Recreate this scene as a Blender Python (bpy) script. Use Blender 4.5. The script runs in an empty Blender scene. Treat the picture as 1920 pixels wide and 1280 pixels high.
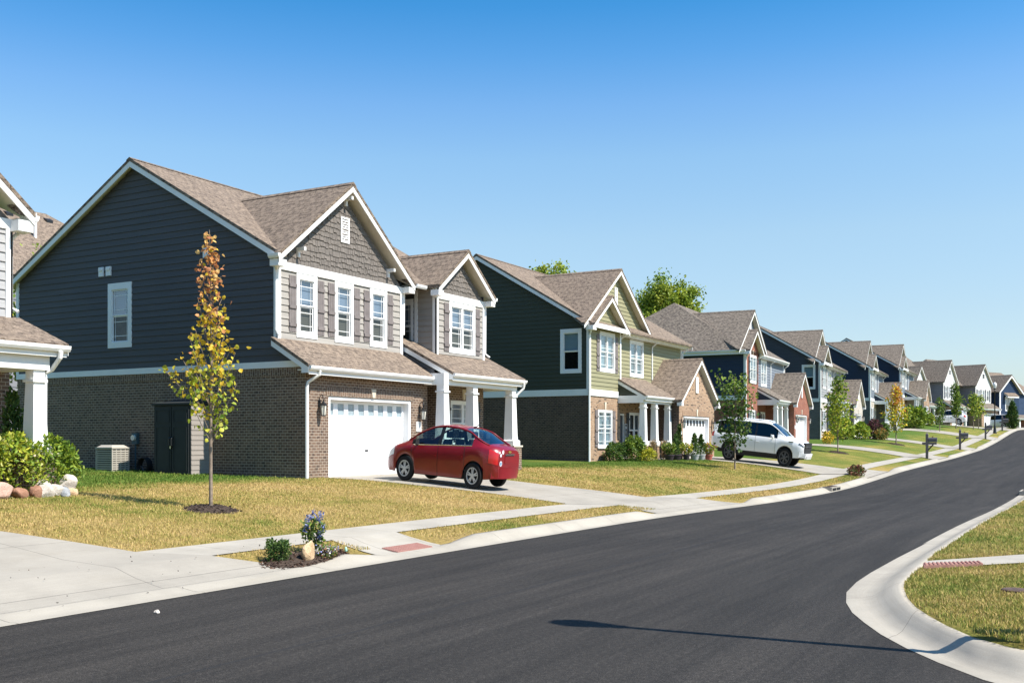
import bpy, bmesh, math, random
import numpy as np
from mathutils import Vector, Matrix
SC = bpy.context.scene
COL = SC.collection
R = math.radians

# ---------------------------------------------------------------- camera
# x runs along the street (away), y towards the left-hand houses, z up.
CAM_H = 2.2
cam_d = bpy.data.cameras.new("camera")
cam_d.sensor_width = 36.0
cam_d.lens = 1963.0 / 1920.0 * 36.0
cam_d.shift_y = 187.0 / 1920.0
cam_d.clip_start = 0.1
cam_d.clip_end = 3000.0
cam = bpy.data.objects.new("camera", cam_d)
COL.objects.link(cam)
cam.location = (0, 0, CAM_H)
cam.rotation_euler = (R(90), 0, R(29.7 - 90))
SC.camera = cam

# ---------------------------------------------------------------- sky and sun
SUN_EL = 53.0
SUN_X, SUN_Y = 0.06, -0.998          # horizontal direction towards the sun
world = bpy.data.worlds.new("World")
SC.world = world
world.use_nodes = True
wn = world.node_tree.nodes
wl = world.node_tree.links
for n in list(wn):
    wn.remove(n)
sky = wn.new("ShaderNodeTexSky")
sky.sky_type = 'NISHITA'
sky.sun_disc = False
sky.sun_elevation = R(SUN_EL)
sky.sun_rotation = math.atan2(SUN_X, SUN_Y)
sky.altitude = 200
sky.air_density = 1.0
sky.dust_density = 1.0
sky.ozone_density = 3.0
bg = wn.new("ShaderNodeBackground")
bg.inputs["Strength"].default_value = 0.085 * 1.35
wo = wn.new("ShaderNodeOutputWorld")
# the deep polarised blue of this sky: the Nishita colour tinted by elevation
wtc = wn.new("ShaderNodeTexCoord")
wsx = wn.new("ShaderNodeSeparateXYZ")
wl.new(wtc.outputs["Generated"], wsx.inputs[0])
wr = wn.new("ShaderNodeValToRGB")
SKY_K = 1.35
stops = [(0.0, (0.98, 1.0, 1.06)), (0.115, (1.14, 1.12, 1.06)), (0.189, (1.24, 1.26, 1.14)), (0.259, (1.12, 1.31, 1.27)), (0.304, (0.88, 1.22, 1.35)), (0.345, (0.55, 1.10, 1.35)), (0.385, (0.30, 0.98, 1.30)), (0.6, (0.30, 0.85, 1.2)), (1.0, (0.5, 0.9, 1.2))]
while len(wr.color_ramp.elements) < len(stops):
    wr.color_ramp.elements.new(0.5)
for e_, (p_, c_) in zip(wr.color_ramp.elements, stops):
    e_.position = p_
    e_.color = (c_[0] / SKY_K, c_[1] / SKY_K, c_[2] / SKY_K, 1)
wl.new(wsx.outputs[2], wr.inputs[0])
wm = wn.new("ShaderNodeMix")
wm.data_type = 'RGBA'
wm.blend_type = 'MULTIPLY'
wm.inputs[0].default_value = 1.0
wl.new(sky.outputs[0], wm.inputs[6])
wl.new(wr.outputs[0], wm.inputs[7])
wl.new(wm.outputs[2], bg.inputs[0])
wl.new(bg.outputs[0], wo.inputs[0])
sun_d = bpy.data.lights.new("sun", 'SUN')
sun_d.energy = 4.6
sun_d.angle = R(0.5)
sun_d.color = (1.0, 0.935, 0.835)
sun = bpy.data.objects.new("sun", sun_d)
COL.objects.link(sun)
_e = R(SUN_EL)
sun.rotation_euler = Vector((SUN_X * math.cos(_e), SUN_Y * math.cos(_e), math.sin(_e))).to_track_quat('Z', 'Y').to_euler()
sun.location = (0, -20, 40)
SC.view_settings.view_transform = 'Standard'
SC.view_settings.look = 'None'
SC.view_settings.exposure = 0.9
SC.view_settings.gamma = 1.0
SC.cycles.max_bounces = 8
SC.cycles.transparent_max_bounces = 16
SC.cycles.caustics_reflective = False
SC.cycles.caustics_refractive = False

# ---------------------------------------------------------------- materials
class NT:
    def __init__(s, name, rough=0.7, spec=0.3):
        s.m = bpy.data.materials.new(name)
        s.m.use_nodes = True
        s.n = s.m.node_tree.nodes
        s.l = s.m.node_tree.links
        s.b = s.n["Principled BSDF"]
        s.b.inputs["Roughness"].default_value = rough
        s.b.inputs["Specular IOR Level"].default_value = spec
        s.tc = s.n.new("ShaderNodeTexCoord")
    def node(s, t, **k):
        n = s.n.new(t)
        for a, v in k.items():
            setattr(n, a, v)
        return n
    def link(s, a, b):
        s.l.new(a, b)
    def mapping(s, src="Object", scale=(1, 1, 1), loc=(0, 0, 0), rot=(0, 0, 0)):
        mp = s.n.new("ShaderNodeMapping")
        mp.inputs["Scale"].default_value = scale
        mp.inputs["Location"].default_value = loc
        mp.inputs["Rotation"].default_value = rot
        s.l.new(s.tc.outputs[src], mp.inputs[0])
        return mp.outputs[0]
    def geo_pos(s):
        g = s.n.new("ShaderNodeNewGeometry")
        return g.outputs["Position"]
    def noise(s, vec, scale, detail=3, rough=0.55):
        n = s.n.new("ShaderNodeTexNoise")
        n.inputs["Scale"].default_value = scale
        n.inputs["Detail"].default_value = detail
        n.inputs["Roughness"].default_value = rough
        s.l.new(vec, n.inputs["Vector"])
        return n.outputs["Fac"]
    def ramp(s, fac, stops):
        r = s.n.new("ShaderNodeValToRGB")
        el = r.color_ramp.elements
        while len(el) < len(stops):
            el.new(0.5)
        for e, (p, c) in zip(el, stops):
            e.position = p
            e.color = (*c, 1) if len(c) == 3 else c
        s.l.new(fac, r.inputs[0])
        return r.outputs[0]
    def mix(s, fac, a, b, mode='MIX'):
        m = s.n.new("ShaderNodeMix")
        m.data_type = 'RGBA'
        m.blend_type = mode
        for inp, v in ((m.inputs[0], fac), (m.inputs[6], a), (m.inputs[7], b)):
            if isinstance(v, (int, float)):
                inp.default_value = v
            elif isinstance(v, tuple):
                inp.default_value = (*v, 1) if len(v) == 3 else v
            else:
                s.l.new(v, inp)
        return m.outputs[2]
    def math(s, op, a, b=0.0, c=0.0):
        m = s.n.new("ShaderNodeMath")
        m.operation = op
        for inp, v in zip(m.inputs, (a, b, c)):
            if isinstance(v, (int, float)):
                inp.default_value = v
            else:
                s.l.new(v, inp)
        return m.outputs[0]
    def sep(s, vec):
        x = s.n.new("ShaderNodeSeparateXYZ")
        s.l.new(vec, x.inputs[0])
        return x.outputs
    def color(s, c):
        if isinstance(c, tuple):
            s.b.inputs["Base Color"].default_value = (*c, 1)
        else:
            s.l.new(c, s.b.inputs["Base Color"])
    def bump(s, h, strength=0.3, dist=0.02):
        b = s.n.new("ShaderNodeBump")
        b.inputs["Strength"].default_value = strength
        b.inputs["Distance"].default_value = dist
        s.l.new(h, b.inputs["Height"])
        s.l.new(b.outputs[0], s.b.inputs["Normal"])

def simple(name, c, rough=0.6, spec=0.3, var=0.12, scale=3.0, metal=0.0, fine=0.0):
    t = NT(name, rough, spec)
    t.b.inputs["Metallic"].default_value = metal
    v = t.mapping("Object")
    f = t.noise(v, scale, 4)
    lo = tuple(x * (1 - var) for x in c)
    hi = tuple(min(1, x * (1 + var)) for x in c)
    col = t.ramp(f, [(0.3, lo), (0.7, hi)])
    t.color(col)
    if fine:
        t.bump(t.noise(v, 60, 3), fine, 0.01)
    return t.m

def siding_mat(name, c, grain=0.25):
    t = NT(name, 0.6, 0.25)
    v = t.mapping("UV", (0.35, 9, 1))
    v2 = t.mapping("UV", (3, 40, 1))
    f = t.noise(v, 1.0, 3)
    g = t.noise(v2, 1.0, 3)
    lo = tuple(x * 0.88 for x in c)
    hi = tuple(min(1, x * 1.1) for x in c)
    col = t.ramp(f, [(0.3, lo), (0.7, hi)])
    t.color(col)
    t.bump(g, grain, 0.004)
    return t.m

def brick_mat(name, cols, mortar, bw=0.215, bh=0.095, odd=None, soldier=False):
    """cols: three brick colours; odd: a colour of a few scattered bricks."""
    t = NT(name, 0.88, 0.2)
    v = t.mapping("UV", rot=(0, 0, R(90)) if soldier else (0, 0, 0))
    def br(c1, c2, mo, bias=0.0):
        b = t.node("ShaderNodeTexBrick")
        b.inputs["Scale"].default_value = 1.0
        b.inputs["Brick Width"].default_value = bw
        b.inputs["Row Height"].default_value = bh
        b.inputs["Mortar Size"].default_value = 0.008
        b.inputs["Mortar Smooth"].default_value = 0.15
        b.inputs["Bias"].default_value = bias
        for k, c in (("Color1", c1), ("Color2", c2), ("Mortar", mo)):
            b.inputs[k].default_value = (*c, 1)
        t.link(v, b.inputs["Vector"])
        return b
    b1 = br(cols[0], cols[1], mortar)
    nz = t.noise(t.mapping("UV", (1 / bw * 0.9, 1 / bh * 0.9, 1)), 1.0, 1)
    dark = t.ramp(nz, [(0.36, (0, 0, 0)), (0.42, (1, 1, 1))])
    inv = t.math('SUBTRACT', 1.0, b1.outputs["Fac"])
    k = t.math('MULTIPLY', t.math('SUBTRACT', 1.0, dark), inv)
    c = t.mix(t.math('MULTIPLY', k, 0.85), b1.outputs["Color"], cols[2])
    if odd:
        nz2 = t.noise(t.mapping("UV", (1 / bw * 0.55, 1 / bh * 0.8, 1), (7.3, 2.1, 0)), 1.0, 0)
        o = t.math('MULTIPLY', t.ramp(nz2, [(0.66, (0, 0, 0)), (0.69, (1, 1, 1))]), inv)
        c = t.mix(o, c, odd)
    big = t.noise(t.mapping("Object"), 1.2, 4)
    c = t.mix(0.35, c, t.ramp(big, [(0.3, (0.55, 0.55, 0.55)), (0.7, (1.1, 1.08, 1.05))]), 'MULTIPLY')
    t.color(c)
    t.bump(t.math('ADD', inv, t.math('MULTIPLY', t.noise(t.mapping("UV"), 90, 3), 0.4)), 0.6, 0.012)
    return t.m

def shingle_mat(name, cols, rowh=0.19, w=0.26):
    t = NT(name, 0.92, 0.15)
    v = t.mapping("UV")
    b = t.node("ShaderNodeTexBrick")
    b.offset = 0.37
    b.offset_frequency = 2
    for k, val in (("Scale", 1.0), ("Brick Width", w), ("Row Height", rowh), ("Mortar Size", 0.016), ("Mortar Smooth", 0.3), ("Bias", 0.0)):
        b.inputs[k].default_value = val
    b.inputs["Color1"].default_value = (*cols[0], 1)
    b.inputs["Color2"].default_value = (*cols[1], 1)
    b.inputs["Mortar"].default_value = (*[x * 0.30 for x in cols[0]], 1)
    t.link(v, b.inputs["Vector"])
    n1 = t.noise(t.mapping("UV", (1 / w * 1.1, 1 / rowh * 0.9, 1)), 1.0, 2)
    c = t.mix(t.ramp(n1, [(0.42, (0, 0, 0)), (0.62, (1, 1, 1))]), b.outputs["Color"], cols[2])
    n2 = t.noise(t.mapping("UV"), 22, 3)
    c = t.mix(0.8, c, t.ramp(n2, [(0.3, (0.5, 0.5, 0.5)), (0.7, (1.4, 1.4, 1.4))]), 'MULTIPLY')
    n3 = t.noise(t.mapping("UV", (0.5, 0.25, 1)), 1.0, 3)
    c = t.mix(0.4, c, t.ramp(n3, [(0.3, (0.75, 0.74, 0.73)), (0.7, (1.15, 1.12, 1.1))]), 'MULTIPLY')
    t.color(c)
    sx = t.sep(v)
    saw = t.math('FRACT', t.math('DIVIDE', sx[1], rowh))
    h = t.math('ADD', t.math('MULTIPLY', t.math('SUBTRACT', 1.0, saw), 0.6), t.math('MULTIPLY', n2, 0.5))
    h = t.math('SUBTRACT', h, t.math('MULTIPLY', b.outputs["Fac"], 0.5))
    t.bump(h, 0.7, 0.02)
    return t.m

MT = {}
MT['white'] = simple("white_paint", (0.80, 0.80, 0.79), 0.5, 0.3, 0.04, 1.5)
MT['cream'] = simple("soffit_paint", (0.74, 0.70, 0.60), 0.6, 0.3, 0.05, 1.5)
MT['garage_white'] = simple("garage_door_paint", (0.82, 0.82, 0.82), 0.45, 0.35, 0.03, 1.0)
MT['charcoal'] = siding_mat("charcoal_siding", (0.082, 0.080, 0.083))
MT['greige'] = siding_mat("greige_siding", (0.34, 0.315, 0.285))
MT['shake'] = simple("shake_paint", (0.165, 0.145, 0.13), 0.75, 0.2, 0.2, 5.0, fine=0.3)
MT['shutter'] = simple("shutter_paint", (0.19, 0.165, 0.16), 0.65, 0.25, 0.15, 4.0)
MT['darkgreen'] = siding_mat("dark_green_siding", (0.050, 0.056, 0.037))
MT['sage'] = siding_mat("sage_siding", (0.275, 0.26, 0.155))
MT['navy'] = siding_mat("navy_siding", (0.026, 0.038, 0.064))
MT['slate'] = siding_mat("slate_blue_siding", (0.18, 0.205, 0.24))
MT['lightgrey'] = siding_mat("light_grey_siding", (0.31, 0.315, 0.32))
MT['graphite'] = siding_mat("graphite_siding", (0.062, 0.066, 0.076))
MT['whiteside'] = siding_mat("white_siding", (0.37, 0.365, 0.365))
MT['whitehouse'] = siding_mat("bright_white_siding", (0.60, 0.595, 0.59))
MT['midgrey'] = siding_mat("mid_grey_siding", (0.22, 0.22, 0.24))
MT['navylit'] = siding_mat("deep_blue_siding", (0.035, 0.060, 0.115))  # lit copy of the navy siding for the front, sunlight put into the colour
MT['brick_brown'] = brick_mat("brown_brick", [(0.215, 0.145, 0.105), (0.145, 0.098, 0.075), (0.080, 0.058, 0.049)], (0.47, 0.405, 0.33))
MT['brick_brown_soldier'] = brick_mat("brown_soldier_brick", [(0.205, 0.138, 0.10), (0.15, 0.10, 0.076), (0.09, 0.064, 0.053)], (0.47, 0.405, 0.33), bw=0.28, bh=0.10, soldier=True)
MT['brick_dark'] = brick_mat("dark_brick", [(0.125, 0.085, 0.068), (0.085, 0.058, 0.048), (0.05, 0.037, 0.034)], (0.20, 0.165, 0.14))  # tan brick copy for the side walls, shade put into its colour
MT['brick_tan'] = brick_mat("tan_brick", [(0.41, 0.275, 0.185), (0.33, 0.21, 0.135), (0.27, 0.17, 0.11)], (0.48, 0.385, 0.29), odd=(0.055, 0.04, 0.035))
MT['brick_tan_soldier'] = brick_mat("tan_soldier_brick", [(0.36, 0.235, 0.155), (0.27, 0.17, 0.11), (0.24, 0.15, 0.095)], (0.42, 0.33, 0.24), bw=0.28, bh=0.10, soldier=True)
MT['brick_red'] = brick_mat("red_brick", [(0.33, 0.115, 0.075), (0.26, 0.085, 0.058), (0.20, 0.065, 0.05)], (0.38, 0.27, 0.21))
MT['brick_red_soldier'] = brick_mat("red_soldier_brick", [(0.33, 0.115, 0.075), (0.26, 0.085, 0.058), (0.20, 0.065, 0.05)], (0.38, 0.27, 0.21), bw=0.28, bh=0.10, soldier=True)
MT['brick_white'] = brick_mat("whitewashed_brick", [(0.56, 0.51, 0.455), (0.50, 0.45, 0.40), (0.44, 0.385, 0.34)], (0.58, 0.54, 0.49))
MT['brick_grey'] = brick_mat("grey_brick", [(0.155, 0.155, 0.16), (0.125, 0.125, 0.13), (0.09, 0.09, 0.10)], (0.21, 0.21, 0.215))  # on the whitewashed houses' sides: white brick with shade put into the colour
MT['shingle'] = shingle_mat("weathered_shingle", [(0.215, 0.168, 0.132), (0.155, 0.122, 0.10), (0.255, 0.20, 0.155)])
MT['shingle2'] = shingle_mat("grey_brown_shingle", [(0.175, 0.148, 0.125), (0.115, 0.098, 0.086), (0.225, 0.19, 0.155)])
MT['black'] = simple("black_metal", (0.012, 0.012, 0.013), 0.4, 0.5, 0.2)
MT['stone_trim'] = simple("cast_stone", (0.62, 0.55, 0.44), 0.8, 0.2, 0.08)
MT['interior'] = simple("dark_interior", (0.02, 0.021, 0.023), 0.9, 0.1, 0.2)
MT['curtain'] = simple("curtain", (0.16, 0.17, 0.16), 0.9, 0.1, 0.5, 5.0)

def blind_mat(name, c, gap=0.5):
    t = NT(name, 0.7, 0.2)
    v = t.mapping("Object")
    z = t.sep(v)[2]
    f = t.math('FRACT', t.math('MULTIPLY', z, 15.0))
    col = t.ramp(f, [(0.0, tuple(x * 0.55 for x in c)), (gap * 0.5, c), (0.8, c), (1.0, tuple(x * 0.6 for x in c))])
    t.color(col)
    return t.m
MT['blind'] = blind_mat("window_blind", (0.34, 0.35, 0.355))
MT['blind_green'] = blind_mat("pale_blind", (0.50, 0.56, 0.48))

def glass_mat(name, tint, gloss_ior=1.8):
    m = bpy.data.materials.new(name)
    m.use_nodes = True
    n = m.node_tree.nodes
    l = m.node_tree.links
    n.remove(n["Principled BSDF"])
    tr = n.new("ShaderNodeBsdfTransparent")
    tr.inputs[0].default_value = (*tint, 1)
    gl = n.new("ShaderNodeBsdfGlossy")
    gl.inputs["Roughness"].default_value = 0.015
    gl.inputs["Color"].default_value = (0.9, 0.95, 1, 1)
    # Schlick reflectance from the facing angle (the same from both sides, so light also gets in)
    lw = n.new("ShaderNodeLayerWeight")
    lw.inputs["Blend"].default_value = 0.5
    r0 = ((gloss_ior - 1) / (gloss_ior + 1)) ** 2
    pw = n.new("ShaderNodeMath"); pw.operation = 'POWER'; pw.inputs[1].default_value = 4.0
    l.new(lw.outputs["Facing"], pw.inputs[0])
    fr = n.new("ShaderNodeMath"); fr.operation = 'MULTIPLY_ADD'
    fr.inputs[1].default_value = 1 - r0; fr.inputs[2].default_value = r0
    l.new(pw.outputs[0], fr.inputs[0])
    tc = n.new("ShaderNodeTexCoord")
    nz = n.new("ShaderNodeTexNoise")
    nz.inputs["Scale"].default_value = 0.9
    l.new(tc.outputs["Object"], nz.inputs["Vector"])
    bp = n.new("ShaderNodeBump")
    bp.inputs["Strength"].default_value = 0.05
    bp.inputs["Distance"].default_value = 0.2
    l.new(nz.outputs["Fac"], bp.inputs["Height"])
    l.new(bp.outputs[0], gl.inputs["Normal"])
    mx = n.new("ShaderNodeMixShader")
    l.new(fr.outputs[0], mx.inputs[0])
    l.new(tr.outputs[0], mx.inputs[1])
    l.new(gl.outputs[0], mx.inputs[2])
    l.new(mx.outputs[0], n["Material Output"].inputs[0])
    return m
MT['glass'] = glass_mat("window_glass", (0.70, 0.80, 0.92), 2.4)
MT['screen_glass'] = glass_mat("screened_glass", (0.50, 0.50, 0.46), 1.5)
MT['car_glass'] = glass_mat("car_glass", (0.62, 0.74, 0.72), 1.75)
MT['tinted_glass'] = glass_mat("tinted_car_glass", (0.035, 0.035, 0.04), 1.55)
MT['lantern_glass'] = simple("lantern_glass", (0.72, 0.70, 0.62), 0.15, 0.5, 0.1)

# ---------------------------------------------------------------- mesh builder
class MB:
    def __init__(s):
        s.v = []; s.f = []; s.m = []; s.uv = []
    def face(s, pts, m=0):
        pts = [Vector(p) for p in pts]
        n = Vector((0, 0, 0))
        for i, p in enumerate(pts):
            n += p.cross(pts[(i + 1) % len(pts)])
        if n.length < 1e-10:
            return
        n.normalize()
        t = Vector((0, 0, 1)).cross(n)
        if t.length < 1e-3:
            t = Vector((1, 0, 0))
        t.normalize()
        b = n.cross(t)
        k = len(s.v)
        s.v.extend([tuple(p) for p in pts])
        s.f.append(tuple(range(k, k + len(pts))))
        s.m.append(m)
        s.uv.extend([(p.dot(t), p.dot(b)) for p in pts])
    def hexa(s, p, m=0):
        for q in ((0, 3, 2, 1), (4, 5, 6, 7), (0, 1, 5, 4), (1, 2, 6, 5), (2, 3, 7, 6), (3, 0, 4, 7)):
            s.face([p[i] for i in q], m)
    def box(s, x0, x1, y0, y1, z0, z1, m=0):
        s.hexa([(x0, y0, z0), (x1, y0, z0), (x1, y1, z0), (x0, y1, z0), (x0, y0, z1), (x1, y0, z1), (x1, y1, z1), (x0, y1, z1)], m)
    def frustum(s, cx, cy, z0, z1, a0, a1, b0=None, b1=None, m=0):
        b0 = a0 if b0 is None else b0
        b1 = a1 if b1 is None else b1
        s.hexa([(cx - a0, cy - b0, z0), (cx + a0, cy - b0, z0), (cx + a0, cy + b0, z0), (cx - a0, cy + b0, z0),
                (cx - a1, cy - b1, z1), (cx + a1, cy - b1, z1), (cx + a1, cy + b1, z1), (cx - a1, cy + b1, z1)], m)
    def extr(s, poly, vec, m=0, ms=None):
        poly = [Vector(p) for p in poly]
        vec = Vector(vec)
        n = Vector((0, 0, 0))
        for i, p in enumerate(poly):
            n += p.cross(poly[(i + 1) % len(poly)])
        if n.dot(vec) > 0:
            poly = poly[::-1]
        top = [p + vec for p in poly]
        s.face(poly, m)
        s.face(top[::-1], m)
        k = len(poly)
        for i in range(k):
            j = (i + 1) % k
            s.face([poly[j], poly[i], top[i], top[j]], m if ms is None else ms)
    def tube(s, pts, r, n=8, m=0, cap=True, sq=1.0):
        pts = [Vector(p) for p in pts]
        k = len(pts)
        rr = r if isinstance(r, (list, tuple)) else [r] * k
        rings = []
        up = None
        for i, p in enumerate(pts):
            d = (pts[min(i + 1, k - 1)] - pts[max(i - 1, 0)]).normalized()
            if up is None:
                up = Vector((1, 0, 0)) if abs(d.x) < 0.8 else Vector((0, 1, 0))
            a = d.cross(up)
            if a.length < 1e-4:
                a = d.cross(Vector((0, 0, 1)))
            a.normalize()
            b = d.cross(a).normalized()
            up = b.cross(d) if False else up
            rings.append([p + (a * math.cos(2 * math.pi * q / n) + b * math.sin(2 * math.pi * q / n) * sq) * rr[i] for q in range(n)])
        for i in range(k - 1):
            for q in range(n):
                w = (q + 1) % n
                s.face([rings[i][w], rings[i][q], rings[i + 1][q], rings[i + 1][w]][::-1], m)
        if cap:
            s.face(rings[0], m)
            s.face(rings[-1][::-1], m)
    def lathe(s, prof, cx, cy, n=16, m=0, sx=1.0, sy=1.0):
        rings = [[(cx + r * sx * math.cos(2 * math.pi * q / n), cy + r * sy * math.sin(2 * math.pi * q / n), z) for q in range(n)] for r, z in prof]
        for i in range(len(prof) - 1):
            for q in range(n):
                w = (q + 1) % n
                s.face([rings[i][q], rings[i][w], rings[i + 1][w], rings[i + 1][q]], m)
        if prof[0][0] > 1e-4:
            s.face(rings[0][::-1], m)
        if prof[-1][0] > 1e-4:
            s.face(rings[-1], m)
    def build(s, name, mats, parent=None, smooth=False, weld=False, loc=None):
        if not s.f:
            return None
        me = bpy.data.meshes.new(name)
        me.from_pydata(s.v, [], s.f)
        uvl = me.uv_layers.new(name="UVMap")
        uvl.data.foreach_set("uv", np.array(s.uv, dtype=np.float32).ravel())
        me.polygons.foreach_set("material_index", np.array(s.m, dtype=np.int32))
        for m in (mats if isinstance(mats, (list, tuple)) else [mats]):
            me.materials.append(MT[m] if isinstance(m, str) else m)
        if weld or smooth:
            bm = bmesh.new()
            bm.from_mesh(me)
            bmesh.ops.remove_doubles(bm, verts=bm.verts, dist=0.0008)
            bmesh.ops.recalc_face_normals(bm, faces=bm.faces)
            if smooth:
                for f in bm.faces:
                    f.smooth = True
                lim = R(38 if smooth is True else smooth)
                for e in bm.edges:
                    if len(e.link_faces) == 2 and e.calc_face_angle(0) > lim:
                        e.smooth = False
            bm.to_mesh(me)
            bm.free()
        me.update()
        o = bpy.data.objects.new(name, me)
        COL.objects.link(o)
        if parent is not None:
            o.parent = parent
        if loc is not None:
            o.location = loc
        return o

def tag(o, label, cat, group=None, kind=None):
    o["label"] = label
    o["category"] = cat
    if group:
        o["group"] = group
    if kind:
        o["kind"] = kind
    return o
def thing(name, label, cat, loc=(0, 0, 0), rz=0.0, group=None):
    o = bpy.data.objects.new(name, None)
    o.empty_display_size = 0.3
    COL.objects.link(o)
    o.location = loc
    o.rotation_euler = (0, 0, rz)
    return tag(o, label, cat, group)
def struct(o, kind='structure'):
    o["kind"] = kind
    return o
def copy_tree(o, parent=None):
    c = o.copy()
    COL.objects.link(c)
    c.parent = parent
    for ch in list(o.children):
        copy_tree(ch, c)
    return c

class Fr:
    """A wall frame: s along the wall, o outwards, z up."""
    def __init__(s, ox, oy, dx, dy):
        s.o = Vector((ox, oy, 0)); s.d = Vector((dx, dy, 0)); s.n = Vector((dy, -dx, 0))
    def p(s, a, o, z):
        q = s.o + s.d * a + s.n * o
        return (q.x, q.y, z)
    def box(s, mb, a0, a1, o0, o1, z0, z1, m=0):
        mb.hexa([s.p(a0, o1, z0), s.p(a1, o1, z0), s.p(a1, o0, z0), s.p(a0, o0, z0),
                 s.p(a0, o1, z1), s.p(a1, o1, z1), s.p(a1, o0, z1), s.p(a0, o0, z1)], m)
def FRONT(x, y):
    return Fr(x, y, 1, 0)
def LEFT(x, y):
    return Fr(x, y, 0, -1)
def RIGHT(x, y):
    return Fr(x, y, 0, 1)
def BACK(x, y):
    return Fr(x, y, -1, 0)

def xspan(poly, z):
    xs = []
    k = len(poly)
    for i in range(k):
        (a, za), (b, zb) = poly[i], poly[(i + 1) % k]
        if abs(za - zb) < 1e-9:
            if abs(za - z) < 1e-7:
                xs += [a, b]
        elif min(za, zb) - 1e-7 <= z <= max(za, zb) + 1e-7:
            xs.append(a + (b - a) * (z - za) / (zb - za))
    return (min(xs), max(xs)) if xs else None

def wall(mb, fr, poly, holes=(), course=None, proud=0.03, m=0):
    zs = set([z for _, z in poly])
    zmin, zmax = min(zs), max(zs)
    for a0, a1, z0, z1 in holes:
        zs.update([z for z in (z0, z1) if zmin < z < zmax])
    if course:
        k = 0
        while zmin + k * course < zmax:
            zs.add(zmin + k * course)
            k += 1
    zs = sorted(zs)
    def out(z, base):
        return 0.0 if not course else 0.003 + proud * (1 - (z - base) / course)
    for zb, zt in zip(zs, zs[1:]):
        if zt - zb < 1e-5:
            continue
        e = 1e-6
        b = xspan(poly, zb + e); t = xspan(poly, zt - e)
        if not b or not t:
            continue
        segs = [(b[0], b[1], t[0], t[1])]
        zm = (zb + zt) / 2
        for a0, a1, z0, z1 in holes:
            if z0 < zm < z1:
                new = []
                for (l, r, tl, tr) in segs:
                    if a1 <= min(l, tl) or a0 >= max(r, tr):
                        new.append((l, r, tl, tr)); continue
                    if a0 > l:
                        new.append((l, a0, tl, a0))
                    if a1 < r:
                        new.append((a1, r, a1, tr))
                segs = new
        base = zmin + math.floor((zb - zmin) / course + 1e-6) * course if course else 0
        ob, ot = out(zb, base), out(zt, base)
        for (l, r, tl, tr) in segs:
            pts = [fr.p(l, ob, zb), fr.p(r, ob, zb)]
            if tr - tl > 1e-5:
                pts += [fr.p(tr, ot, zt), fr.p(tl, ot, zt)]
            else:
                pts += [fr.p(tl, ot, zt)]
            mb.face(pts, m)
            if course and abs(zb - base) < 1e-5 and zb > zmin + 1e-4:
                mb.face([fr.p(l, 0.003, zb), fr.p(r, 0.003, zb), fr.p(r, ob, zb), fr.p(l, ob, zb)], m)

def shakes(mb, fr, poly, course=0.2, seed=1, m=0):
    rnd = random.Random(seed)
    zmin = min(z for _, z in poly); zmax = max(z for _, z in poly)
    wall(mb, fr, poly, m=m)
    z = zmin
    while z < zmax - 0.05:
        zt = min(z + course * 1.06, zmax)
        b = xspan(poly, z + 1e-5)
        t = xspan(poly, zt - 1e-5)
        a = b[0] - rnd.random() * 0.2
        while a < b[1]:
            w = rnd.choice((0.09, 0.12, 0.15, 0.18, 0.22))
            zz = z + rnd.choice((0, 0, 0.035, -0.03)) if z > zmin else z
            l, r = max(a + 0.006, b[0]), min(a + w - 0.006, b[1])
            tl, tr = max(a + 0.006, t[0]), min(a + w - 0.006, t[1])
            if r - l > 0.02 and tr > tl:
                o = 0.035 + rnd.random() * 0.008
                p = [fr.p(l, o, zz), fr.p(r, o, zz), fr.p(tr, 0.012, zt), fr.p(tl, 0.012, zt)]
                mb.face(p, m)
                mb.face([fr.p(l, 0, zz), fr.p(r, 0, zz), p[1], p[0]], m)
                mb.face([fr.p(l, 0, zz), p[0], p[3], fr.p(tl, 0, zt)], m)
                mb.face([p[1], fr.p(r, 0, zz), fr.p(tr, 0, zt), p[2]], m)
            elif r - l > 0.02:
                o = 0.035
                mb.face([fr.p(l, o, zz), fr.p(r, o, zz), fr.p((t[0] + t[1]) / 2, 0.02, zt)], m)
            a += w
        z += course

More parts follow.
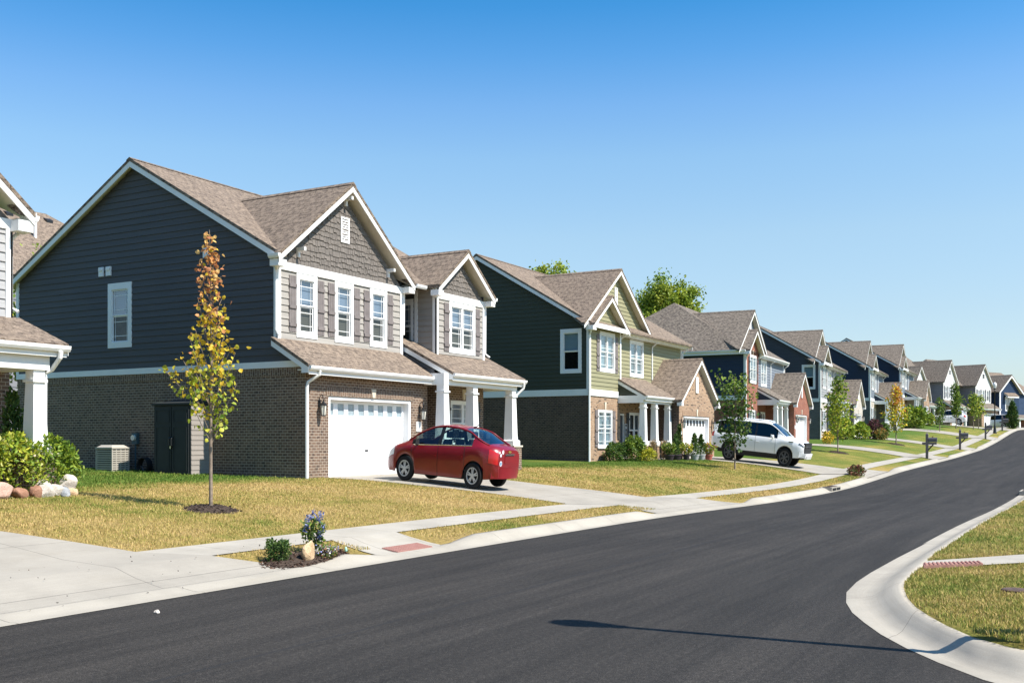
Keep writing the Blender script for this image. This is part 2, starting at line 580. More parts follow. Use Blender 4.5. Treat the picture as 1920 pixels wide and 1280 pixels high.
# ---------------------------------------------------------------- house components
def window(par, fr, a0, a1, z0, z1, tw=0.15, tt=0.2, tb=0.19, nx=1, prairie=True, blind='blind', lower='blind', sill=False, proud=0.045, lowglass='screen_glass'):
    """a trimmed double-hung window; a0..z1 are the outer edges of its trim. Returns the hole to leave in the wall."""
    mb = MB()
    g0, g1, h0, h1 = a0 + tw, a1 - tw, z0 + tb, z1 - tt
    fr.box(mb, a0, g0, -0.01, proud, z0, z1)
    fr.box(mb, g1, a1, -0.01, proud, z0, z1)
    fr.box(mb, g0, g1, -0.01, proud - 0.002, h1, z1)
    fr.box(mb, g0, g1, -0.01, proud - 0.002, z0, h0)
    if sill:
        fr.box(mb, a0 - 0.06, a1 + 0.06, -0.01, proud + 0.05, z0 - 0.07, z0 - 0.003)
    zm = (h0 + h1) / 2
    step = (g1 - g0) / nx
    w = MB(); gl = MB(); gl2 = MB(); bl = MB()
    for i in range(nx):
        l, r = g0 + i * step, g0 + (i + 1) * step
        if i:
            fr.box(mb, l - 0.05, l + 0.05, -0.05, proud - 0.006, h0, h1)
            l += 0.05
        if i < nx - 1:
            r -= 0.05
        for (zb, zt, o) in ((zm, h1, 0.006), (h0, zm, -0.022)):
            s = 0.035
            fr.box(w, l, l + s, o - 0.04, o, zb, zt)
            fr.box(w, r - s, r, o - 0.04, o, zb, zt)
            fr.box(w, l + s, r - s, o - 0.04, o - 0.001, zt - s * 1.2, zt)
            fr.box(w, l + s, r - s, o - 0.04, o - 0.001, zb, zb + s * 1.2)
            if prairie:
                q = 0.13 * min(1, (r - l) / 0.75) + 0.02
                for c in (l + s + q * 0.6, r - s - q * 0.6):
                    fr.box(w, c - 0.009, c + 0.009, o - 0.028, o - 0.012, zb + s, zt - s)
                for c in (zb + s + q * 1.25, zt - s - q * 1.25):
                    fr.box(w, l + s, r - s, o - 0.029, o - 0.013, c - 0.011, c + 0.011)
            (gl if zb == zm else gl2).face([fr.p(l + s, o - 0.022, zb + s), fr.p(r - s, o - 0.022, zb + s), fr.p(r - s, o - 0.022, zt - s), fr.p(l + s, o - 0.022, zt - s)])
    bl.face([fr.p(g0, -0.11, zm), fr.p(g1, -0.11, zm), fr.p(g1, -0.11, h1), fr.p(g0, -0.11, h1)], 0)
    bl.face([fr.p(g0, -0.11, h0), fr.p(g1, -0.11, h0), fr.p(g1, -0.11, zm), fr.p(g0, -0.11, zm)], 1)
    # reveal boards between the outer trim and the blind
    fr.box(w, g0 - 0.01, g0, -0.115, -0.012, h0, h1)
    fr.box(w, g1, g1 + 0.01, -0.115, -0.012, h0, h1)
    fr.box(w, g0, g1, -0.115, -0.012, h0 - 0.01, h0)
    fr.box(w, g0, g1, -0.115, -0.012, h1, h1 + 0.01)
    o = mb.build('window', 'white', par)
    w.build('sash', 'white', o)
    gl.build('pane', 'glass', o)
    gl2.build('pane', lowglass, o)
    bl.build('blind', [blind, lower], o)
    return (g0, g1, h0, h1)

def shutter(par, fr, a0, a1, z0, z1, mat='shutter'):
    mb = MB()
    n = 3
    st = (a1 - a0) / n
    for i in range(n):
        fr.box(mb, a0 + i * st + 0.004, a0 + (i + 1) * st - 0.004, 0.02, 0.05, z0, z1)
    fr.box(mb, a0, a1, 0.0, 0.026, z0 + 0.002, z1 - 0.002)
    h = z1 - z0
    for f in (0.20, 0.58, 0.90):
        c = z1 - f * h
        fr.box(mb, a0 - 0.004, a1 + 0.004, 0.03, 0.085, c - 0.01, c + 0.10)
    return mb.build('shutter', mat, par)

def gable_roof(par, axis, c, hw, a0, a1, ze, za, th=0.10, name='gable_roof', mat='shingle', board=0.28, front=True, back=False, ret=True, trim='white', soff='cream', a1e=None, cuts=None):
    """two slopes; ridge along axis at c, from a0 to a1; ze is the top surface at the eave line, za at the ridge."""
    def P(cc, aa, z):
        return (cc, aa, z) if axis == 'y' else (aa, cc, z)
    mb = MB()
    pend = []; so = MB()
    a1e = a1 if a1e is None else a1e      # where the slope ends at its eave (a valley runs from there to the ridge)
    k = (za - ze) / hw
    v = th * math.sqrt(1 + k * k)
    for s in (-1, 1):
        e = c + s * hw
        top = [P(e, a0, ze), P(c, a0, za), P(c, a1, za), P(e, a1e, ze)]
        bot = [(x, y, z - v) for x, y, z in top]
        if cuts and s == -1:
            # notches where a wall gable stands in front: (start, end, set-back of the eave there)
            marks = []
            aa_ = a0
            for (q0, q1, sb) in cuts:
                marks += [(aa_, q0, 0.0), (q0, q1, sb)]
                aa_ = q1
            marks.append((aa_, a1, 0.0))
            for (q0, q1, sb) in marks:
                if q1 - q0 < 1e-4:
                    continue
                ee, zz = e + sb, ze + sb * k
                tp = [P(ee, q0, zz), P(c, q0, za), P(c, q1, za), P(ee, q1, zz)]
                bt = [(x, y, z - v) for x, y, z in tp]
                mb.face(tp[::-1]); mb.face(bt)
                for i in range(4):
                    j = (i + 1) % 4
                    mb.face([tp[i], tp[j], bt[j], bt[i]])
                if sb == 0.0:
                    so.face([P(ee + 0.02, q0 + 0.01, zz - v - 0.02), P(c, q0 + 0.01, za - v - 0.02), P(c, q1 - 0.01, za - v - 0.02), P(ee + 0.02, q1 - 0.01, zz - v - 0.02)])
        if (s == 1) == (axis == 'y'):
            top = top[::-1]; bot = bot[::-1]
        # top[0..3] counter-clockwise from above for one side, reversed for the other
        cut = bool(cuts) and s == -1
        for i in range(-1, 0 if cut else 4):
            if cut:
                break
            if i < 0:
                mb.face(top[::-1], 0); mb.face(bot, 0)
                continue
            j = (i + 1) % 4
            mb.face([top[i], top[j], bot[j], bot[i]], 0)
        # soffit 2 cm below the deck, from the eave in
        sv = v + 0.02
        q = [P(e - s * 0.02, a0 + 0.03, ze - sv), P(c, a0 + 0.03, za - sv + 0.0), P(c, a1, za - sv), P(e - s * 0.02, a1e, ze - sv)]
        if not cut:
            so.face(q)
        for fl, aa, d in ((front, a0, -1), (back, a1, 1)):
            if not fl:
                continue
            # rake board: hangs from just under the shingles
            ov = v * 0.35
            p0 = P(e, aa, ze - ov); p1 = P(c, aa, za - ov)
            pl = [p0, p1, (p1[0], p1[1], p1[2] - board), (p0[0], p0[1], p0[2] - board)]
            dv = (0, 0.035 * d, 0) if axis == 'y' else (0.035 * d, 0, 0)
            # shift slightly inwards so that the shingles overhang the board
            sh = 0.012 * -d
            pl = [(x, y + (sh if axis == 'y' else 0), z) if axis == 'y' else (x + sh, y, z) for x, y, z in pl]
            tr = MB()
            tr.extr(pl, (dv[0] * -1, dv[1] * -1, 0))
            pend.append(tr)
    ridge = MB()
    r = mb.build(name, mat, par)
    so.build('soffit', soff, r)
    for tr in pend:
        tr.build('rake_board', trim, r)
    cap = MB()
    cw = 0.16
    for s in (-1, 1):
        q = [P(c, a0 - 0.01, za + 0.03), P(c + s * cw, a0 - 0.01, za + 0.03 - cw * k), P(c + s * cw, a1, za + 0.03 - cw * k), P(c, a1, za + 0.03)]
        cap.face(q if (s == 1) == (axis == 'y') else q[::-1])
        q2 = [P(c, a0 - 0.01, za + 0.03), P(c, a0 - 0.01, za - 0.02), P(c + s * cw, a0 - 0.01, za - 0.02 - cw * k), P(c + s * cw, a0 - 0.01, za + 0.03 - cw * k)]
        cap.face(q2)
    cap.build('ridge_cap', mat, r)
    return r

def eave_box(par, x0, x1, y0, y1, z0, z1, name='eave_return', mat='white'):
    mb = MB()
    mb.box(x0, x1, y0, y1, z0, z1)
    return mb.build(name, mat, par)

def gutter(par, p0, p1, out, w=0.13, h=0.14, mat='white', name='gutter'):
    """K-style gutter from p0 to p1 (top back edge), out: horizontal outward vector"""
    p0, p1, out = Vector(p0), Vector(p1), Vector(out)
    prof = [(0, 0), (w, 0), (w, -0.025), (w * 0.93, -0.045), (w * 0.93, -0.075), (w * 0.62, -h), (0, -h)]
    mb = MB()
    mb.extr([p0 + out * a + Vector((0, 0, b)) for a, b in prof], p1 - p0)
    return mb.build(name, mat, par)

def downspout(par, pts, r=0.045, mat='white'):
    mb = MB()
    mb.tube(pts, r, 8)
    return mb.build('downspout', mat, par)

def shed_roof(par, x0, x1, y0, z0, y1, z1, th=0.10, name='porch_roof', mat='shingle', left=True, right=True, fas=0.22, gut=True):
    """eave at (y0, z0) facing -y, top at (y1, z1)"""
    mb = MB()
    k = (z1 - z0) / (y1 - y0)
    v = th * math.sqrt(1 + k * k)
    T = [(x0, y0, z0), (x1, y0, z0), (x1, y1, z1), (x0, y1, z1)]
    B = [(x, y, z - v) for x, y, z in T]
    mb.hexa(B + T)
    r = mb.build(name, mat, par)
    tr = MB()
    for fl, x, d in ((left, x0, 1), (right, x1, -1)):
        if fl:
            xx = x + 0.012 * d
            tr.extr([(xx, y0, z0 - v * 0.35), (xx, y1, z1 - v * 0.35), (xx, y1, z1 - v * 0.35 - 0.26), (xx, y0 + 0.30, z0 + 0.3 * k - v * 0.35 - 0.26), (xx, y0 + 0.30, z0 - v - 0.18), (xx, y0, z0 - v - 0.18)], (0.035 * d, 0, 0))
    tr.box(x0 + 0.05, x1 - 0.05, y0 + 0.015, y0 + 0.045, z0 - v - fas, z0 - v * 0.5)
    tr.build('fascia', 'white', r)
    so = MB()
    so.box(x0 + 0.05, x1 - 0.05, y0 + 0.045, min(y0 + 0.5, y1), z0 - v - 0.09, z0 - v - 0.06)
    so.build('soffit', 'cream', r)
    if gut:
        gutter(r, (x0 + 0.02, y0 + 0.012, z0 - v * 0.55), (x1 - 0.02, y0 + 0.012, z0 - v * 0.55), (0, -1, 0))
    return r

def column(par, x, y, zb, zt, a0=0.215, a1=0.165, pier=None, pier_mat='brick_brown', z_floor=0.0):
    mb = MB()
    mb.frustum(x, y, zb + 0.22, zt - 0.30, a0, a1)
    mb.box(x - a0 - 0.075, x + a0 + 0.075, y - a0 - 0.075, y + a0 + 0.075, zb, zb + 0.19)
    mb.frustum(x, y, zb + 0.19, zb + 0.23, a0 + 0.075, a0 + 0.02)
    mb.box(x - a1 - 0.045, x + a1 + 0.045, y - a1 - 0.045, y + a1 + 0.045, zt - 0.31, zt - 0.25)
    mb.box(x - a1, x + a1, y - a1, y + a1, zt - 0.25, zt)
    o = mb.build('porch_column', 'white', par)
    if pier:
        p = MB()
        p.box(x - pier, x + pier, y - pier, y + pier, z_floor, zb - 0.07, 0)
        p.box(x - pier - 0.04, x + pier + 0.04, y - pier - 0.04, y + pier + 0.04, zb - 0.07, zb - 0.003, 1)
        p.build('pier', [pier_mat, 'stone_trim'], o)
    return o

def garage_door(par, fr, a0, a1, z1, panes=8, recess=0.32, z0=0.0, pane_mat='frost'):
    """frame lining the opening, sectional door set back, a row of small panes in the top section"""
    mb = MB()
    f = 0.13
    fr.box(mb, a0, a0 + f, -recess, -0.03, z0, z1)
    fr.box(mb, a1 - f, a1, -recess, -0.03, z0, z1)
    fr.box(mb, a0 + f, a1 - f, -recess, -0.032, z1 - 0.11, z1)
    rows = 4
    hh = (z1 - 0.11 - z0) / rows
    l, r = a0 + f, a1 - f
    w = (r - l) / panes
    gl = MB()
    for i in range(rows):
        zb, zt = z0 + i * hh + 0.006, z0 + (i + 1) * hh - 0.006
        o = -recess + 0.05
        if i < rows - 1:
            fr.box(mb, l, r, -recess, o, zb, zt)
            for k in range(panes):
                fr.box(mb, l + k * w + 0.08, l + (k + 1) * w - 0.08, o - 0.01, o + 0.012, zb + 0.1, zt - 0.1)
        else:
            pz0, pz1 = zb + hh * 0.22, zt - hh * 0.16
            fr.box(mb, l, r, -recess, o, zb, pz0)
            fr.box(mb, l, r, -recess, o, pz1, zt)
            for k in range(panes + 1):
                x0 = l + k * w - (w * 0.2 if k else 0)
                x1 = l + k * w + (w * 0.2 if k < panes else 0)
                fr.box(mb, x0, x1, -recess, o, pz0, pz1)
            for k in range(panes):
                q0, q1 = l + k * w + w * 0.2, l + (k + 1) * w - w * 0.2
                gl.face([fr.p(q0, o - 0.03, pz0), fr.p(q1, o - 0.03, pz0), fr.p(q1, o - 0.03, pz1), fr.p(q0, o - 0.03, pz1)])
    fr.box(mb, l, r, -recess, -recess + 0.055, z0 - 0.02, z0 + 0.012, 1)
    d = mb.build('garage_door', ['garage_white', 'black'], par)
    gl.build('pane', pane_mat, d)
    hd = MB()
    fr.box(hd, (l + r) / 2 - 0.09, (l + r) / 2 + 0.09, -recess + 0.05, -recess + 0.075, z0 + hh * 1.35, z0 + hh * 1.35 + 0.05)
    hd.build('handle', 'black', d)
    return (a0, a1, z0, z1)
MT['frost'] = simple("frosted_pane", (0.30, 0.37, 0.41), 0.12, 0.6, 0.15, 8)

def wall_lamp(par, fr, a, z):
    mb = MB()
    def pt(o, zz, da=0):
        return fr.p(a + da, o, zz)
    mb.extr([pt(0.003, z - 0.12, -0.06), pt(0.003, z - 0.12, 0.06), pt(0.003, z + 0.12, 0.06), pt(0.003, z + 0.12, -0.06)], Vector(pt(0.03, 0)) - Vector(pt(0.0, 0)))
    path = [pt(0.02, z), pt(0.06, z + 0.02)]
    for i in range(13):
        t = i / 12 * 1.75 * math.pi
        r = 0.115 - 0.05 * i / 12
        path.append(pt(0.14 - r * math.cos(t), z + 0.16 + r * math.sin(t) * 1.3))
    mb.tube(path, 0.013, 6)
    cx, cy, _ = fr.p(a, 0.19, 0)
    mb.tube([pt(0.14, z + 0.28), pt(0.19, z + 0.06)], 0.012, 6)
    mb.lathe([(0.015, z + 0.10), (0.03, z + 0.06), (0.12, z - 0.04), (0.125, z - 0.06)], cx, cy, 6)
    mb.lathe([(0.075, z - 0.42), (0.08, z - 0.39), (0.078, z - 0.385)], cx, cy, 6)
    for i in range(6):
        t = i * math.pi / 3
        mb.tube([(cx + 0.112 * math.cos(t), cy + 0.112 * math.sin(t), z - 0.06), (cx + 0.076 * math.cos(t), cy + 0.076 * math.sin(t), z - 0.39)], 0.010, 4)
    o = mb.build('wall_lamp', 'black', par)
    g = MB()
    g.lathe([(0.068, z - 0.38), (0.103, z - 0.07)], cx, cy, 6)
    g.build('lantern_pane', 'lantern_glass', o)
    return o

def louver_vent(par, fr, a0, a1, z0, z1):
    mb = MB()
    fr.box(mb, a0, a0 + 0.06, 0, 0.06, z0, z1)
    fr.box(mb, a1 - 0.06, a1, 0, 0.06, z0, z1)
    fr.box(mb, a0 + 0.06, a1 - 0.06, 0, 0.058, z1 - 0.06, z1)
    fr.box(mb, a0 + 0.06, a1 - 0.06, 0, 0.058, z0, z0 + 0.06)
    n = max(4, int((z1 - z0) / 0.1))
    for i in range(n):
        zb = z0 + 0.06 + (z1 - z0 - 0.12) * i / n
        h = (z1 - z0 - 0.12) / n
        mb.face([fr.p(a0 + 0.05, 0.05, zb), fr.p(a1 - 0.05, 0.05, zb), fr.p(a1 - 0.05, 0.008, zb + h), fr.p(a0 + 0.05, 0.008, zb + h)])
        mb.face([fr.p(a0 + 0.05, 0.05, zb), fr.p(a1 - 0.05, 0.05, zb), fr.p(a1 - 0.05, 0.03, zb - h * 0.1), fr.p(a0 + 0.05, 0.03, zb - h * 0.1)])
    return mb.build('gable_vent', 'white', par)

def keystone(par, fr, a, z0, z1, w=0.11):
    mb = MB()
    mb.extr([fr.p(a - w * 0.7, 0, z0), fr.p(a + w * 0.7, 0, z0), fr.p(a + w * 1.2, 0, z1), fr.p(a - w * 1.2, 0, z1)], Vector(fr.p(0, 0.05, 0)) - Vector(fr.p(0, 0, 0)))
    return mb.build('keystone', 'stone_trim', par)

def band(par, fr, a0, a1, o0, o1, z0, z1, name='trim_board', mat='white'):
    mb = MB()
    fr.box(mb, a0, a1, o0, o1, z0, z1)
    return mb.build(name, mat, par)
# ================================================================ ground
def lerp(k, x):
    if x <= k[0][0]:
        return k[0][1]
    for (a, b), (c, d) in zip(k, k[1:]):
        if x <= c:
            return b + (d - b) * (x - a) / (c - a)
    return k[-1][1]
def slerp(k, x):
    """smoothed knots"""
    return sum(lerp(k, x + o) for o in (-4, -2, 0, 2, 4)) / 5.0
ZR = [(-30, 0), (20, 0), (30, -.03), (40, -.2), (52, -.24), (60, -.05), (69, .26), (98, .79), (119, 1.34), (135, 2.1), (157, 3.36), (170, 3.9), (185, 4.1), (300, 4.1)]
HB = [(-30, .93), (27, .95), (45, 1.0), (55, 1.07), (70, 1.2), (76, 1.5), (83, 1.8), (95, 1.9), (101, 2.3), (108, 2.43), (120, 2.6), (126, 3.2), (133, 3.36), (145, 3.9), (150, 4.5), (156, 4.58), (175, 4.6), (300, 4.3)]
KERB = 11.6
# left kerb, dropped at the ramp and the driveways
DROPS = [(-12, 14.2), (15.9, 18.4), (29.6, 39.0), (62.0, 69.5), (90.0, 97), (113, 119.5), (137.5, 143.5)]
def drop(s):
    k = 1.0
    for a, b in DROPS:
        if a <= s <= b:
            k = 0.22
        else:
            d = min(abs(s - a), abs(s - b))
            if d < 1.0:
                k = min(k, 0.22 + 0.78 * d)
    return k
def G(s, t):
    """ground height at street station s, offset t (left of the street positive)"""
    zr = slerp(ZR, s)
    if t <= KERB:
        if t < 3.45:
            k = 3.45 - t
            return zr + lerp([(0, 0), (0.15, .02), (0.4, .15), (0.6, .19), (3, .27), (20, .4), (200, 2.0)], k)
        return zr
    if t <= 14.3:
        k = drop(s)
        if k < 1 and t < 13.1:
            k += (1 - k) * max(0.0, (t - KERB - .5) / (13.1 - KERB - .5))
        else:
            k = 1.0 if t >= 13.1 else k
        return zr + k * lerp([(KERB, 0), (KERB + .15, .02), (KERB + .38, .15), (KERB + .5, .17), (13.1, .28), (14.3, .33)], t)
    hb = slerp(HB, s)
    a = zr + .33
    if t >= 21.5:
        return hb + lerp([(21.5, 0), (45, 0.5), (100, 3.0), (300, 3.0)], t)
    x = (t - 14.3) / 7.2
    return a + (hb - a) * min(1.0, x * (1.45 - .45 * x))
BEND, RAD = 165.0, 110.0
def W(s, t, dz=0.0):
    z = G(s, t) + dz
    if s < BEND:
        return (s, t, z)
    f = (s - BEND) / RAD
    return (BEND + (RAD + t - 7.5) * math.sin(f), 7.5 - RAD + (RAD + t - 7.5) * math.cos(f), z)
def frange(a, b, st):
    n = max(1, int(math.ceil((b - a) / st)))
    return [a + (b - a) * i / n for i in range(n + 1)]

def grid_sheet(name, mat, ss, ts, dz=0.0, kind='structure', fn=None):
    """sheet over stations ss and offsets ts (numbers, or functions of s)"""
    v = []; f = []; uv = []
    fn = fn or W
    for s in ss:
        for t in ts:
            v.append(fn(s, t, dz)); uv.append((s, t))
    n = len(ts)
    for i in range(len(ss) - 1):
        for j in range(n - 1):
            a = i * n + j
            f.append((a, a + n, a + n + 1, a + 1))
    me = bpy.data.meshes.new(name)
    me.from_pydata(v, [], f)
    u = me.uv_layers.new(name="UVMap")
    li = np.empty(len(me.loops), dtype=np.int32)
    me.loops.foreach_get("vertex_index", li)
    u.data.foreach_set("uv", np.array(uv, dtype=np.float32)[li].ravel())
    me.materials.append(MT[mat])
    for p in me.polygons:
        p.use_smooth = True
    o = bpy.data.objects.new(name, me)
    COL.objects.link(o)
    return struct(o, kind)

def poly_sheet(name, mat, pts, dz, res=0.6, kind='structure', label=None):
    """a flat-lying sheet with an outline given in (s,t), draped on the ground"""
    bm = bmesh.new()
    vs = [bm.verts.new((p[0], p[1], 0)) for p in pts]
    bm.faces.new(vs)
    # cut into a grid so that it follows the ground
    xs = [p[0] for p in pts]; ys = [p[1] for p in pts]
    for axis, lo, hi in ((0, min(xs), max(xs)), (1, min(ys), max(ys))):
        extra = [KERB, KERB + .15, KERB + .38, KERB + .5, 13.1, 14.3, 3.45, 3.3, 3.05, 2.85] if axis == 1 else []
        for c in frange(lo, hi, res)[1:-1] + [e for e in extra if lo < e < hi]:
            co = (c, 0, 0) if axis == 0 else (0, c, 0)
            no = (1, 0, 0) if axis == 0 else (0, 1, 0)
            bmesh.ops.bisect_plane(bm, geom=bm.verts[:] + bm.edges[:] + bm.faces[:], plane_co=co, plane_no=no, dist=1e-5)
    uvl = bm.loops.layers.uv.new("UVMap")
    for f in bm.faces:
        if f.normal.z < 0:
            f.normal_flip()
        f.smooth = True
        for l in f.loops:
            l[uvl].uv = (l.vert.co.x, l.vert.co.y)
    for v in bm.verts:
        v.co = W(v.co.x, v.co.y, dz)
    me = bpy.data.meshes.new(name)
    bm.to_mesh(me); bm.free()
    me.materials.append(MT[mat])
    o = bpy.data.objects.new(name, me)
    COL.objects.link(o)
    return struct(o, kind)

def asphalt():
    t = NT("asphalt", 0.85, 0.25)
    p = t.mapping("Object")
    fine = t.noise(p, 60, 2, 0.7)
    mid = t.noise(p, 16, 3, 0.7)
    big = t.noise(p, 0.35, 4, 0.55)
    streak = t.noise(t.mapping("UV", (0.035, 0.9, 1)), 1.0, 5, 0.65)
    streak2 = t.noise(t.mapping("UV", (0.16, 3.4, 1), rot=(0, 0, 0.06)), 1.0, 4, 0.65)
    c = t.ramp(t.math('ADD', t.math('MULTIPLY', fine, 0.62), t.math('MULTIPLY', mid, 0.38)), [(0.32, (0.0115, 0.0103, 0.0092)), (0.50, (0.0245, 0.0220, 0.0197)), (0.66, (0.066, 0.0595, 0.0535))])
    c = t.mix(0.75, c, t.ramp(streak, [(0.30, (0.55, 0.55, 0.55)), (0.5, (1, 1, 1)), (0.70, (1.5, 1.48, 1.45))]), 'MULTIPLY')
    c = t.mix(0.65, c, t.ramp(streak2, [(0.32, (0.68, 0.68, 0.68)), (0.68, (1.32, 1.31, 1.29))]), 'MULTIPLY')
    c = t.mix(0.5, c, t.ramp(big, [(0.3, (0.75, 0.75, 0.75)), (0.7, (1.3, 1.29, 1.27))]), 'MULTIPLY')
    # paving seams along the street, a little wobbly, and a hairline crack
    uv = t.sep(t.tc.outputs["UV"])
    wob = t.math('MULTIPLY', t.math('SUBTRACT', t.noise(t.mapping("UV", (0.35, 0.35, 1)), 1.0, 3), 0.5), 0.5)
    for off, w, d in ((7.6, 0.03, 0.35), (10.1, 0.015, 0.7)):
        q = t.math('ABSOLUTE', t.math('SUBTRACT', t.math('ADD', uv[1], t.math('MULTIPLY', wob, 0.3)), off))
        m = t.math('LESS_THAN', q, w)
        c = t.mix(t.math('MULTIPLY', m, 1 - d), c, (0.02, 0.02, 0.021))
    t.color(c)
    t.bump(t.math('ADD', fine, t.math('MULTIPLY', mid, 0.3)), 0.7, 0.012)
    return t.m
MT['asphalt'] = asphalt()

def concrete(name, c, joint_s=None, joint_t=None, jw=0.02, stain=0.5):
    t = NT(name, 0.85, 0.25)
    p = t.mapping("Object")
    f1 = t.noise(p, 0.7, 5, 0.6)
    f2 = t.noise(p, 70, 2)
    br = t.noise(t.mapping("UV", (1.2, 25, 1)), 1.0, 2)
    col = t.ramp(f1, [(0.3, tuple(x * 0.82 for x in c)), (0.55, c), (0.75, tuple(min(1, x * 1.08) for x in c))])
    col = t.mix(0.5, col, t.ramp(f2, [(0.25, (0.8, 0.8, 0.8)), (0.75, (1.12, 1.12, 1.12))]), 'MULTIPLY')
    col = t.mix(0.22, col, t.ramp(br, [(0.3, (0.8, 0.79, 0.77)), (0.7, (1.1, 1.1, 1.1))]), 'MULTIPLY')
    spots = t.noise(p, 14, 3)
    col = t.mix(t.math('MULTIPLY', t.ramp(spots, [(0.70, (0, 0, 0)), (0.76, (1, 1, 1))]), 0.5 * stain), col, tuple(x * 0.55 for x in c))
    dirt = t.noise(t.mapping("Object", (0.45, 1.6, 1)), 1.0, 4)
    col = t.mix(t.math('MULTIPLY', t.ramp(dirt, [(0.55, (0, 0, 0)), (0.8, (1, 1, 1))]), 0.45 * stain), col, (c[0] * 0.72, c[1] * 0.66, c[2] * 0.55))
    uv = t.sep(t.tc.outputs["UV"])
    wob = t.math('MULTIPLY', t.math('SUBTRACT', t.noise(p, 2.5, 2), 0.5), 0.02)
    for k, ch in ((joint_s, uv[0]), (joint_t, uv[1])):
        if k:
            fr = t.math('FRACT', t.math('DIVIDE', t.math('ADD', ch, wob), k))
            m = t.math('LESS_THAN', fr, jw / k)
            col = t.mix(t.math('MULTIPLY', m, 0.62), col, (0.10, 0.09, 0.08))
    t.color(col)
    t.bump(t.math('ADD', f2, t.math('MULTIPLY', spots, 0.5)), 0.25, 0.006)
    return t.m
CC = (0.325, 0.298, 0.255)
MT['concrete'] = concrete("drive_concrete", CC, 2.7, 3.1)
MT['walk_concrete'] = concrete("walk_concrete", (0.38, 0.35, 0.30), 1.5)
MT['kerb_concrete'] = concrete("kerb_concrete", (0.37, 0.338, 0.285), 3.0)

def lawn_color(t, p):
    """shared by turf and blades: straw with greener patches, all in ground coordinates"""
    big = t.noise(p, 0.22, 4, 0.6)
    mid = t.noise(p, 1.1, 4, 0.6)
    y = t.sep(p)
    # watered strip next to the houses is greener than the strip by the street
    lot = t.math('MINIMUM', t.math('MAXIMUM', t.math('MULTIPLY', t.math('SUBTRACT', y[0], 40.0), 0.14), 0.0), 1.0)
    line = t.math('SUBTRACT', 22.3, t.math('MULTIPLY', lot, 3.6))
    near = t.math('MULTIPLY', t.math('SUBTRACT', y[1], line), 0.10)
    far = t.math('MULTIPLY', t.math('SUBTRACT', y[0], 45.0), 0.006)
    k = t.math('ADD', t.math('MULTIPLY', big, 0.75), t.math('MULTIPLY', mid, 0.45))
    near = t.math('MINIMUM', t.math('MAXIMUM', near, -0.05), 0.26)
    far = t.math('MINIMUM', t.math('MAXIMUM', far, 0.0), 0.19)
    k = t.math('ADD', t.math('ADD', k, near), far)
    k = t.math('ADD', k, t.math('MULTIPLY', t.math('LESS_THAN', y[1], 3.4), 0.09))
    return k
def turf():
    t = NT("turf", 0.95, 0.1)
    p = t.geo_pos()
    k = lawn_color(t, p)
    c = t.ramp(k, [(0.42, (0.385, 0.275, 0.11)), (0.57, (0.33, 0.25, 0.08)), (0.71, (0.185, 0.19, 0.042)), (0.9, (0.085, 0.14, 0.024))])
    f = t.noise(p, 16, 4, 0.75)
    c = t.mix(0.75, c, t.ramp(f, [(0.3, (0.45, 0.45, 0.42)), (0.5, (0.95, 0.95, 0.95)), (0.72, (1.5, 1.45, 1.35))]), 'MULTIPLY')
    t.color(c)
    t.bump(f, 1.0, 0.08)
    return t.m
MT['turf'] = turf()
def blade():
    t = NT("grass_blade", 0.7, 0.2)
    p = t.geo_pos()
    k = lawn_color(t, p)
    at = t.node("ShaderNodeAttribute", attribute_name="tone")
    c = t.ramp(t.math('ADD', k, t.math('MULTIPLY', t.math('SUBTRACT', at.outputs["Fac"], 0.5), 0.34)),
               [(0.38, (0.60, 0.435, 0.195)), (0.55, (0.49, 0.37, 0.13)), (0.70, (0.27, 0.275, 0.06)), (0.90, (0.12, 0.20, 0.03))])
    t.color(c)
    tr = t.node("ShaderNodeBsdfTranslucent")
    t.link(c, tr.inputs[0])
    mx = t.node("ShaderNodeMixShader")
    mx.inputs[0].default_value = 0.25
    t.link(t.b.outputs[0], mx.inputs[1]); t.link(tr.outputs[0], mx.inputs[2])
    t.link(mx.outputs[0], t.n["Material Output"].inputs[0])
    return t.m
MT['blade'] = blade()

SS = frange(-40, 60, 1.0) + frange(60, 170, 2.5)[1:] + frange(170, 260, 3.0)[1:]
# base terrain, one sheet to the horizon, a little below everything else
def terr(s, t, dz):
    x, y, z = W(min(max(s, -40), 260), min(max(t, -250), 300), 0)
    if t < 3.6:
        z = min(z, slerp(ZR, s)) - 0.25
    return (x + (s - min(max(s, -40), 260)), y + (t - min(max(t, -250), 300)), z - 0.12 - max(0, (abs(s) - 200)) * 0.004)
TT = [-1500, -400, -120, -60, -30, -15, -6, 0, 2.5, 3.5, 7.5, 11.5, 12.2, 14.3, 18, 22, 30, 45, 80, 150, 300, 900, 2000]
terrain = grid_sheet('terrain', 'turf', [-1500, -600, -200, -100, -60] + frange(-40, 260, 5) + [400, 900, 2500], TT, 0, fn=terr)

road = grid_sheet('road', 'asphalt', SS, [3.45, 5, 6.5, 7.5, 8.5, 10, KERB, KERB + 0.06], 0.0)
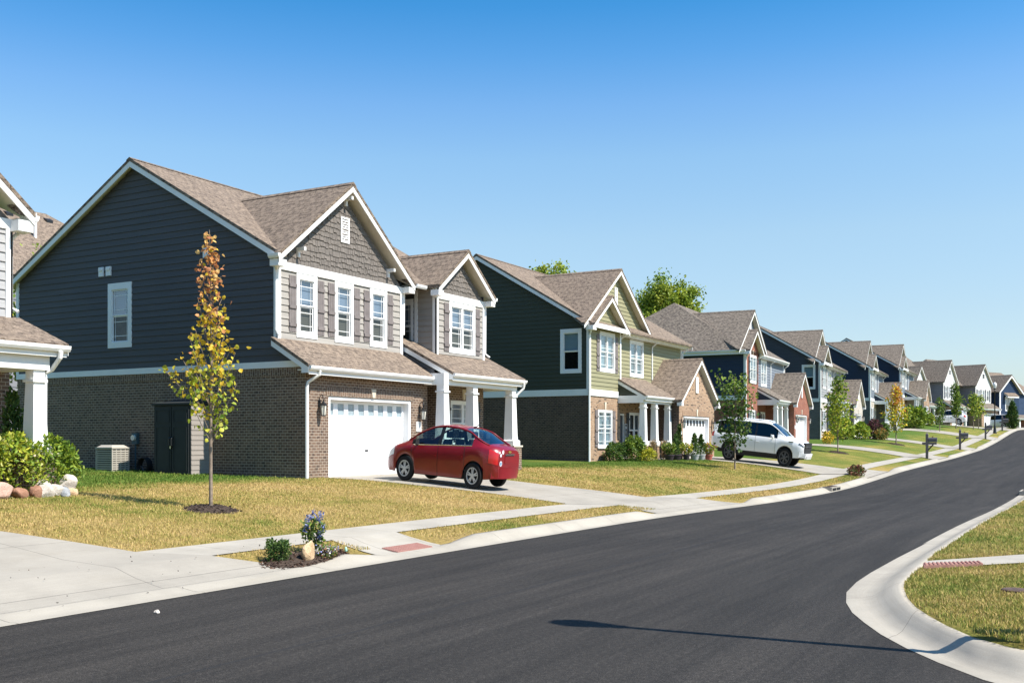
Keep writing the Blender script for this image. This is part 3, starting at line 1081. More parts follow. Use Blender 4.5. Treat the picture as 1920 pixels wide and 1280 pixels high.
# asphalt of the side street where the photographer stands (its right-hand corner is rounded)
CURB_R = [(60, 3.47), (45, 3.46), (36, 3.45), (31.3, 3.45), (24.4, 3.44), (20.1, 3.43), (18.2, 3.42), (16.9, 3.38), (15.7, 3.28), (14.7, 3.08), (13.9, 2.84), (13.2, 2.56), (12.5, 2.25), (11.8, 1.87), (11.2, 1.48), (10.6, 1.02), (10.2, 0.55), (9.9, 0.0), (9.7, -0.8), (9.6, -2.5), (9.6, -25)]
BACK_R = [(60, 2.82), (45, 2.80), (36, 2.78), (31.3, 2.75), (24.4, 2.74), (20.1, 2.70), (18.6, 2.64), (17.4, 2.60), (16.4, 2.56), (15.5, 2.50), (14.9, 2.40), (14.2, 2.25), (13.5, 2.05), (12.9, 1.82), (12.3, 1.55), (11.7, 1.22), (11.3, 0.85), (11.0, 0.3), (10.8, -0.6), (10.7, -2.4), (10.7, -25)]
side = [(p[0], p[1]) for p in CURB_R[5:]]
def flat_poly(name, mat, pts, z, kind='structure'):
    bm = bmesh.new()
    vs = [bm.verts.new((x, y, z)) for x, y in pts]
    f = bm.faces.new(vs)
    if f.normal.z < 0:
        f.normal_flip()
    bmesh.ops.triangulate(bm, faces=bm.faces[:])
    u = bm.loops.layers.uv.new("UVMap")
    for f in bm.faces:
        for l in f.loops:
            l[u].uv = (l.vert.co.x, l.vert.co.y)
    me = bpy.data.meshes.new(name)
    bm.to_mesh(me); bm.free()
    me.materials.append(MT[mat])
    o = bpy.data.objects.new(name, me); COL.objects.link(o)
    return struct(o, kind)
flat_poly('side_street', 'asphalt', [(-12, -25), (-12, 3.6), (21, 3.6)] + [(x - 0.0, y - 0.0) for x, y in CURB_R[4:]] , 0.001)

def strip_mesh(name, mat, rows, closed=False, smooth=True, kind='structure', uvs=None):
    """rows: list of polylines of equal length"""
    n = len(rows[0])
    v = [p for r in rows for p in r]
    f = []
    for i in range(len(rows) - 1):
        for j in range(n - 1):
            a = i * n + j
            f.append((a, a + 1, a + n + 1, a + n))
    me = bpy.data.meshes.new(name)
    me.from_pydata(v, [], f)
    uv = me.uv_layers.new(name="UVMap")
    acc = [0.0]
    for a, b in zip(rows[0], rows[0][1:]):
        acc.append(acc[-1] + math.dist(a, b))
    full = [(acc[j], i * 0.2) for i in range(len(rows)) for j in range(n)]
    li = np.empty(len(me.loops), dtype=np.int32)
    me.loops.foreach_get("vertex_index", li)
    uv.data.foreach_set("uv", np.array(full, dtype=np.float32)[li].ravel())
    me.materials.append(MT[mat])
    for p in me.polygons:
        p.use_smooth = smooth
    o = bpy.data.objects.new(name, me); COL.objects.link(o)
    return struct(o, kind)

def dens(pts, n=4):
    out = []
    for i in range(len(pts) - 1):
        for k in range(n):
            f = k / n
            out.append(tuple(a + (b - a) * f for a, b in zip(pts[i], pts[i + 1])))
    out.append(pts[-1])
    return out
def rolled(front, back, name):
    """rolled kerb and gutter between two outlines"""
    a, b = dens(front), dens(back)
    rows = []
    for f, h in ((-0.06, 0.006), (0.0, 0.012), (0.22, 0.004), (0.40, 0.02), (0.58, 0.085), (0.74, 0.155), (0.88, 0.185), (1.0, 0.19), (1.01, 0.0)):
        row = []
        for p, q in zip(a, b):
            x = p[0] + (q[0] - p[0]) * f; y = p[1] + (q[1] - p[1]) * f
            row.append((x, y, slerp(ZR, x) + h))
        rows.append(row)
    return strip_mesh(name, 'kerb_concrete', rows)
rolled(CURB_R, BACK_R, 'kerb')
ksS = frange(-40, 40, 0.5) + frange(40, 170, 1.0)[1:] + frange(170, 260, 2.5)[1:]
rows = []
for off, h in ((-0.07, 0.006), (0.0, 0.012), (0.10, 0.005), (0.19, 0.022), (0.30, 0.09), (0.41, 0.15), (0.52, 0.172), (0.62, 0.176), (0.64, -0.05)):
    row = []
    for s in ksS:
        x, y, z = W(s, KERB + off - 0.12)
        row.append((x, y, slerp(ZR, s) + (h * drop(s) if h > 0.02 else h) + (0.006 if 0.1 < off < 0.63 else 0)))
    rows.append(row)
strip_mesh('kerb', 'kerb_concrete', rows)
# storm drain inlet in the kerb is placed with the street objects

VERGE = [KERB + .48, 12.4, 12.8, 13.1]
grid_sheet('verge', 'turf', SS, VERGE, -0.01)
grid_sheet('sidewalk', 'walk_concrete', SS, [13.1, 13.5, 13.9, 14.3], 0.004)
grid_sheet('lawn', 'turf', SS, [14.3, 14.8, 15.4, 16, 17, 18, 19, 20, 21, 22, 23.5, 26, 30, 36, 45, 60], -0.006)
# right-hand verge and corner lawn
rows = []
bb = dens(BACK_R)
for k, (dx, h) in enumerate(((0.0, 0.185), (0.25, 0.20), (1.0, 0.23), (2.5, 0.27), (6.0, 0.33), (20.0, 0.5))):
    row = []
    n = len(bb)
    for i, p in enumerate(bb):
        # move away from the kerb towards the middle of the corner lot
        c = (bb[i][0] + dx * 0.25, bb[i][1] - dx) if i < n * 0.55 else (bb[i][0] + dx * (0.25 + 0.75 * (i / n - 0.55) / 0.45), bb[i][1] - dx * (1 - (i / n - 0.55) / 0.45 * 0.8))
        row.append((c[0], c[1], slerp(ZR, c[0]) + h))
    rows.append(row)
strip_mesh('corner_lawn', 'turf', rows)
# right side beyond the corner piece
rows = []
for off, h in ((0.0, 0.012), (0.22, 0.006), (0.4, 0.09), (0.6, 0.175), (0.72, 0.18)):
    rows.append([(W(s, 3.45 - off)[0], W(s, 3.45 - off)[1], slerp(ZR, s) + h) for s in frange(60, 260, 3)])
strip_mesh('kerb', 'kerb_concrete', rows)
grid_sheet('verge', 'turf', frange(60, 260, 3), [-30, -12, -4, 0, 2.0, 2.75], -0.005)

# driveways (outlines in street coordinates)
def drive(pts, name='driveway'):
    return poly_sheet(name, 'concrete', pts, 0.009 if pts[0][0] < 60 else 0.03)
DRIVES = [
    [(-3.0, KERB + .46), (14.0, KERB + .46), (12.75, 13.1), (12.2, 14.3), (11.5, 17.0), (11.3, 22.5), (2.0, 22.5), (-1.0, 14.3), (-2, 13.1)],
    [(30.2, KERB + .46), (38.6, KERB + .46), (36.4, 13.1), (34.6, 14.3), (33.0, 17.5), (32.6, 23.1), (27.2, 23.1), (27.4, 19), (28.45, 14.3), (29.6, 13.1)],
    [(62.2, KERB + .46), (69.2, KERB + .46), (67.0, 13.1), (66.2, 14.3), (65.6, 22.8), (60.1, 22.8), (60.6, 14.3), (61.6, 13.1)],
    [(90.2, KERB + .46), (96.8, KERB + .46), (95.0, 13.1), (94.4, 14.3), (93.6, 23.2), (88.2, 23.2), (88.6, 14.3), (89.4, 13.1)],
    [(113.2, KERB + .46), (119.4, KERB + .46), (118.4, 13.1), (118.0, 14.3), (117.8, 23.4), (112.2, 23.4), (112.6, 14.3), (113, 13.1)],
    [(137.7, KERB + .46), (143.4, KERB + .46), (142.8, 13.1), (142.4, 14.3), (142.2, 23.4), (136.6, 23.4), (137, 14.3), (137.4, 13.1)],
    [(160.5, KERB + .46), (166.5, KERB + .46), (166, 13.1), (165.5, 14.3), (164, 23.2), (157.8, 23.2), (159, 14.3), (160, 13.1)],
    [(173.5, KERB + .46), (181, KERB + .46), (180.5, 13.1), (180, 14.3), (180, 22.5), (174, 22.5), (174, 14.3), (173.8, 13.1)],
]
for d in DRIVES:
    drive(d)
# kerb ramp at the crossing
RAMP = [(15.55, KERB + .45), (18.3, KERB + .45), (18.0, 13.1), (16.9, 13.12), (16.05, 12.5)]
poly_sheet('kerb_ramp', 'walk_concrete', [(16.0, KERB + .36), (18.25, KERB + .36), (18.0, 13.15), (15.9, 13.15)], 0.012, 0.4)
# crossing walk on the right-hand corner
poly_sheet('sidewalk', 'walk_concrete', [(17.35, 2.50), (18.45, 2.62), (20.2, 1.0), (20.6, -3.0), (19.2, -3.2), (18.75, 0.9)], 0.03, 0.4)

# ---------------------------------------------------------------- grass blades
def GV(s, t):
    sg = np.arange(-40, 200, 0.5)
    zr = np.interp(s, sg, [slerp(ZR, a) for a in sg]); hb = np.interp(s, sg, [slerp(HB, a) for a in sg])
    k = 3.45 - t
    right = zr + np.interp(k, [0, .15, .4, .6, 3, 20, 200], [0, .02, .15, .19, .27, .4, 2.0])
    mid = zr + np.interp(t, [KERB, KERB + .15, KERB + .38, KERB + .5, 13.1, 14.3], [0, .02, .15, .17, .28, .33])
    x = (t - 14.3) / 7.2
    a = zr + .33
    lawn = a + (hb - a) * np.minimum(1.0, x * (1.45 - .45 * x))
    lawn = np.where(t >= 21.5, hb + np.interp(t, [21.5, 45, 100], [0, .5, 3.0]), lawn)
    return np.where(t < 3.45, right, np.where(t <= 14.3, mid, lawn))
def inside(px, py, poly):
    c = np.zeros(len(px), bool)
    n = len(poly)
    for i in range(n):
        x1, y1 = poly[i]; x2, y2 = poly[(i + 1) % n]
        m = ((y1 > py) != (y2 > py)) & (px < (x2 - x1) * (py - y1) / (y2 - y1 + 1e-12) + x1)
        c ^= m
    return c
BEDS = []          # filled with circles (x, y, r) where no grass grows
def blades(name, n, x0, x1, y0, y1, hmin, hmax, w, seed, keep, excl, label):
    rng = np.random.default_rng(seed)
    px = rng.uniform(x0, x1, n); py = rng.uniform(y0, y1, n)
    ok = keep(px, py)
    for e in excl:
        ok &= ~inside(px, py, e)
    for (bx, by, br) in BEDS:
        ok &= (px - bx) ** 2 + (py - by) ** 2 > br * br
    # thin and thick tufts
    ok &= rng.random(n) < 0.55 + 0.45 * (np.sin(px * 2.1 + 1.3 * np.sin(py * 1.7)) * np.sin(py * 2.7 + np.sin(px * 1.1)) > -0.3)
    px, py = px[ok], py[ok]
    n = len(px)
    pz = GV(px, py)
    h = rng.uniform(hmin, hmax, n) * (0.7 + 0.6 * rng.random(n) ** 2)
    ang = rng.uniform(0, 2 * np.pi, n)
    lean = rng.uniform(0.2, 1.1, n) * h
    la = rng.uniform(0, 2 * np.pi, n)
    dx, dy = np.cos(ang) * w / 2, np.sin(ang) * w / 2
    mx, my = px + np.cos(la) * lean * 0.35, py + np.sin(la) * lean * 0.35
    tx, ty = px + np.cos(la) * lean, py + np.sin(la) * lean
    V = np.empty((n, 5, 3))
    V[:, 0] = np.stack([px - dx, py - dy, pz - 0.01], 1); V[:, 1] = np.stack([px + dx, py + dy, pz - 0.01], 1)
    V[:, 2] = np.stack([mx + dx * .8, my + dy * .8, pz + h * 0.6], 1); V[:, 3] = np.stack([mx - dx * .8, my - dy * .8, pz + h * 0.6], 1)
    V[:, 4] = np.stack([tx, ty, pz + h], 1)
    me = bpy.data.meshes.new(name)
    me.vertices.add(n * 5)
    me.vertices.foreach_set("co", V.astype(np.float32).ravel())
    base = np.arange(n) * 5
    quad = np.stack([base, base + 1, base + 2, base + 3], 1); tri = np.stack([base + 3, base + 2, base + 4], 1)
    me.loops.add(n * 7)
    li = np.concatenate([quad, tri], 1).astype(np.int32).ravel()
    me.loops.foreach_set("vertex_index", li)
    me.polygons.add(n * 2)
    st = np.stack([np.arange(n) * 7, np.arange(n) * 7 + 4], 1).astype(np.int32).ravel()
    me.polygons.foreach_set("loop_start", st)
    a = me.attributes.new("tone", 'FLOAT', 'POINT')
    a.data.foreach_set("value", np.repeat(rng.random(n), 5).astype(np.float32))
    me.update(calc_edges=True)
    me.validate()
    me.materials.append(MT['blade'])
    o = bpy.data.objects.new(name, me); COL.objects.link(o)
    o["kind"] = 'stuff'
    o["label"] = label
    o["category"] = "grass"
    return o
# ================================================================ houses
CO = 0.228      # lap siding course

def house_grey():
    """charcoal and greige house nearest on the left (local origin: front left brick corner)"""
    h = thing('house', 'two-storey house with charcoal side, brown brick garage front and shake gables behind the red car', 'house', (26.35, 22.8, 0.95))
    D = 14.8; EZ = 7.45
    # ---- left side wall
    L = LEFT(0, D)
    sw = MB()
    wh = window(h, L, D - 9.47, D - 8.2, 4.69, 7.08, tw=0.2, tt=0.24, tb=0.22, lower='curtain')
    yr = 8.0
    wall(sw, L, [(0, 3.9), (13.6, 3.9), (13.6, EZ), (D - yr, EZ + 6.8 * 0.5625), (0, EZ)], [wh], CO)
    tri = [(13.6, 3.9), (14.75, 3.9), (13.6, 4.62)]
    sw.build('siding_wall', 'charcoal', h); sw = MB()
    wall(sw, L, tri, [], CO)
    sw.build('siding_wall', 'charcoal', h)
    bw = MB()
    wall(bw, L, [(0, -0.6), (D, -0.6), (D, 3.42), (0, 3.42)])
    bw.build('brick_wall', 'brick_brown', h)
    so = MB()
    L.box(so, 0, D - 0.002, 0.0, 0.012, 3.42, 3.69)
    so.build('soldier_course', 'brick_brown_soldier', h)
    band(h, L, -0.02, D - 0.15, 0.0, 0.05, 3.69, 3.9, 'water_table')
    band(h, L, -0.03, 0.13, 0.0, 0.05, 3.9, EZ + 0.05, 'corner_board')
    band(h, L, 13.47, 13.625, 0.0, 0.045, 4.66, EZ, 'corner_board')
    for (y, z) in ((9.82, 7.38), (9.42, 7.38), (4.43, 7.62)):
        mb = MB()
        a = D - y
        L.box(mb, a - 0.13, a + 0.13, 0.02, 0.075, z, z + 0.34)
        L.box(mb, a - 0.10, a + 0.10, 0.075, 0.11, z + 0.2, z + 0.3)
        mb.build('dryer_vent', 'white', h)
    # ---- main front
    F = FRONT(0, 1.2)
    holes = []
    for a in (0.90, 2.92, 4.96):
        holes.append(window(h, F, a, a + 1.07, 4.79, 6.975, tw=0.16, tt=0.2, tb=0.2))
    for a in (0.53, 1.985, 2.555, 4.005, 4.595, 6.045):
        shutter(h, F, a, a + 0.355, 4.95, 6.85)
    fw = MB()
    wall(fw, F, [(0, 4.45), (7.0, 4.45), (7.0, 7.0), (0, 7.0)], holes, CO)
    fw.build('siding_wall', 'greige', h)
    band(h, F, -0.03, 7.03, 0.0, 0.06, 6.98, 7.25, 'frieze_board')
    band(h, F, -0.045, 0.12, 0.0, 0.05, 4.5, 6.98, 'corner_board')
    band(h, F, 6.88, 7.045, 0.0, 0.05, 4.5, 6.98, 'corner_board')
    sg = MB()
    shakes(sg, F, [(0.0, 7.25), (7.0, 7.25), (3.5, 10.02)], 0.2, 3)
    sg.build('shake_gable', 'shake', h)
    louver_vent(h, F, 3.25, 3.73, 8.40, 9.32)
    # ---- deep gap between the blocks
    Rw = RIGHT(7.0, 1.2)
    g = MB(); wall(g, Rw, [(0, 3.0), (3.0, 3.0), (3.0, EZ), (0, EZ)], [], CO)
    BK = FRONT(7.0, 4.2)
    wall(g, BK, [(0, 3.0), (1.45, 3.0), (1.45, 9), (0, 9)], [], CO)
    G = LEFT(8.45, 4.2)
    gw = window(h, G, 4.2 - 2.55, 4.2 - 1.62, 4.85, 7.0, tw=0.13)
    wall(g, G, [(0, 3.0), (4.2 - 1.5, 3.0), (4.2 - 1.5, EZ), (0, EZ)], [gw], CO)
    g.build('siding_wall', 'charcoal', h)
    g2 = MB()
    wall(g2, G, [(4.2 - 1.5, 3.6), (4.2 - 0.55, 3.6), (4.2 - 0.55, EZ), (4.2 - 1.5, EZ)], [], CO)
    # ---- bay
    B = FRONT(8.45, 0.55)
    bh = window(h, B, 0.93, 2.93, 4.86, 6.95, tw=0.16, tt=0.2, tb=0.2, nx=2)
    shutter(h, B, 0.55, 0.915, 4.9, 6.85); shutter(h, B, 2.945, 3.3, 4.9, 6.85)
    wall(g2, B, [(0, 4.3), (3.65, 4.3), (3.65, 7.0), (0, 7.0)], [bh], CO)
    g2.build('siding_wall', 'greige', h)
    band(h, G, 4.2 - 1.56, 4.2 - 1.42, 0.0, 0.05, 5.2, EZ - 0.1, 'corner_board')
    band(h, G, 4.2 - 0.68, 4.2 - 0.50, 0.0, 0.05, 4.7, EZ - 0.1, 'corner_board')
    band(h, B, -0.03, 3.68, 0.0, 0.06, 6.96, 7.23, 'frieze_board')
    band(h, B, -0.05, 0.12, 0.0, 0.05, 4.6, 6.96, 'corner_board')
    band(h, B, 3.53, 3.70, 0.0, 0.05, 4.6, 6.96, 'corner_board')
    sg = MB()
    shakes(sg, B, [(0.0, 7.23), (3.65, 7.23), (1.825, 8.65)], 0.2, 8)
    sg.build('shake_gable', 'shake', h)
    # ---- right side
    RS = RIGHT(12.1, 0.55)
    rs = MB(); wall(rs, RS, [(0, 3.9), (D - 0.55, 3.9), (D - 0.55, EZ), (yr - 0.55, EZ + 3.8), (0.65, EZ), (0, EZ)], [], CO * 2)
    rs.build('siding_wall', 'charcoal', h)
    rb = MB(); wall(rb, RS, [(0, -0.6), (D - 0.55, -0.6), (D - 0.55, 3.9), (0, 3.9)])
    rb.build('brick_wall', 'brick_brown', h); rb = MB()
    BKW = BACK(12.1, D)
    wall(rb, BKW, [(0, -0.6), (12.1, -0.6), (12.1, 3.9), (0, 3.9)])
    rb.build('brick_wall', 'brick_brown', h)
    bk = MB(); wall(bk, BKW, [(0, 3.9), (12.1, 3.9), (12.1, EZ), (0, EZ)], [], CO * 2)
    bk.build('siding_wall', 'charcoal', h)
    # ---- garage
    A = FRONT(0, 0)
    gd = garage_door(h, A, 1.17, 5.98, 2.77)
    gb = MB()
    wall(gb, A, [(0, -0.6), (7.05, -0.6), (7.05, 3.42), (0, 3.42)], [(gd[0], gd[1], -0.05, gd[3])])
    # reveals of the opening
    for (x, d) in ((1.17, 1), (5.98, -1)):
        gb.face([(x, 0, 0), (x, 0.3, 0), (x, 0.3, 2.77), (x, 0, 2.77)])
    gb.face([(1.17, 0, 2.77), (5.98, 0, 2.77), (5.98, 0.3, 2.77), (1.17, 0.3, 2.77)])
    GR = RIGHT(7.05, 0)
    wall(gb, GR, [(0, -0.6), (2.3, -0.6), (2.3, 4.2), (0, 3.6)])
    gb.build('brick_wall', 'brick_brown', h)
    so = MB()
    A.box(so, 0, 7.05, 0, 0.012, 3.42, 3.66)
    A.box(so, 1.05, 6.1, 0, 0.014, 2.785, 3.07)
    so.build('soldier_course', 'brick_brown_soldier', h)
    keystone(h, A, 3.62, 2.79, 3.10)
    band(h, A, -0.02, 7.07, 0.0, 0.03, 3.50, 3.62, 'frieze_board')
    wall_lamp(h, A, 0.68, 2.50); wall_lamp(h, A, 6.50, 2.46)
    pl = MB(); A.box(pl, 6.28, 6.6, 0.0, 0.03, 1.62, 2.0); pl.build('house_number_plate', 'white', h)
    shed_roof(h, -0.32, 6.86, -0.40, 3.76, 1.2, 4.70, name='garage_roof', right=False)
    # ---- porch
    shed_roof(h, 7.13, 12.85, -1.10, 3.90, 1.75, 5.36, name='porch_roof')
    P = MB()
    LP = LEFT(7.18, 1.75)
    wall(P, LP, [(0.0, 3.86), (2.0, 3.86), (2.0, 4.0), (0.0, 4.98)], [], CO)
    P.build('porch_gable', 'charcoal', h)
    beam = MB()
    beam.box(6.80, 12.42, -0.93, -0.57, 3.40, 3.84)
    beam.box(6.80, 7.16, -0.57, 0.0, 3.402, 3.842)
    beam.box(12.06, 12.42, -0.57, 0.55, 3.402, 3.838)
    beam.build('porch_beam', 'white', h)
    ce = MB(); ce.box(7.16, 12.06, -0.57, 0.55, 3.62, 3.66); ce.build('porch_ceiling', 'cream', h)
    fl = MB(); fl.box(7.06, 12.45, -1.0, 0.55, -0.6, 0.16); fl.box(7.06, 8.45, 0.55, 2.0, -0.6, 0.16); fl.build('porch_floor', 'concrete', h)
    for x in (6.98, 9.09, 12.2):
        column(h, x, -0.75, 1.08, 3.42, pier=0.34, z_floor=-0.3)
    pb = MB()
    PB = FRONT(8.45, 0.55)
    ph = window(h, PB, 1.03, 2.95, 1.05, 2.92, tw=0.1, tt=0.12, tb=0.1, nx=2, proud=0.03, sill=True, blind='curtain', lower='interior')
    shutter(h, PB, 0.66, 1.0, 1.0, 2.9, 'graphite'); shutter(h, PB, 2.98, 3.3, 1.0, 2.9, 'graphite')
    wall(pb, PB, [(0, -0.3), (3.65, -0.3), (3.65, 4.3), (0, 4.3)], [ph])
    EL = LEFT(8.45, 2.0)
    wall(pb, EL, [(0, -0.3), (1.45, -0.3), (1.45, 4.2), (0, 4.2)])
    EB = FRONT(7.05, 2.0)
    wall(pb, EB, [(0, -0.3), (1.4, -0.3), (1.4, 4.2), (0, 4.2)], [(0.15, 1.25, 0.1, 2.75)])
    pb.build('brick_wall', 'brick_brown', h)
    keystone(h, PB, 2.06, 2.97, 3.4, 0.1)
    dr = MB(); EB.box(dr, 0.15, 1.25, -0.1, -0.05, 0.1, 2.75); dr.build('front_door', 'shutter', h)
    # ---- roofs
    gable_roof(h, 'x', 8.0, 7.2, -0.30, 12.42, EZ, 11.5, name='main_roof', front=True, back=True, cuts=[(-0.012, 7.012, 0.7), (8.44, 12.11, 0.3)])
    gable_roof(h, 'y', 3.5, 3.87, 0.78, 6.4, EZ, 10.53, name='gable_roof', a1e=0.95)
    gable_roof(h, 'y', 10.27, 2.17, 0.13, 3.85, EZ, 9.13, name='gable_roof', a1e=0.98)
    # eave returns at the feet of the gables
    for (x0, x1, y0, y1) in ((-0.37, 0.02, 0.815, 1.2), (6.98, 7.37, 0.815, 1.2), (8.08, 8.43, 0.165, 0.55), (12.12, 12.44, 0.165, 0.55)):
        eave_box(h, x0, x1, y0, y1, 7.02, 7.24)
    # brackets under the big gable
    for (x, z) in ((0.95, 7.72), (6.05, 7.72), (3.5, 9.95)):
        mb = MB(); mb.box(x - 0.05, x + 0.05, 0.82, 1.2, z - 0.02, z + 0.10); mb.box(x - 0.045, x + 0.045, 1.08, 1.2, z - 0.22, z - 0.02)
        mb.build('gable_bracket', 'white', h)
    gutter(h, (-0.37, 1.18, EZ - 0.05), (-0.37, 0.72, EZ - 0.05), (-1, 0, 0))
    gutter(h, (7.37, 0.8, EZ - 0.05), (7.37, 2.0, EZ - 0.05), (1, 0, 0))
    gutter(h, (7.4, 0.83, EZ - 0.05), (8.08, 0.83, EZ - 0.05), (0, -1, 0))
    gutter(h, (12.45, 0.12, EZ - 0.05), (12.45, 0.85, EZ - 0.05), (1, 0, 0))
    downspout(h, [(-0.30, 0.95, 7.28), (-0.28, 0.98, 7.12), (-0.10, 1.16, 6.95), (-0.09, 1.17, 6.7), (-0.09, 1.17, 4.95), (-0.06, 1.08, 4.78)], 0.055)
    downspout(h, [(0.20, -0.45, 3.55), (0.20, -0.42, 3.42), (0.02, -0.10, 3.18), (0.0, -0.07, 3.0), (0.0, -0.07, -0.1)], 0.055)
    downspout(h, [(7.3, 0.9, 7.28), (7.25, 0.95, 7.15), (7.1, 1.15, 7.0), (7.09, 1.16, 5.4)], 0.05)
    downspout(h, [(12.4, 0.3, 7.28), (12.35, 0.35, 7.15), (12.18, 0.5, 7.0), (12.16, 0.5, 5.0), (12.3, 0.36, 4.85)], 0.05)
    downspout(h, [(12.62, -1.18, 3.7), (12.62, -1.14, 3.5), (12.45, -0.9, 3.2), (12.40, -0.78, 3.1), (12.40, -0.78, 0.0)], 0.05)
    return h

MT['brick_dark_soldier'] = brick_mat("dark_soldier_brick", [(0.085, 0.062, 0.050), (0.055, 0.041, 0.035), (0.04, 0.032, 0.03)], (0.135, 0.115, 0.10), bw=0.28, bh=0.10, soldier=True)
MT_dark_soldier = 'brick_dark_soldier'

def house_b(u0, z0, rz, label, side, front, brick_f, soldier, brick_s, bump_brick=False, hip=False, side_win=True, shingle='shingle2', vf=24.5, details=True, shut='shutter', piers=True, gy=-0.12):
    """gabled two-storey plan repeated along the street: bump with window stack, porch, projecting garage gable"""
    h = thing('house', label, 'house', (u0, vf, z0), rz, 'two-storey houses along the street')
    EZ = 7.5; D = 14.0; W = 14.8; BW = 4.15; M = 0.3
    G0, G1, GY = 8.35, 14.8, -2.0
    c2 = CO if details else CO * 1.0
    L = LEFT(0, D)
    sw = MB()
    holes = []
    if side_win:
        holes.append(window(h, L, D - 1.74, D - 0.44, 4.85, 7.28, tw=0.2, tt=0.22, tb=0.2, prairie=False, blind='blind_green', lower='interior'))
    if hip:
        poly = [(0, 3.97), (D, 3.97), (D, EZ), (0, EZ)]
    else:
        poly = [(0, 3.97), (D, 3.97), (D, EZ), (D - 7, EZ + 7 * 0.585 - 0.05), (0, EZ)]
    wall(sw, L, poly, holes, c2)
    sw.build('siding_wall', side, h)
    bs = MB(); wall(bs, L, [(0, -1.2), (D, -1.2), (D, 3.62), (0, 3.62)])
    bs.build('brick_wall', brick_s, h); bs = MB()
    RS = RIGHT(W, M)
    wall(bs, RS, [(0, -1.2), (D - M, -1.2), (D - M, 3.62), (0, 3.62)])
    bs.build('brick_wall', brick_s, h)
    rs = MB(); wall(rs, RS, [(0, 3.62), (D - M, 3.62), (D - M, EZ), (7 - M, EZ + 3.9), (0, EZ)], [], CO * 2)
    rs.build('siding_wall', side, h); rs = MB()
    BKW = BACK(W, D); wall(rs, BKW, [(0, 0), (W, 0), (W, EZ), (0, EZ)], [], CO * 2)
    rs.build('siding_wall', side, h)
    band(h, L, -0.02, D - 0.04, 0.0, 0.05, 3.62, 3.97, 'water_table')
    band(h, L, D - 0.14, D + 0.045, 0.0, 0.045, 3.97, EZ - 0.02, 'corner_board')
    # front bump
    F = FRONT(0, 0)
    fb = MB(); fs = MB()
    w1 = window(h, F, 1.29, 3.34, 4.99, 7.24, tw=0.14, nx=2, prairie=True, blind='blind_green', lower='blind_green', lowglass='glass')
    w2 = window(h, F, 1.09, 3.0, 0.80, 2.88, tw=0.1, tt=0.12, tb=0.1, nx=2, proud=0.03, sill=True, blind='blind_green', lower='blind_green', lowglass='glass')
    if bump_brick:
        wall(fb, F, [(0, -1.2), (BW, -1.2), (BW, EZ + 0.1), (0, EZ + 0.1)], [w1, w2])
        so2 = MB(); F.box(so2, 1.2, 3.45, 0, 0.012, 7.25, 7.5); so2.build('soldier_course', soldier, h)
        keystone(h, F, 2.3, 7.26, 7.62, 0.1)
    else:
        wall(fb, F, [(0, -1.2), (BW, -1.2), (BW, 3.62), (0, 3.62)], [w2])
        wall(fs, F, [(0, 3.97), (BW, 3.97), (BW, EZ), (0, EZ)], [w1], c2)
        band(h, F, -0.05, BW + 0.05, 0.0, 0.055, 3.62, 3.97, 'water_table')
        band(h, F, -0.045, 0.13, 0.0, 0.05, 3.97, EZ, 'corner_board')
        band(h, F, BW - 0.13, BW + 0.045, 0.0, 0.05, 3.97, EZ, 'corner_board')
    so = MB(); F.box(so, 1.0, 3.1, 0, 0.014, 2.9, 3.16); so.build('soldier_course', soldier, h)
    keystone(h, F, 2.05, 2.91, 3.32, 0.1)
    for a, z0_, z1_ in ((0.90, 5.0, 7.05), (3.38, 5.0, 7.05), (0.70, 0.82, 2.86), (3.04, 0.82, 2.86)):
        shutter(h, F, a, a + 0.35, z0_, z1_, shut)
    if fs.f:
        fs.build('siding_wall', front, h); fs = MB()
    BR = RIGHT(BW, 0); wall(fb, BR, [(0, -1.2), (3.0, -1.2), (3.0, 3.62), (0, 3.62)])
    # main front
    MF = FRONT(0, M)
    w3 = window(h, MF, 6.17, 8.26, 4.98, 7.19, tw=0.14, nx=2, blind='blind_green', lower='blind_green', lowglass='glass')
    wall(fs, MF, [(BW, 3.6), (W, 3.6), (W, EZ), (BW, EZ)], [w3], c2)
    band(h, MF, W - 0.14, W + 0.04, 0.0, 0.05, 3.6, EZ, 'corner_board')
    downspout(h, [(9.6, M - 0.42, EZ - 0.15), (9.6, M - 0.36, EZ - 0.3), (9.6, M - 0.08, EZ - 0.5), (9.6, M - 0.06, EZ - 0.7), (9.6, M - 0.06, 4.95)], 0.05)
    # gables over the front
    fs.build('siding_wall', front, h); fs = MB()
    BG = FRONT(0, gy + 0.42)
    wall(fs, BG, [(-0.4, EZ + 0.12), (8.6, EZ + 0.12), (4.1, 10.75)], [], c2)
    fs.build('gable_wall', front, h); fs = MB()
    SGF = FRONT(0, -0.02)
    if bump_brick:
        wall(fb, SGF, [(0.0, EZ + 0.1), (4.2, EZ + 0.1), (2.1, 9.2)])
    else:
        wall(fs, SGF, [(0.0, EZ + 0.12), (4.2, EZ + 0.12), (2.1, 8.95)], [], c2)
    fs.build('gable_wall', front, h)
    fb.build('brick_wall', brick_f, h); fb = MB()
    louver_vent(h, BG, 3.95, 4.35, 9.0, 10.0)
    gable_roof(h, 'y', 4.1, 4.9, gy, 6.2, EZ, 11.05, name='gable_roof', mat=shingle, a1e=gy + 0.17)
    gable_roof(h, 'y', 2.1, 2.45, -0.46, 2.75, EZ, 9.25, name='gable_roof', mat=shingle, a1e=-0.2)
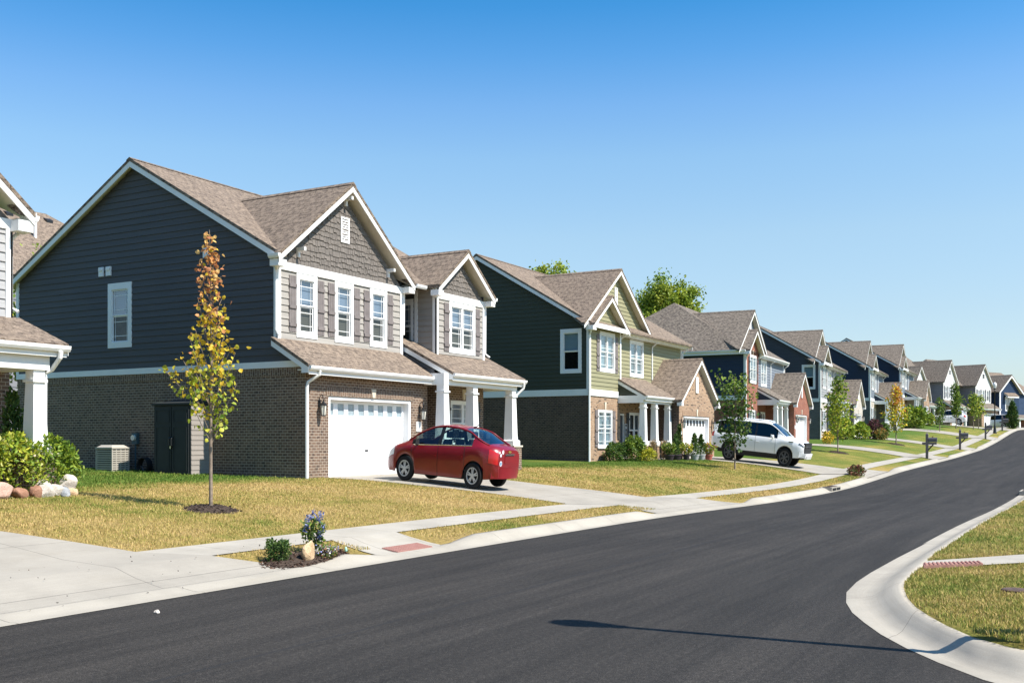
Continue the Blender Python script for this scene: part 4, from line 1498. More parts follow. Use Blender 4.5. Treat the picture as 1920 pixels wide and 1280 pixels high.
    if not bump_brick:
        pr = MB(); pr.hexa([(0, -0.42, EZ - 0.05), (4.2, -0.42, EZ - 0.05), (4.2, 0.0, EZ - 0.05), (0, 0.0, EZ - 0.05), (0, -0.42, EZ), (4.2, -0.42, EZ), (4.2, 0.0, EZ + 0.28), (0, 0.0, EZ + 0.28)])
        pr.build('pent_roof', shingle, h)
        band(h, FRONT(0, -0.42), -0.33, 4.55, 0.0, 0.04, EZ - 0.22, EZ + 0.03, 'fascia')
    # main roof
    if hip:
        r = MB()
        e0, e1, y0, y1, x0, x1 = EZ, 12.0, -0.1, D + 0.4, -0.4, W + 0.4
        ym = 7.0
        a, b = (3.9, ym, e1), (x1, ym, e1)
        r.face([(x0, y0, e0), (x1, y0, e0), b, a]); r.face([(x0, y1, e0), (x0, y0, e0), a]); r.face([(x1, y1, e0), (x0, y1, e0), a, b])
        r.face([(x0, y0, e0 - 0.12), (x0, y1, e0 - 0.12), (x1, y1, e0 - 0.12), (x1, y0, e0 - 0.12)])
        rr = r.build('main_roof', shingle, h)
        f = MB(); f.box(x0 + 0.02, x0 + 0.06, y0, y1, e0 - 0.32, e0 - 0.01); f.box(x0, 0.0, y0, y1, e0 - 0.34, e0 - 0.30)
        f.build('fascia', 'white', rr)
        gutter(rr, (x0, y1, e0 - 0.02), (x0, y0, e0 - 0.02), (-1, 0, 0))
    else:
        gable_roof(h, 'x', 7.0, 7.4, -0.32, W + 0.35, EZ, 11.85, name='main_roof', mat=shingle, back=True)
    gutter(h, (4.3, M - 0.40, EZ - 0.02), (W + 0.3, M - 0.40, EZ - 0.02), (0, -1, 0))
    f = MB(); f.box(4.3, W + 0.3, M - 0.40, M - 0.36, EZ - 0.26, EZ - 0.02); f.box(4.3, W + 0.3, M - 0.36, M, EZ - 0.27, EZ - 0.24)
    f.build('fascia', 'white', h)
    eave_box(h, -0.42, 0.02, -0.43, 0.0, EZ - 0.36, EZ - 0.13)
    downspout(h, [(-0.34, -0.3, EZ - 0.2), (-0.32, -0.28, EZ - 0.36), (-0.10, -0.08, EZ - 0.6), (-0.09, -0.06, EZ - 0.8), (-0.09, -0.06, -0.2)], 0.055)
    downspout(h, [(W + 0.2, M - 0.45, EZ - 0.15), (W + 0.2, M - 0.4, EZ - 0.3), (W + 0.05, M - 0.1, EZ - 0.55), (W + 0.05, M - 0.08, 4.0)], 0.05)
    downspout(h, [(4.62, M - 0.42, EZ - 0.15), (4.6, M - 0.36, EZ - 0.3), (4.4, M - 0.08, EZ - 0.5), (4.4, M - 0.06, EZ - 0.7), (4.4, M - 0.06, 5.0)], 0.05)
    # garage
    A = FRONT(0, GY)
    gd = garage_door(h, A, 9.05, 13.85, 2.68, 8, pane_mat='interior')
    wall(fb, A, [(G0, -1.2), (G1, -1.2), (G1, 3.4), (G1 - 0.05, 3.45), ((G0 + G1) / 2, 6.0), (G0 + 0.05, 3.45), (G0, 3.4)], [(9.05, 13.85, -0.05, 2.68)])
    for x in (9.05, 13.85):
        fb.face([(x, GY, 0), (x, GY + 0.3, 0), (x, GY + 0.3, 2.68), (x, GY, 2.68)])
    fb.face([(9.05, GY, 2.68), (13.85, GY, 2.68), (13.85, GY + 0.3, 2.68), (9.05, GY + 0.3, 2.68)])
    fb.build('brick_wall', brick_f, h)
    gs = MB(); GL = LEFT(G0, M); wall(gs, GL, [(0, -1.2), (M - GY, -1.2), (M - GY, 3.5), (0, 3.5)])
    gs.build('brick_wall', brick_s if not bump_brick else brick_f, h); gs = MB()
    GR = RIGHT(G1, GY); wall(gs, GR, [(0, -1.2), (M - GY, -1.2), (M - GY, 3.5), (0, 3.5)])
    gs.build('brick_wall', brick_s if not bump_brick else brick_f, h)
    so = MB(); A.box(so, 8.9, 14.0, 0, 0.014, 2.69, 3.0); so.build('soldier_course', soldier, h)
    keystone(h, A, 11.45, 2.70, 3.12, 0.1)
    vm = MB(); A.box(vm, 11.2, 11.62, 0.0, 0.07, 4.15, 5.15); vm.build('gable_vent', 'white', h)
    wall_lamp(h, A, 8.68, 2.35); wall_lamp(h, A, 14.3, 2.35)
    pl = MB(); A.box(pl, 8.5, 8.8, 0.0, 0.03, 1.45, 1.75); pl.build('house_number_plate', 'white', h)
    gable_roof(h, 'y', (G0 + G1) / 2, 3.58, GY - 0.32, M + 0.3, 3.62, 6.32, name='garage_roof', mat=shingle, th=0.09)
    eave_box(h, G0 - 0.34, G0 + 0.02, GY - 0.29, GY, 3.26, 3.46); eave_box(h, G1 - 0.02, G1 + 0.34, GY - 0.29, GY, 3.26, 3.46)
    downspout(h, [(G1 + 0.3, GY - 0.2, 3.4), (G1 + 0.06, GY + 0.08, 3.1), (G1 + 0.05, GY + 0.1, -0.3)], 0.05)
    # porch
    PX0 = BW - 0.35
    shed_roof(h, PX0, G0 + 0.25, -1.72, 3.78, M, 4.9, name='porch_roof', mat=shingle, right=False)
    PG = MB(); wall(PG, LEFT(PX0 + 0.06, 0.0), [(0.0, 3.78), (1.3, 3.78), (0.0, 4.5)], [], CO); PG.build('porch_gable', side, h)
    bm_ = MB(); bm_.box(PX0 + 0.02, G0 - 0.02, -1.56, -1.22, 3.32, 3.74); bm_.box(PX0 + 0.02, PX0 + 0.34, -1.22, 0.0, 3.322, 3.742)
    bm_.build('porch_beam', 'white', h)
    ce = MB(); ce.box(PX0 + 0.34, G0, -1.22, M - 0.01, 3.5, 3.54); ce.build('porch_ceiling', 'cream', h)
    fl = MB(); fl.box(PX0 + 0.3, G0, -1.75, M - 0.01, -1.2, 0.14); fl.build('porch_floor', 'concrete', h)
    for x in (4.21, 5.91, 8.02):
        column(h, x, -1.4, 0.92 if piers else 0.16, 3.34, 0.19, 0.15, pier=0.29 if piers else None, pier_mat=brick_f, z_floor=-0.6)
    pb = MB(); PB = FRONT(0, M)
    pw = window(h, PB, 6.1, 7.7, 0.75, 2.85, tw=0.1, tt=0.12, tb=0.1, nx=2, proud=0.03, prairie=False, blind='curtain', lower='interior')
    shutter(h, PB, 5.72, 6.06, 0.8, 2.8, 'graphite')
    wall(pb, PB, [(BW, -0.6), (G0, -0.6), (G0, 3.6), (BW, 3.6)], [pw, (4.35, 5.35, 0.1, 2.75)])
    pb.build('brick_wall', brick_f, h)
    dr = MB(); PB.box(dr, 4.45, 5.25, -0.1, -0.05, 0.1, 2.65); d = dr.build('front_door', 'graphite', h)
    df = MB(); PB.box(df, 4.35, 4.45, -0.1, 0.02, 0.1, 2.75); PB.box(df, 5.25, 5.35, -0.1, 0.02, 0.1, 2.75); PB.box(df, 4.45, 5.25, -0.1, 0.018, 2.65, 2.75); df.build('door_frame', 'white', d)
    return h

def house_white(u0, v0, z0, rz, label):
    """white house with a gable over three windows, garage under a shed roof, porch to the left"""
    h = thing('house', label, 'house', (u0, v0, z0), rz, 'two-storey houses along the street')
    EZ = 7.5; D = 13.0
    F = FRONT(0, 0)
    fs = MB(); ho = []
    for a in (0.8, 2.5, 4.2):
        ho.append(window(h, F, a, a + 1.0, 4.7, 6.9, tw=0.13, lower='interior'))
    for a in (0.38, 1.86, 3.56, 5.26):
        shutter(h, F, a, a + 0.36, 4.75, 6.85, 'navy')
    wall(fs, F, [(0, 3.0), (6.0, 3.0), (6.0, EZ), (3.0, 10.9), (0, EZ)], ho, CO)
    fs.build('siding_wall', 'whitehouse', h)
    v = MB(); F.box(v, 2.55, 3.45, 0, 0.06, 8.7, 9.7, 0); v2 = MB(); F.box(v2, 2.68, 3.32, 0.06, 0.075, 8.83, 9.57); vo = v.build('gable_vent', 'white', h); v2.build('louvre', 'graphite', vo)
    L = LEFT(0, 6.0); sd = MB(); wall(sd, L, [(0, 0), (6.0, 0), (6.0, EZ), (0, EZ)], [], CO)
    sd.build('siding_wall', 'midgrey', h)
    sd2 = MB()
    F2 = FRONT(-6.5, 4.0)
    w = [window(h, F2, 3.0, 4.0, 4.9, 6.6, tw=0.13), window(h, F2, 4.6, 5.6, 4.9, 6.6, tw=0.13)]
    wall(sd2, F2, [(0, 0), (6.5, 0), (6.5, EZ), (0, EZ)], w, CO)
    sd2.build('siding_wall', 'whitehouse', h)
    # second gable
    F3 = FRONT(-6.5, 2.2)
    w3 = [window(h, F3, 0.7, 1.6, 4.7, 6.9, tw=0.13, lower='interior'), window(h, F3, 2.2, 3.1, 4.7, 6.9, tw=0.13, lower='interior')]
    for a in (0.3, 1.72, 3.15):
        shutter(h, F3, a, a + 0.36, 4.75, 6.85, 'navy')
    s3 = MB(); wall(s3, F3, [(0, 3.4), (3.8, 3.4), (3.8, EZ), (1.9, 9.6), (0, EZ)], w3, CO)
    s3.build('siding_wall', 'whitehouse', h)
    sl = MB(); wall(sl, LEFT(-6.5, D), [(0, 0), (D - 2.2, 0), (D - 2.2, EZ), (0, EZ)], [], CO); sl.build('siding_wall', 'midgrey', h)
    gable_roof(h, 'y', 3.0, 3.5, -0.4, 7.0, EZ, 11.3, name='gable_roof', mat='shingle2')
    gable_roof(h, 'y', -4.6, 2.35, 1.8, 6.0, EZ, 10.0, name='gable_roof', mat='shingle2')
    r = MB(); x0, x1, y0, y1 = -7.0, 6.5, 2.0, 13.4
    a, b = (-2.5, 7.7, 12.4), (3.4, 7.7, 12.4)
    r.face([(x0, y0, EZ), (x1, y0, EZ), b, a]); r.face([(x0, y1, EZ), (x0, y0, EZ), a]); r.face([(x1, y0, EZ), (x1, y1, EZ), b]); r.face([(x1, y1, EZ), (x0, y1, EZ), a, b])
    r.build('main_roof', 'shingle2', h)
    gb = MB(); A = FRONT(0, -1.2)
    garage_door(h, A, 0.7, 5.4, 2.65, 8)
    wall(gb, A, [(-0.2, -1.0), (6.2, -1.0), (6.2, 3.4), (-0.2, 3.4)], [(0.7, 5.4, -0.05, 2.65)])
    wall(gb, LEFT(-0.2, 1.0), [(0, -1), (2.2, -1), (2.2, 3.4), (0, 3.4)]); wall(gb, RIGHT(6.2, -1.2), [(0, -1), (6, -1), (6, 3.4), (0, 3.4)])
    gb.build('brick_wall', 'brick_tan', h)
    shed_roof(h, -0.6, 6.6, -1.6, 3.5, 0.0, 4.5, name='garage_roof', mat='shingle2')
    shed_roof(h, -7.0, -0.3, 0.4, 3.5, 2.6, 4.5, name='porch_roof', mat='shingle2')
    bm_ = MB(); bm_.box(-6.6, -0.3, 0.6, 0.9, 3.0, 3.4); bm_.build('porch_beam', 'white', h)
    for x in (-6.3, -4.2, -2.2):
        column(h, x, 0.75, 0.1, 3.0, 0.17, 0.14)
    wl_ = MB(); wall(wl_, FRONT(-6.5, 2.3), [(0, -1), (6.5, -1), (6.5, 3.4), (0, 3.4)]); wl_.build('brick_wall', 'brick_tan', h)
    return h

def house_blue():
    h = thing('house', 'deep blue board-sided house with curved gable trim at the end of the street', 'house', (203.5, 19.2, 4.0), R(-28), 'two-storey houses along the street')
    EZ = 7.0
    F = FRONT(2.0, -1.5); fs = MB()
    ho = [window(h, F, 1.7, 4.3, 3.6, 6.2, tw=0.18, nx=2)]
    wall(fs, F, [(0, 3.0), (6.0, 3.0), (6.0, EZ), (3.0, 9.6), (0, EZ)], ho)
    for i in range(1, 20):
        x = i * 0.3
        zt = EZ + (2.6 - abs(x - 3.0) * 2.6 / 3.0) if True else EZ
        for (a, b) in (((3.0, 3.55) if 1.6 < x < 4.4 else (3.0, zt)), ((6.25, zt) if 1.6 < x < 4.4 else (3.0, 3.0))):
            if b > a:
                F.box(fs, x - 0.02, x + 0.02, 0, 0.03, a, b)
    wall(fs, LEFT(2.0, 0.0), [(0, 3.0), (1.5, 3.0), (1.5, EZ), (0, EZ)])
    wall(fs, FRONT(0, 0), [(0, 0), (14, 0), (14, EZ), (0, EZ)], [], CO)
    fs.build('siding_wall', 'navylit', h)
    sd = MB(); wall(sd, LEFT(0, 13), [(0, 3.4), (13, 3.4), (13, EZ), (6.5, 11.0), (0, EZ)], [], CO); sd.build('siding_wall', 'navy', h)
    bs = MB(); wall(bs, LEFT(0, 13), [(0, -1), (13, -1), (13, 3.1), (0, 3.1)]); bs.build('brick_wall', 'brick_grey', h)
    band(h, LEFT(0, 13), 0, 13, 0, 0.05, 3.1, 3.4, 'water_table')
    band(h, F, -0.05, 0.3, 0, 0.06, 3.0, EZ, 'corner_board'); band(h, F, -0.1, 6.1, 0, 0.07, 2.7, 3.0, 'water_table')
    gable_roof(h, 'x', 6.5, 7.0, -0.4, 15, EZ, 11.2, name='main_roof', mat='shingle', back=True)
    gable_roof(h, 'y', 5.0, 3.7, -2.0, 5.0, EZ, 10.1, name='gable_roof', mat='shingle2', board=0.45)
    shed_roof(h, 3.3, 6.7, -2.3, 6.3, -1.5, 6.9, name='window_hood', mat='shingle', gut=False)
    shed_roof(h, 0.8, 10.5, -4.0, 2.3, -1.5, 3.0, name='porch_roof', mat='shingle2')
    for x in (1.6, 4.6, 7.6):
        column(h, x, -3.6, 0.0, 2.1, 0.2, 0.16)
    gb = MB(); wall(gb, FRONT(2.0, -1.45), [(0, -1), (8, -1), (8, 2.9), (0, 2.9)]); wall(gb, LEFT(2.0, 0), [(0, -1), (1.45, -1), (1.45, 2.9), (0, 2.9)])
    gb.build('brick_wall', 'brick_red', h)
    return h

def house_left():
    """only the right-hand front corner is in the picture"""
    h = thing('house', 'pale grey sided house corner with white porch column at the left edge of the photo', 'house', (16.25, 23.5, 0.9), 0, None)
    F = FRONT(-9, 0); fs = MB()
    w = [window(h, F, 1.5, 3.5, 4.6, 6.4, nx=2)]
    wall(fs, F, [(0, 4.1), (9, 4.1), (9, 6.55), (0, 6.55)], w, CO)
    wall(fs, RIGHT(0, 0), [(0, 4.0), (11, 4.0), (11, 6.7), (0, 6.7)], [], CO)
    fs.build('siding_wall', 'whiteside', h)
    sg = MB(); shakes(sg, F, [(3.0, 6.75), (9.0, 6.75), (6.0, 9.1)], 0.2, 5); sg.build('shake_gable', 'shake', h)
    band(h, F, 2.9, 9.05, 0, 0.06, 6.5, 6.75, 'frieze_board')
    band(h, F, 8.87, 9.05, 0, 0.05, 4.2, 6.5, 'corner_board')
    band(h, RIGHT(0, 0), -0.05, 0.2, 0, 0.05, 4.2, 6.5, 'corner_board')
    bw = MB(); wall(bw, F, [(0, -0.5), (9, -0.5), (9, 4.1), (0, 4.1)], [])
    wall(bw, RIGHT(0, 0), [(0, -0.5), (11, -0.5), (11, 4.0), (0, 4.0)])
    bw.build('brick_wall', 'brick_brown', h)
    gable_roof(h, 'y', -3.0, 3.42, -0.42, 5.0, 6.95, 9.75, name='gable_roof', a1e=-0.1)
    gable_roof(h, 'x', 5.5, 5.85, -9, 0.35, 6.97, 10.2, name='main_roof', back=True, cuts=[(-6.2, 0.01, 0.8)])
    eave_box(h, -0.02, 0.38, -0.38, 0.0, 6.45, 6.72)
    gutter(h, (0.40, -0.42, 6.88), (0.40, 1.5, 6.88), (1, 0, 0))
    downspout(h, [(0.46, 0.1, 6.75), (0.44, 0.1, 6.6), (0.12, 0.1, 6.3), (0.10, 0.1, 6.1), (0.10, 0.1, 4.6), (0.2, -0.05, 4.5)], 0.05)
    shed_roof(h, -6.0, 0.28, -1.85, 3.62, 0.0, 4.36, name='porch_roof', th=0.09)
    bm_ = MB(); bm_.box(-6.0, -0.12, -1.68, -1.30, 2.98, 3.44); bm_.box(-0.48, -0.12, -1.30, 0.0, 2.982, 3.438); bm_.build('porch_beam', 'white', h)
    ce = MB(); ce.box(-6.0, -0.48, -1.3, 0.0, 3.2, 3.24); ce.build('porch_ceiling', 'cream', h)
    fl = MB(); fl.box(-6.0, 0.0, -1.9, 0.0, -0.5, 0.15); fl.build('porch_floor', 'concrete', h)
    column(h, -0.36, -1.48, 1.02, 3.0, 0.20, 0.15, pier=0.33, z_floor=-0.3)
    column(h, -3.2, -1.48, 1.02, 3.0, 0.20, 0.15, pier=0.33, z_floor=-0.3)
    downspout(h, [(0.0, -1.93, 3.42), (0.0, -1.90, 3.28), (-0.02, -1.62, 3.0), (-0.12, -1.5, 2.9), (-0.13, -1.5, 0.0)], 0.055)
    return h

def house_behind():
    h = thing('house', 'brown hipped roof with three roof vents, showing behind the charcoal gable', 'house', (39.0, 55.0, 3.0), R(-6))
    EZ = 7.8
    w = MB()
    for fr, n in ((FRONT(-9, -6), 18), (LEFT(-9, 6), 12), (RIGHT(9, -6), 12), (BACK(9, 6), 18)):
        wall(w, fr, [(0, -3), (n, -3), (n, EZ), (0, EZ)], [], CO * 2)
    w.build('siding_wall', 'midgrey', h)
    r = MB()
    x0, x1, y0, y1 = -9.5, 7.8, -6.5, 6.5
    a, b = (-4.5, 0, 12.7), (1.3, 0, 12.7)
    r.face([(x0, y0, EZ), (x1, y0, EZ), b, a]); r.face([(x0, y1, EZ), (x0, y0, EZ), a]); r.face([(x1, y0, EZ), (x1, y1, EZ), b]); r.face([(x1, y1, EZ), (x0, y1, EZ), a, b])
    r.build('main_roof', 'shingle', h)
    for i, x in enumerate((-1.4, -0.2, 1.0)):
        m = MB(); m.extr([(x - 0.2, -0.95, 11.95), (x - 0.2, -0.6, 12.22), (x - 0.2, -0.6, 12.30), (x - 0.2, -0.95, 12.16)], (0.4, 0, 0)); m.build('roof_vent', 'black', h)
    m = MB(); m.tube([(-0.9, -2.7, 10.5), (-0.9, -2.7, 12.0)], 0.09, 8); m.build('vent_pipe', 'white', h)
    return h

house_grey()
house_b(51.4, 1.07, 0, 'two-storey house with dark green side, sage front and tan brick garage gable', 'darkgreen', 'sage', 'brick_tan', 'brick_tan_soldier', 'brick_dark', shingle='shingle')
house_b(79.5, 1.8, R(3.0), 'navy sided house with red brick front and hipped roof behind the large white vehicle', 'navy', 'slate', 'brick_red', 'brick_red_soldier', 'brick_red', bump_brick=True, hip=True, side_win=False, piers=False, shut='graphite', gy=0.25)
house_b(103.6, 2.43, R(3.6), 'dark grey sided house with whitewashed brick behind the slim yellow-green tree', 'graphite', 'lightgrey', 'brick_white', 'brick_white', 'brick_grey', gy=0.42)
house_b(128.1, 3.36, R(3.6), 'navy house with narrow grey front, second after the red brick house', 'navy', 'slate', 'brick_white', 'brick_white', 'brick_grey', side_win=False, gy=0.42)
house_b(148.8, 4.58, R(1.5), 'navy house with blue front, third after the red brick house, left of the white ones', 'navy', 'slate', 'brick_tan', 'brick_tan_soldier', 'brick_white', side_win=False, gy=0.1)
house_white(187.0, 24.0, 4.6, R(-12), 'white gabled house behind the pale crossover in its driveway')
house_white(198.0, 20.2, 4.4, R(-19), 'white gabled house with square attic vent next to the deep blue house')
house_blue()
house_left()
house_behind()
# ================================================================ plants
VS = 1.3     # the photograph shows everything taller than wide by this factor
def leaf_mat(name, rough=0.55, trans=0.35):
    t = NT(name, rough, 0.35)
    at = t.node("ShaderNodeAttribute", attribute_name="leaf_colour")
    t.color(at.outputs["Color"])
    tr = t.node("ShaderNodeBsdfTranslucent")
    t.link(at.outputs["Color"], tr.inputs[0])
    mx = t.node("ShaderNodeMixShader")
    mx.inputs[0].default_value = trans
    t.link(t.b.outputs[0], mx.inputs[1]); t.link(tr.outputs[0], mx.inputs[2])
    t.link(mx.outputs[0], t.n["Material Output"].inputs[0])
    return t.m
MT['leaf'] = leaf_mat("leaf")
MT['needle'] = leaf_mat("needle", 0.7, 0.15)
MT['bark'] = simple("bark", (0.24, 0.19, 0.15), 0.9, 0.15, 0.35, 9, fine=0.5)
MT['bark_dark'] = simple("dark_bark", (0.10, 0.08, 0.065), 0.9, 0.15, 0.35, 9, fine=0.5)
MT['mulch'] = simple("mulch", (0.055, 0.040, 0.032), 0.95, 0.1, 0.7, 26, fine=1.0)

def leaves(name, pos, size, cols, seed=0, par=None, mat='leaf', aspect=0.62, droop=0.0, flat=0.0, upright=0.0):
    """one mesh of small folded leaves at the given points"""
    rng = np.random.default_rng(seed)
    pos = np.asarray(pos, float)
    n = len(pos)
    sz = np.asarray(size, float) * rng.uniform(0.65, 1.25, n)
    a = rng.normal(size=(n, 3))
    a[:, 2] = a[:, 2] * (1 - flat) - droop + upright * 1.8
    a /= np.linalg.norm(a, axis=1)[:, None]
    b = rng.normal(size=(n, 3))
    if flat:
        b[:, 2] *= (1 - flat)
    b -= (b * a).sum(1)[:, None] * a
    b /= np.linalg.norm(b, axis=1)[:, None] + 1e-9
    c = np.cross(a, b)
    L = a * sz[:, None]; Wd = b * (sz * aspect)[:, None] * 0.5; F = c * (sz * 0.16)[:, None]
    V = np.empty((n, 6, 3))
    V[:, 0] = pos; V[:, 1] = pos + L * 0.35 + Wd + F; V[:, 2] = pos + L * 0.75 + Wd * 0.7 + F
    V[:, 3] = pos + L; V[:, 4] = pos + L * 0.75 - Wd * 0.7 + F; V[:, 5] = pos + L * 0.35 - Wd + F
    me = bpy.data.meshes.new(name)
    me.vertices.add(n * 6)
    me.vertices.foreach_set("co", V.astype(np.float32).ravel())
    base = np.arange(n) * 6
    q1 = np.stack([base, base + 1, base + 2, base + 3], 1); q2 = np.stack([base, base + 3, base + 4, base + 5], 1)
    me.loops.add(n * 8)
    me.loops.foreach_set("vertex_index", np.concatenate([q1, q2], 1).astype(np.int32).ravel())
    me.polygons.add(n * 2)
    me.polygons.foreach_set("loop_start", (np.arange(n * 2) * 4).astype(np.int32))
    at = me.attributes.new("leaf_colour", 'FLOAT_COLOR', 'POINT')
    cc = np.ones((n, 4)); cc[:, :3] = np.clip(np.asarray(cols) * rng.uniform(0.72, 1.3, (n, 1)), 0, 1)
    at.data.foreach_set("color", np.repeat(cc, 6, axis=0).astype(np.float32).ravel())
    me.update(calc_edges=True)
    me.validate()
    me.materials.append(MT[mat])
    o = bpy.data.objects.new(name, me); COL.objects.link(o)
    if par is not None:
        o.parent = par
    return o

def colour_pick(rng, n, palette, weights=None):
    p = np.array(palette)
    i = rng.choice(len(p), n, p=None if weights is None else np.array(weights) / np.sum(weights))
    return p[i]

GREEN = [(0.12, 0.20, 0.025), (0.17, 0.25, 0.03), (0.08, 0.15, 0.02), (0.23, 0.30, 0.04)]
YGREEN = [(0.38, 0.42, 0.04), (0.30, 0.38, 0.035), (0.48, 0.47, 0.06), (0.20, 0.30, 0.03)]
YELLOW = [(0.70, 0.50, 0.04), (0.64, 0.42, 0.035), (0.55, 0.49, 0.05), (0.74, 0.56, 0.07)]
ORANGE = [(0.68, 0.32, 0.05), (0.60, 0.22, 0.05), (0.70, 0.44, 0.08), (0.48, 0.15, 0.05)]
DGREEN = [(0.035, 0.085, 0.018), (0.055, 0.115, 0.022), (0.085, 0.15, 0.028), (0.13, 0.19, 0.04)]

def sapling(label, loc, height, trunk_r, prof, nbr, per, size, palette_fn, seed, group=None, bare=0.30, lean=0.0, name='sapling_tree', mulch=0.55, rise=1.6, bark='bark', category='tree', spray=0.18, extra=(), leaf_aspect=0.75):
    """prof: list of (height fraction, crown radius); palette_fn(fraction, n, rng) -> leaf colours"""
    t = thing(name, label, category, loc, 0, group)
    rng = np.random.default_rng(seed)
    rnd = random.Random(seed)
    tr = MB()
    pts = []
    k = 10
    for i in range(k + 1):
        f = i / k
        pts.append((lean * f + 0.05 * math.sin(f * 5 + seed) * f * height / 6, 0.04 * math.cos(f * 4 + seed * 2) * f * height / 6, height * f * 0.985))
    tr.tube(pts, [trunk_r * (1 - 0.86 * (i / k)) for i in range(k + 1)], 8)
    def at(f):
        i = min(k - 1, int(f * k)); q = f * k - i
        return Vector(pts[i]).lerp(Vector(pts[i + 1]), q)
    P = []; FR = []
    for (f0, ex, ey, ez, m) in extra:
        b0 = at(f0); tip = Vector((ex, ey, ez)); mid = b0.lerp(tip, 0.5) + Vector((0, 0, -0.06))
        tr.tube([b0, mid, tip], [trunk_r * 0.3, trunk_r * 0.2, 0.006], 5, cap=False)
        for j in range(m):
            q = 0.3 + 0.7 * rnd.random()
            p = b0.lerp(mid, q * 2) if q < 0.5 else mid.lerp(tip, q * 2 - 1)
            P.append((p.x + rnd.gauss(0, 0.09), p.y + rnd.gauss(0, 0.09), p.z + rnd.gauss(0, 0.10))); FR.append(p.z / height)
    for i in range(nbr):
        f = bare + (0.97 - bare) * (i + rnd.random() * 0.8) / nbr
        r = lerp(prof, f) * rnd.uniform(0.55, 1.08)
        az = i * 2.399 + rnd.uniform(-0.4, 0.4)
        b0 = at(max(0.05, f - 0.5 * r * rise / height * 0.9))
        tip = at(min(1.0, f)) + Vector((r * math.cos(az), r * math.sin(az), r * rise * 0.35))
        mid = b0.lerp(tip, 0.5) + Vector((0, 0, -0.10 * r))
        tr.tube([b0, mid, tip], [trunk_r * 0.34 * (1 - 0.6 * f), trunk_r * 0.22 * (1 - 0.6 * f), 0.006], 5, cap=False)
        m = max(3, int(per * (0.45 + r / max(p[1] for p in prof))))
        for j in range(m):
            q = rnd.random() ** 0.75
            p = b0.lerp(mid, q * 2) if q < 0.5 else mid.lerp(tip, q * 2 - 1)
            if q < 0.25:
                continue
            s = spray * (0.5 + 0.8 * r)
            P.append((p.x + rnd.gauss(0, s), p.y + rnd.gauss(0, s), p.z + rnd.gauss(0, s * 1.2)))
            FR.append(p.z / height)
    tr.build('trunk', bark, t, smooth=60)
    P = np.array(P); FR = np.array(FR)
    cols = palette_fn(FR, len(P), rng)
    leaves('crown', P, np.full(len(P), size), cols, seed, t, droop=0.35, aspect=leaf_aspect)
    if mulch:
        m = MB()
        n = 22
        ring = [(math.cos(2 * math.pi * i / n) * mulch * (1 + 0.12 * math.sin(i * 2.7)), math.sin(2 * math.pi * i / n) * mulch * (1 + 0.12 * math.sin(i * 2.7))) for i in range(n)]
        g0 = G(loc[0], loc[1])
        def gz(x, y):
            return G(loc[0] + x, loc[1] + y) - g0
        for i in range(n):
            j = (i + 1) % n
            a, b = ring[i], ring[j]
            m.face([(0, 0, 0.10), (a[0] * .6, a[1] * .6, 0.09 + gz(a[0] * .6, a[1] * .6)), (b[0] * .6, b[1] * .6, 0.09 + gz(b[0] * .6, b[1] * .6))])
            m.face([(a[0] * .6, a[1] * .6, 0.09 + gz(a[0] * .6, a[1] * .6)), (a[0], a[1], gz(*a) - 0.01), (b[0], b[1], gz(*b) - 0.01), (b[0] * .6, b[1] * .6, 0.09 + gz(b[0] * .6, b[1] * .6))])
        mo = m.build('mulch_ring', 'mulch', None, smooth=80, loc=(loc[0], loc[1], g0))
        mo["kind"] = 'stuff'; mo["label"] = "dark mulch ring at the foot of the " + " ".join(label.split()[:6]).rstrip(",")
        # loose chips on the ring
        rr = np.sqrt(rng.random(260)) * mulch * 1.08; aa = rng.uniform(0, 6.283, 260)
        cp = np.stack([rr * np.cos(aa), rr * np.sin(aa), 0.10 * (1 - (rr / mulch) ** 2) + 0.01], 1)
        cp[:, 2] = np.maximum(cp[:, 2], 0.005) + np.array([gz(a_, b_) for a_, b_ in cp[:, :2]])
        ch = leaves('mulch_chips', cp, np.full(260, 0.075), colour_pick(rng, 260, [(0.05, 0.035, 0.028), (0.09, 0.065, 0.05), (0.03, 0.024, 0.02)]), seed + 9, mo, aspect=0.4, flat=0.6)
        BEDS.append((loc[0], loc[1], mulch * 0.97))
    return t

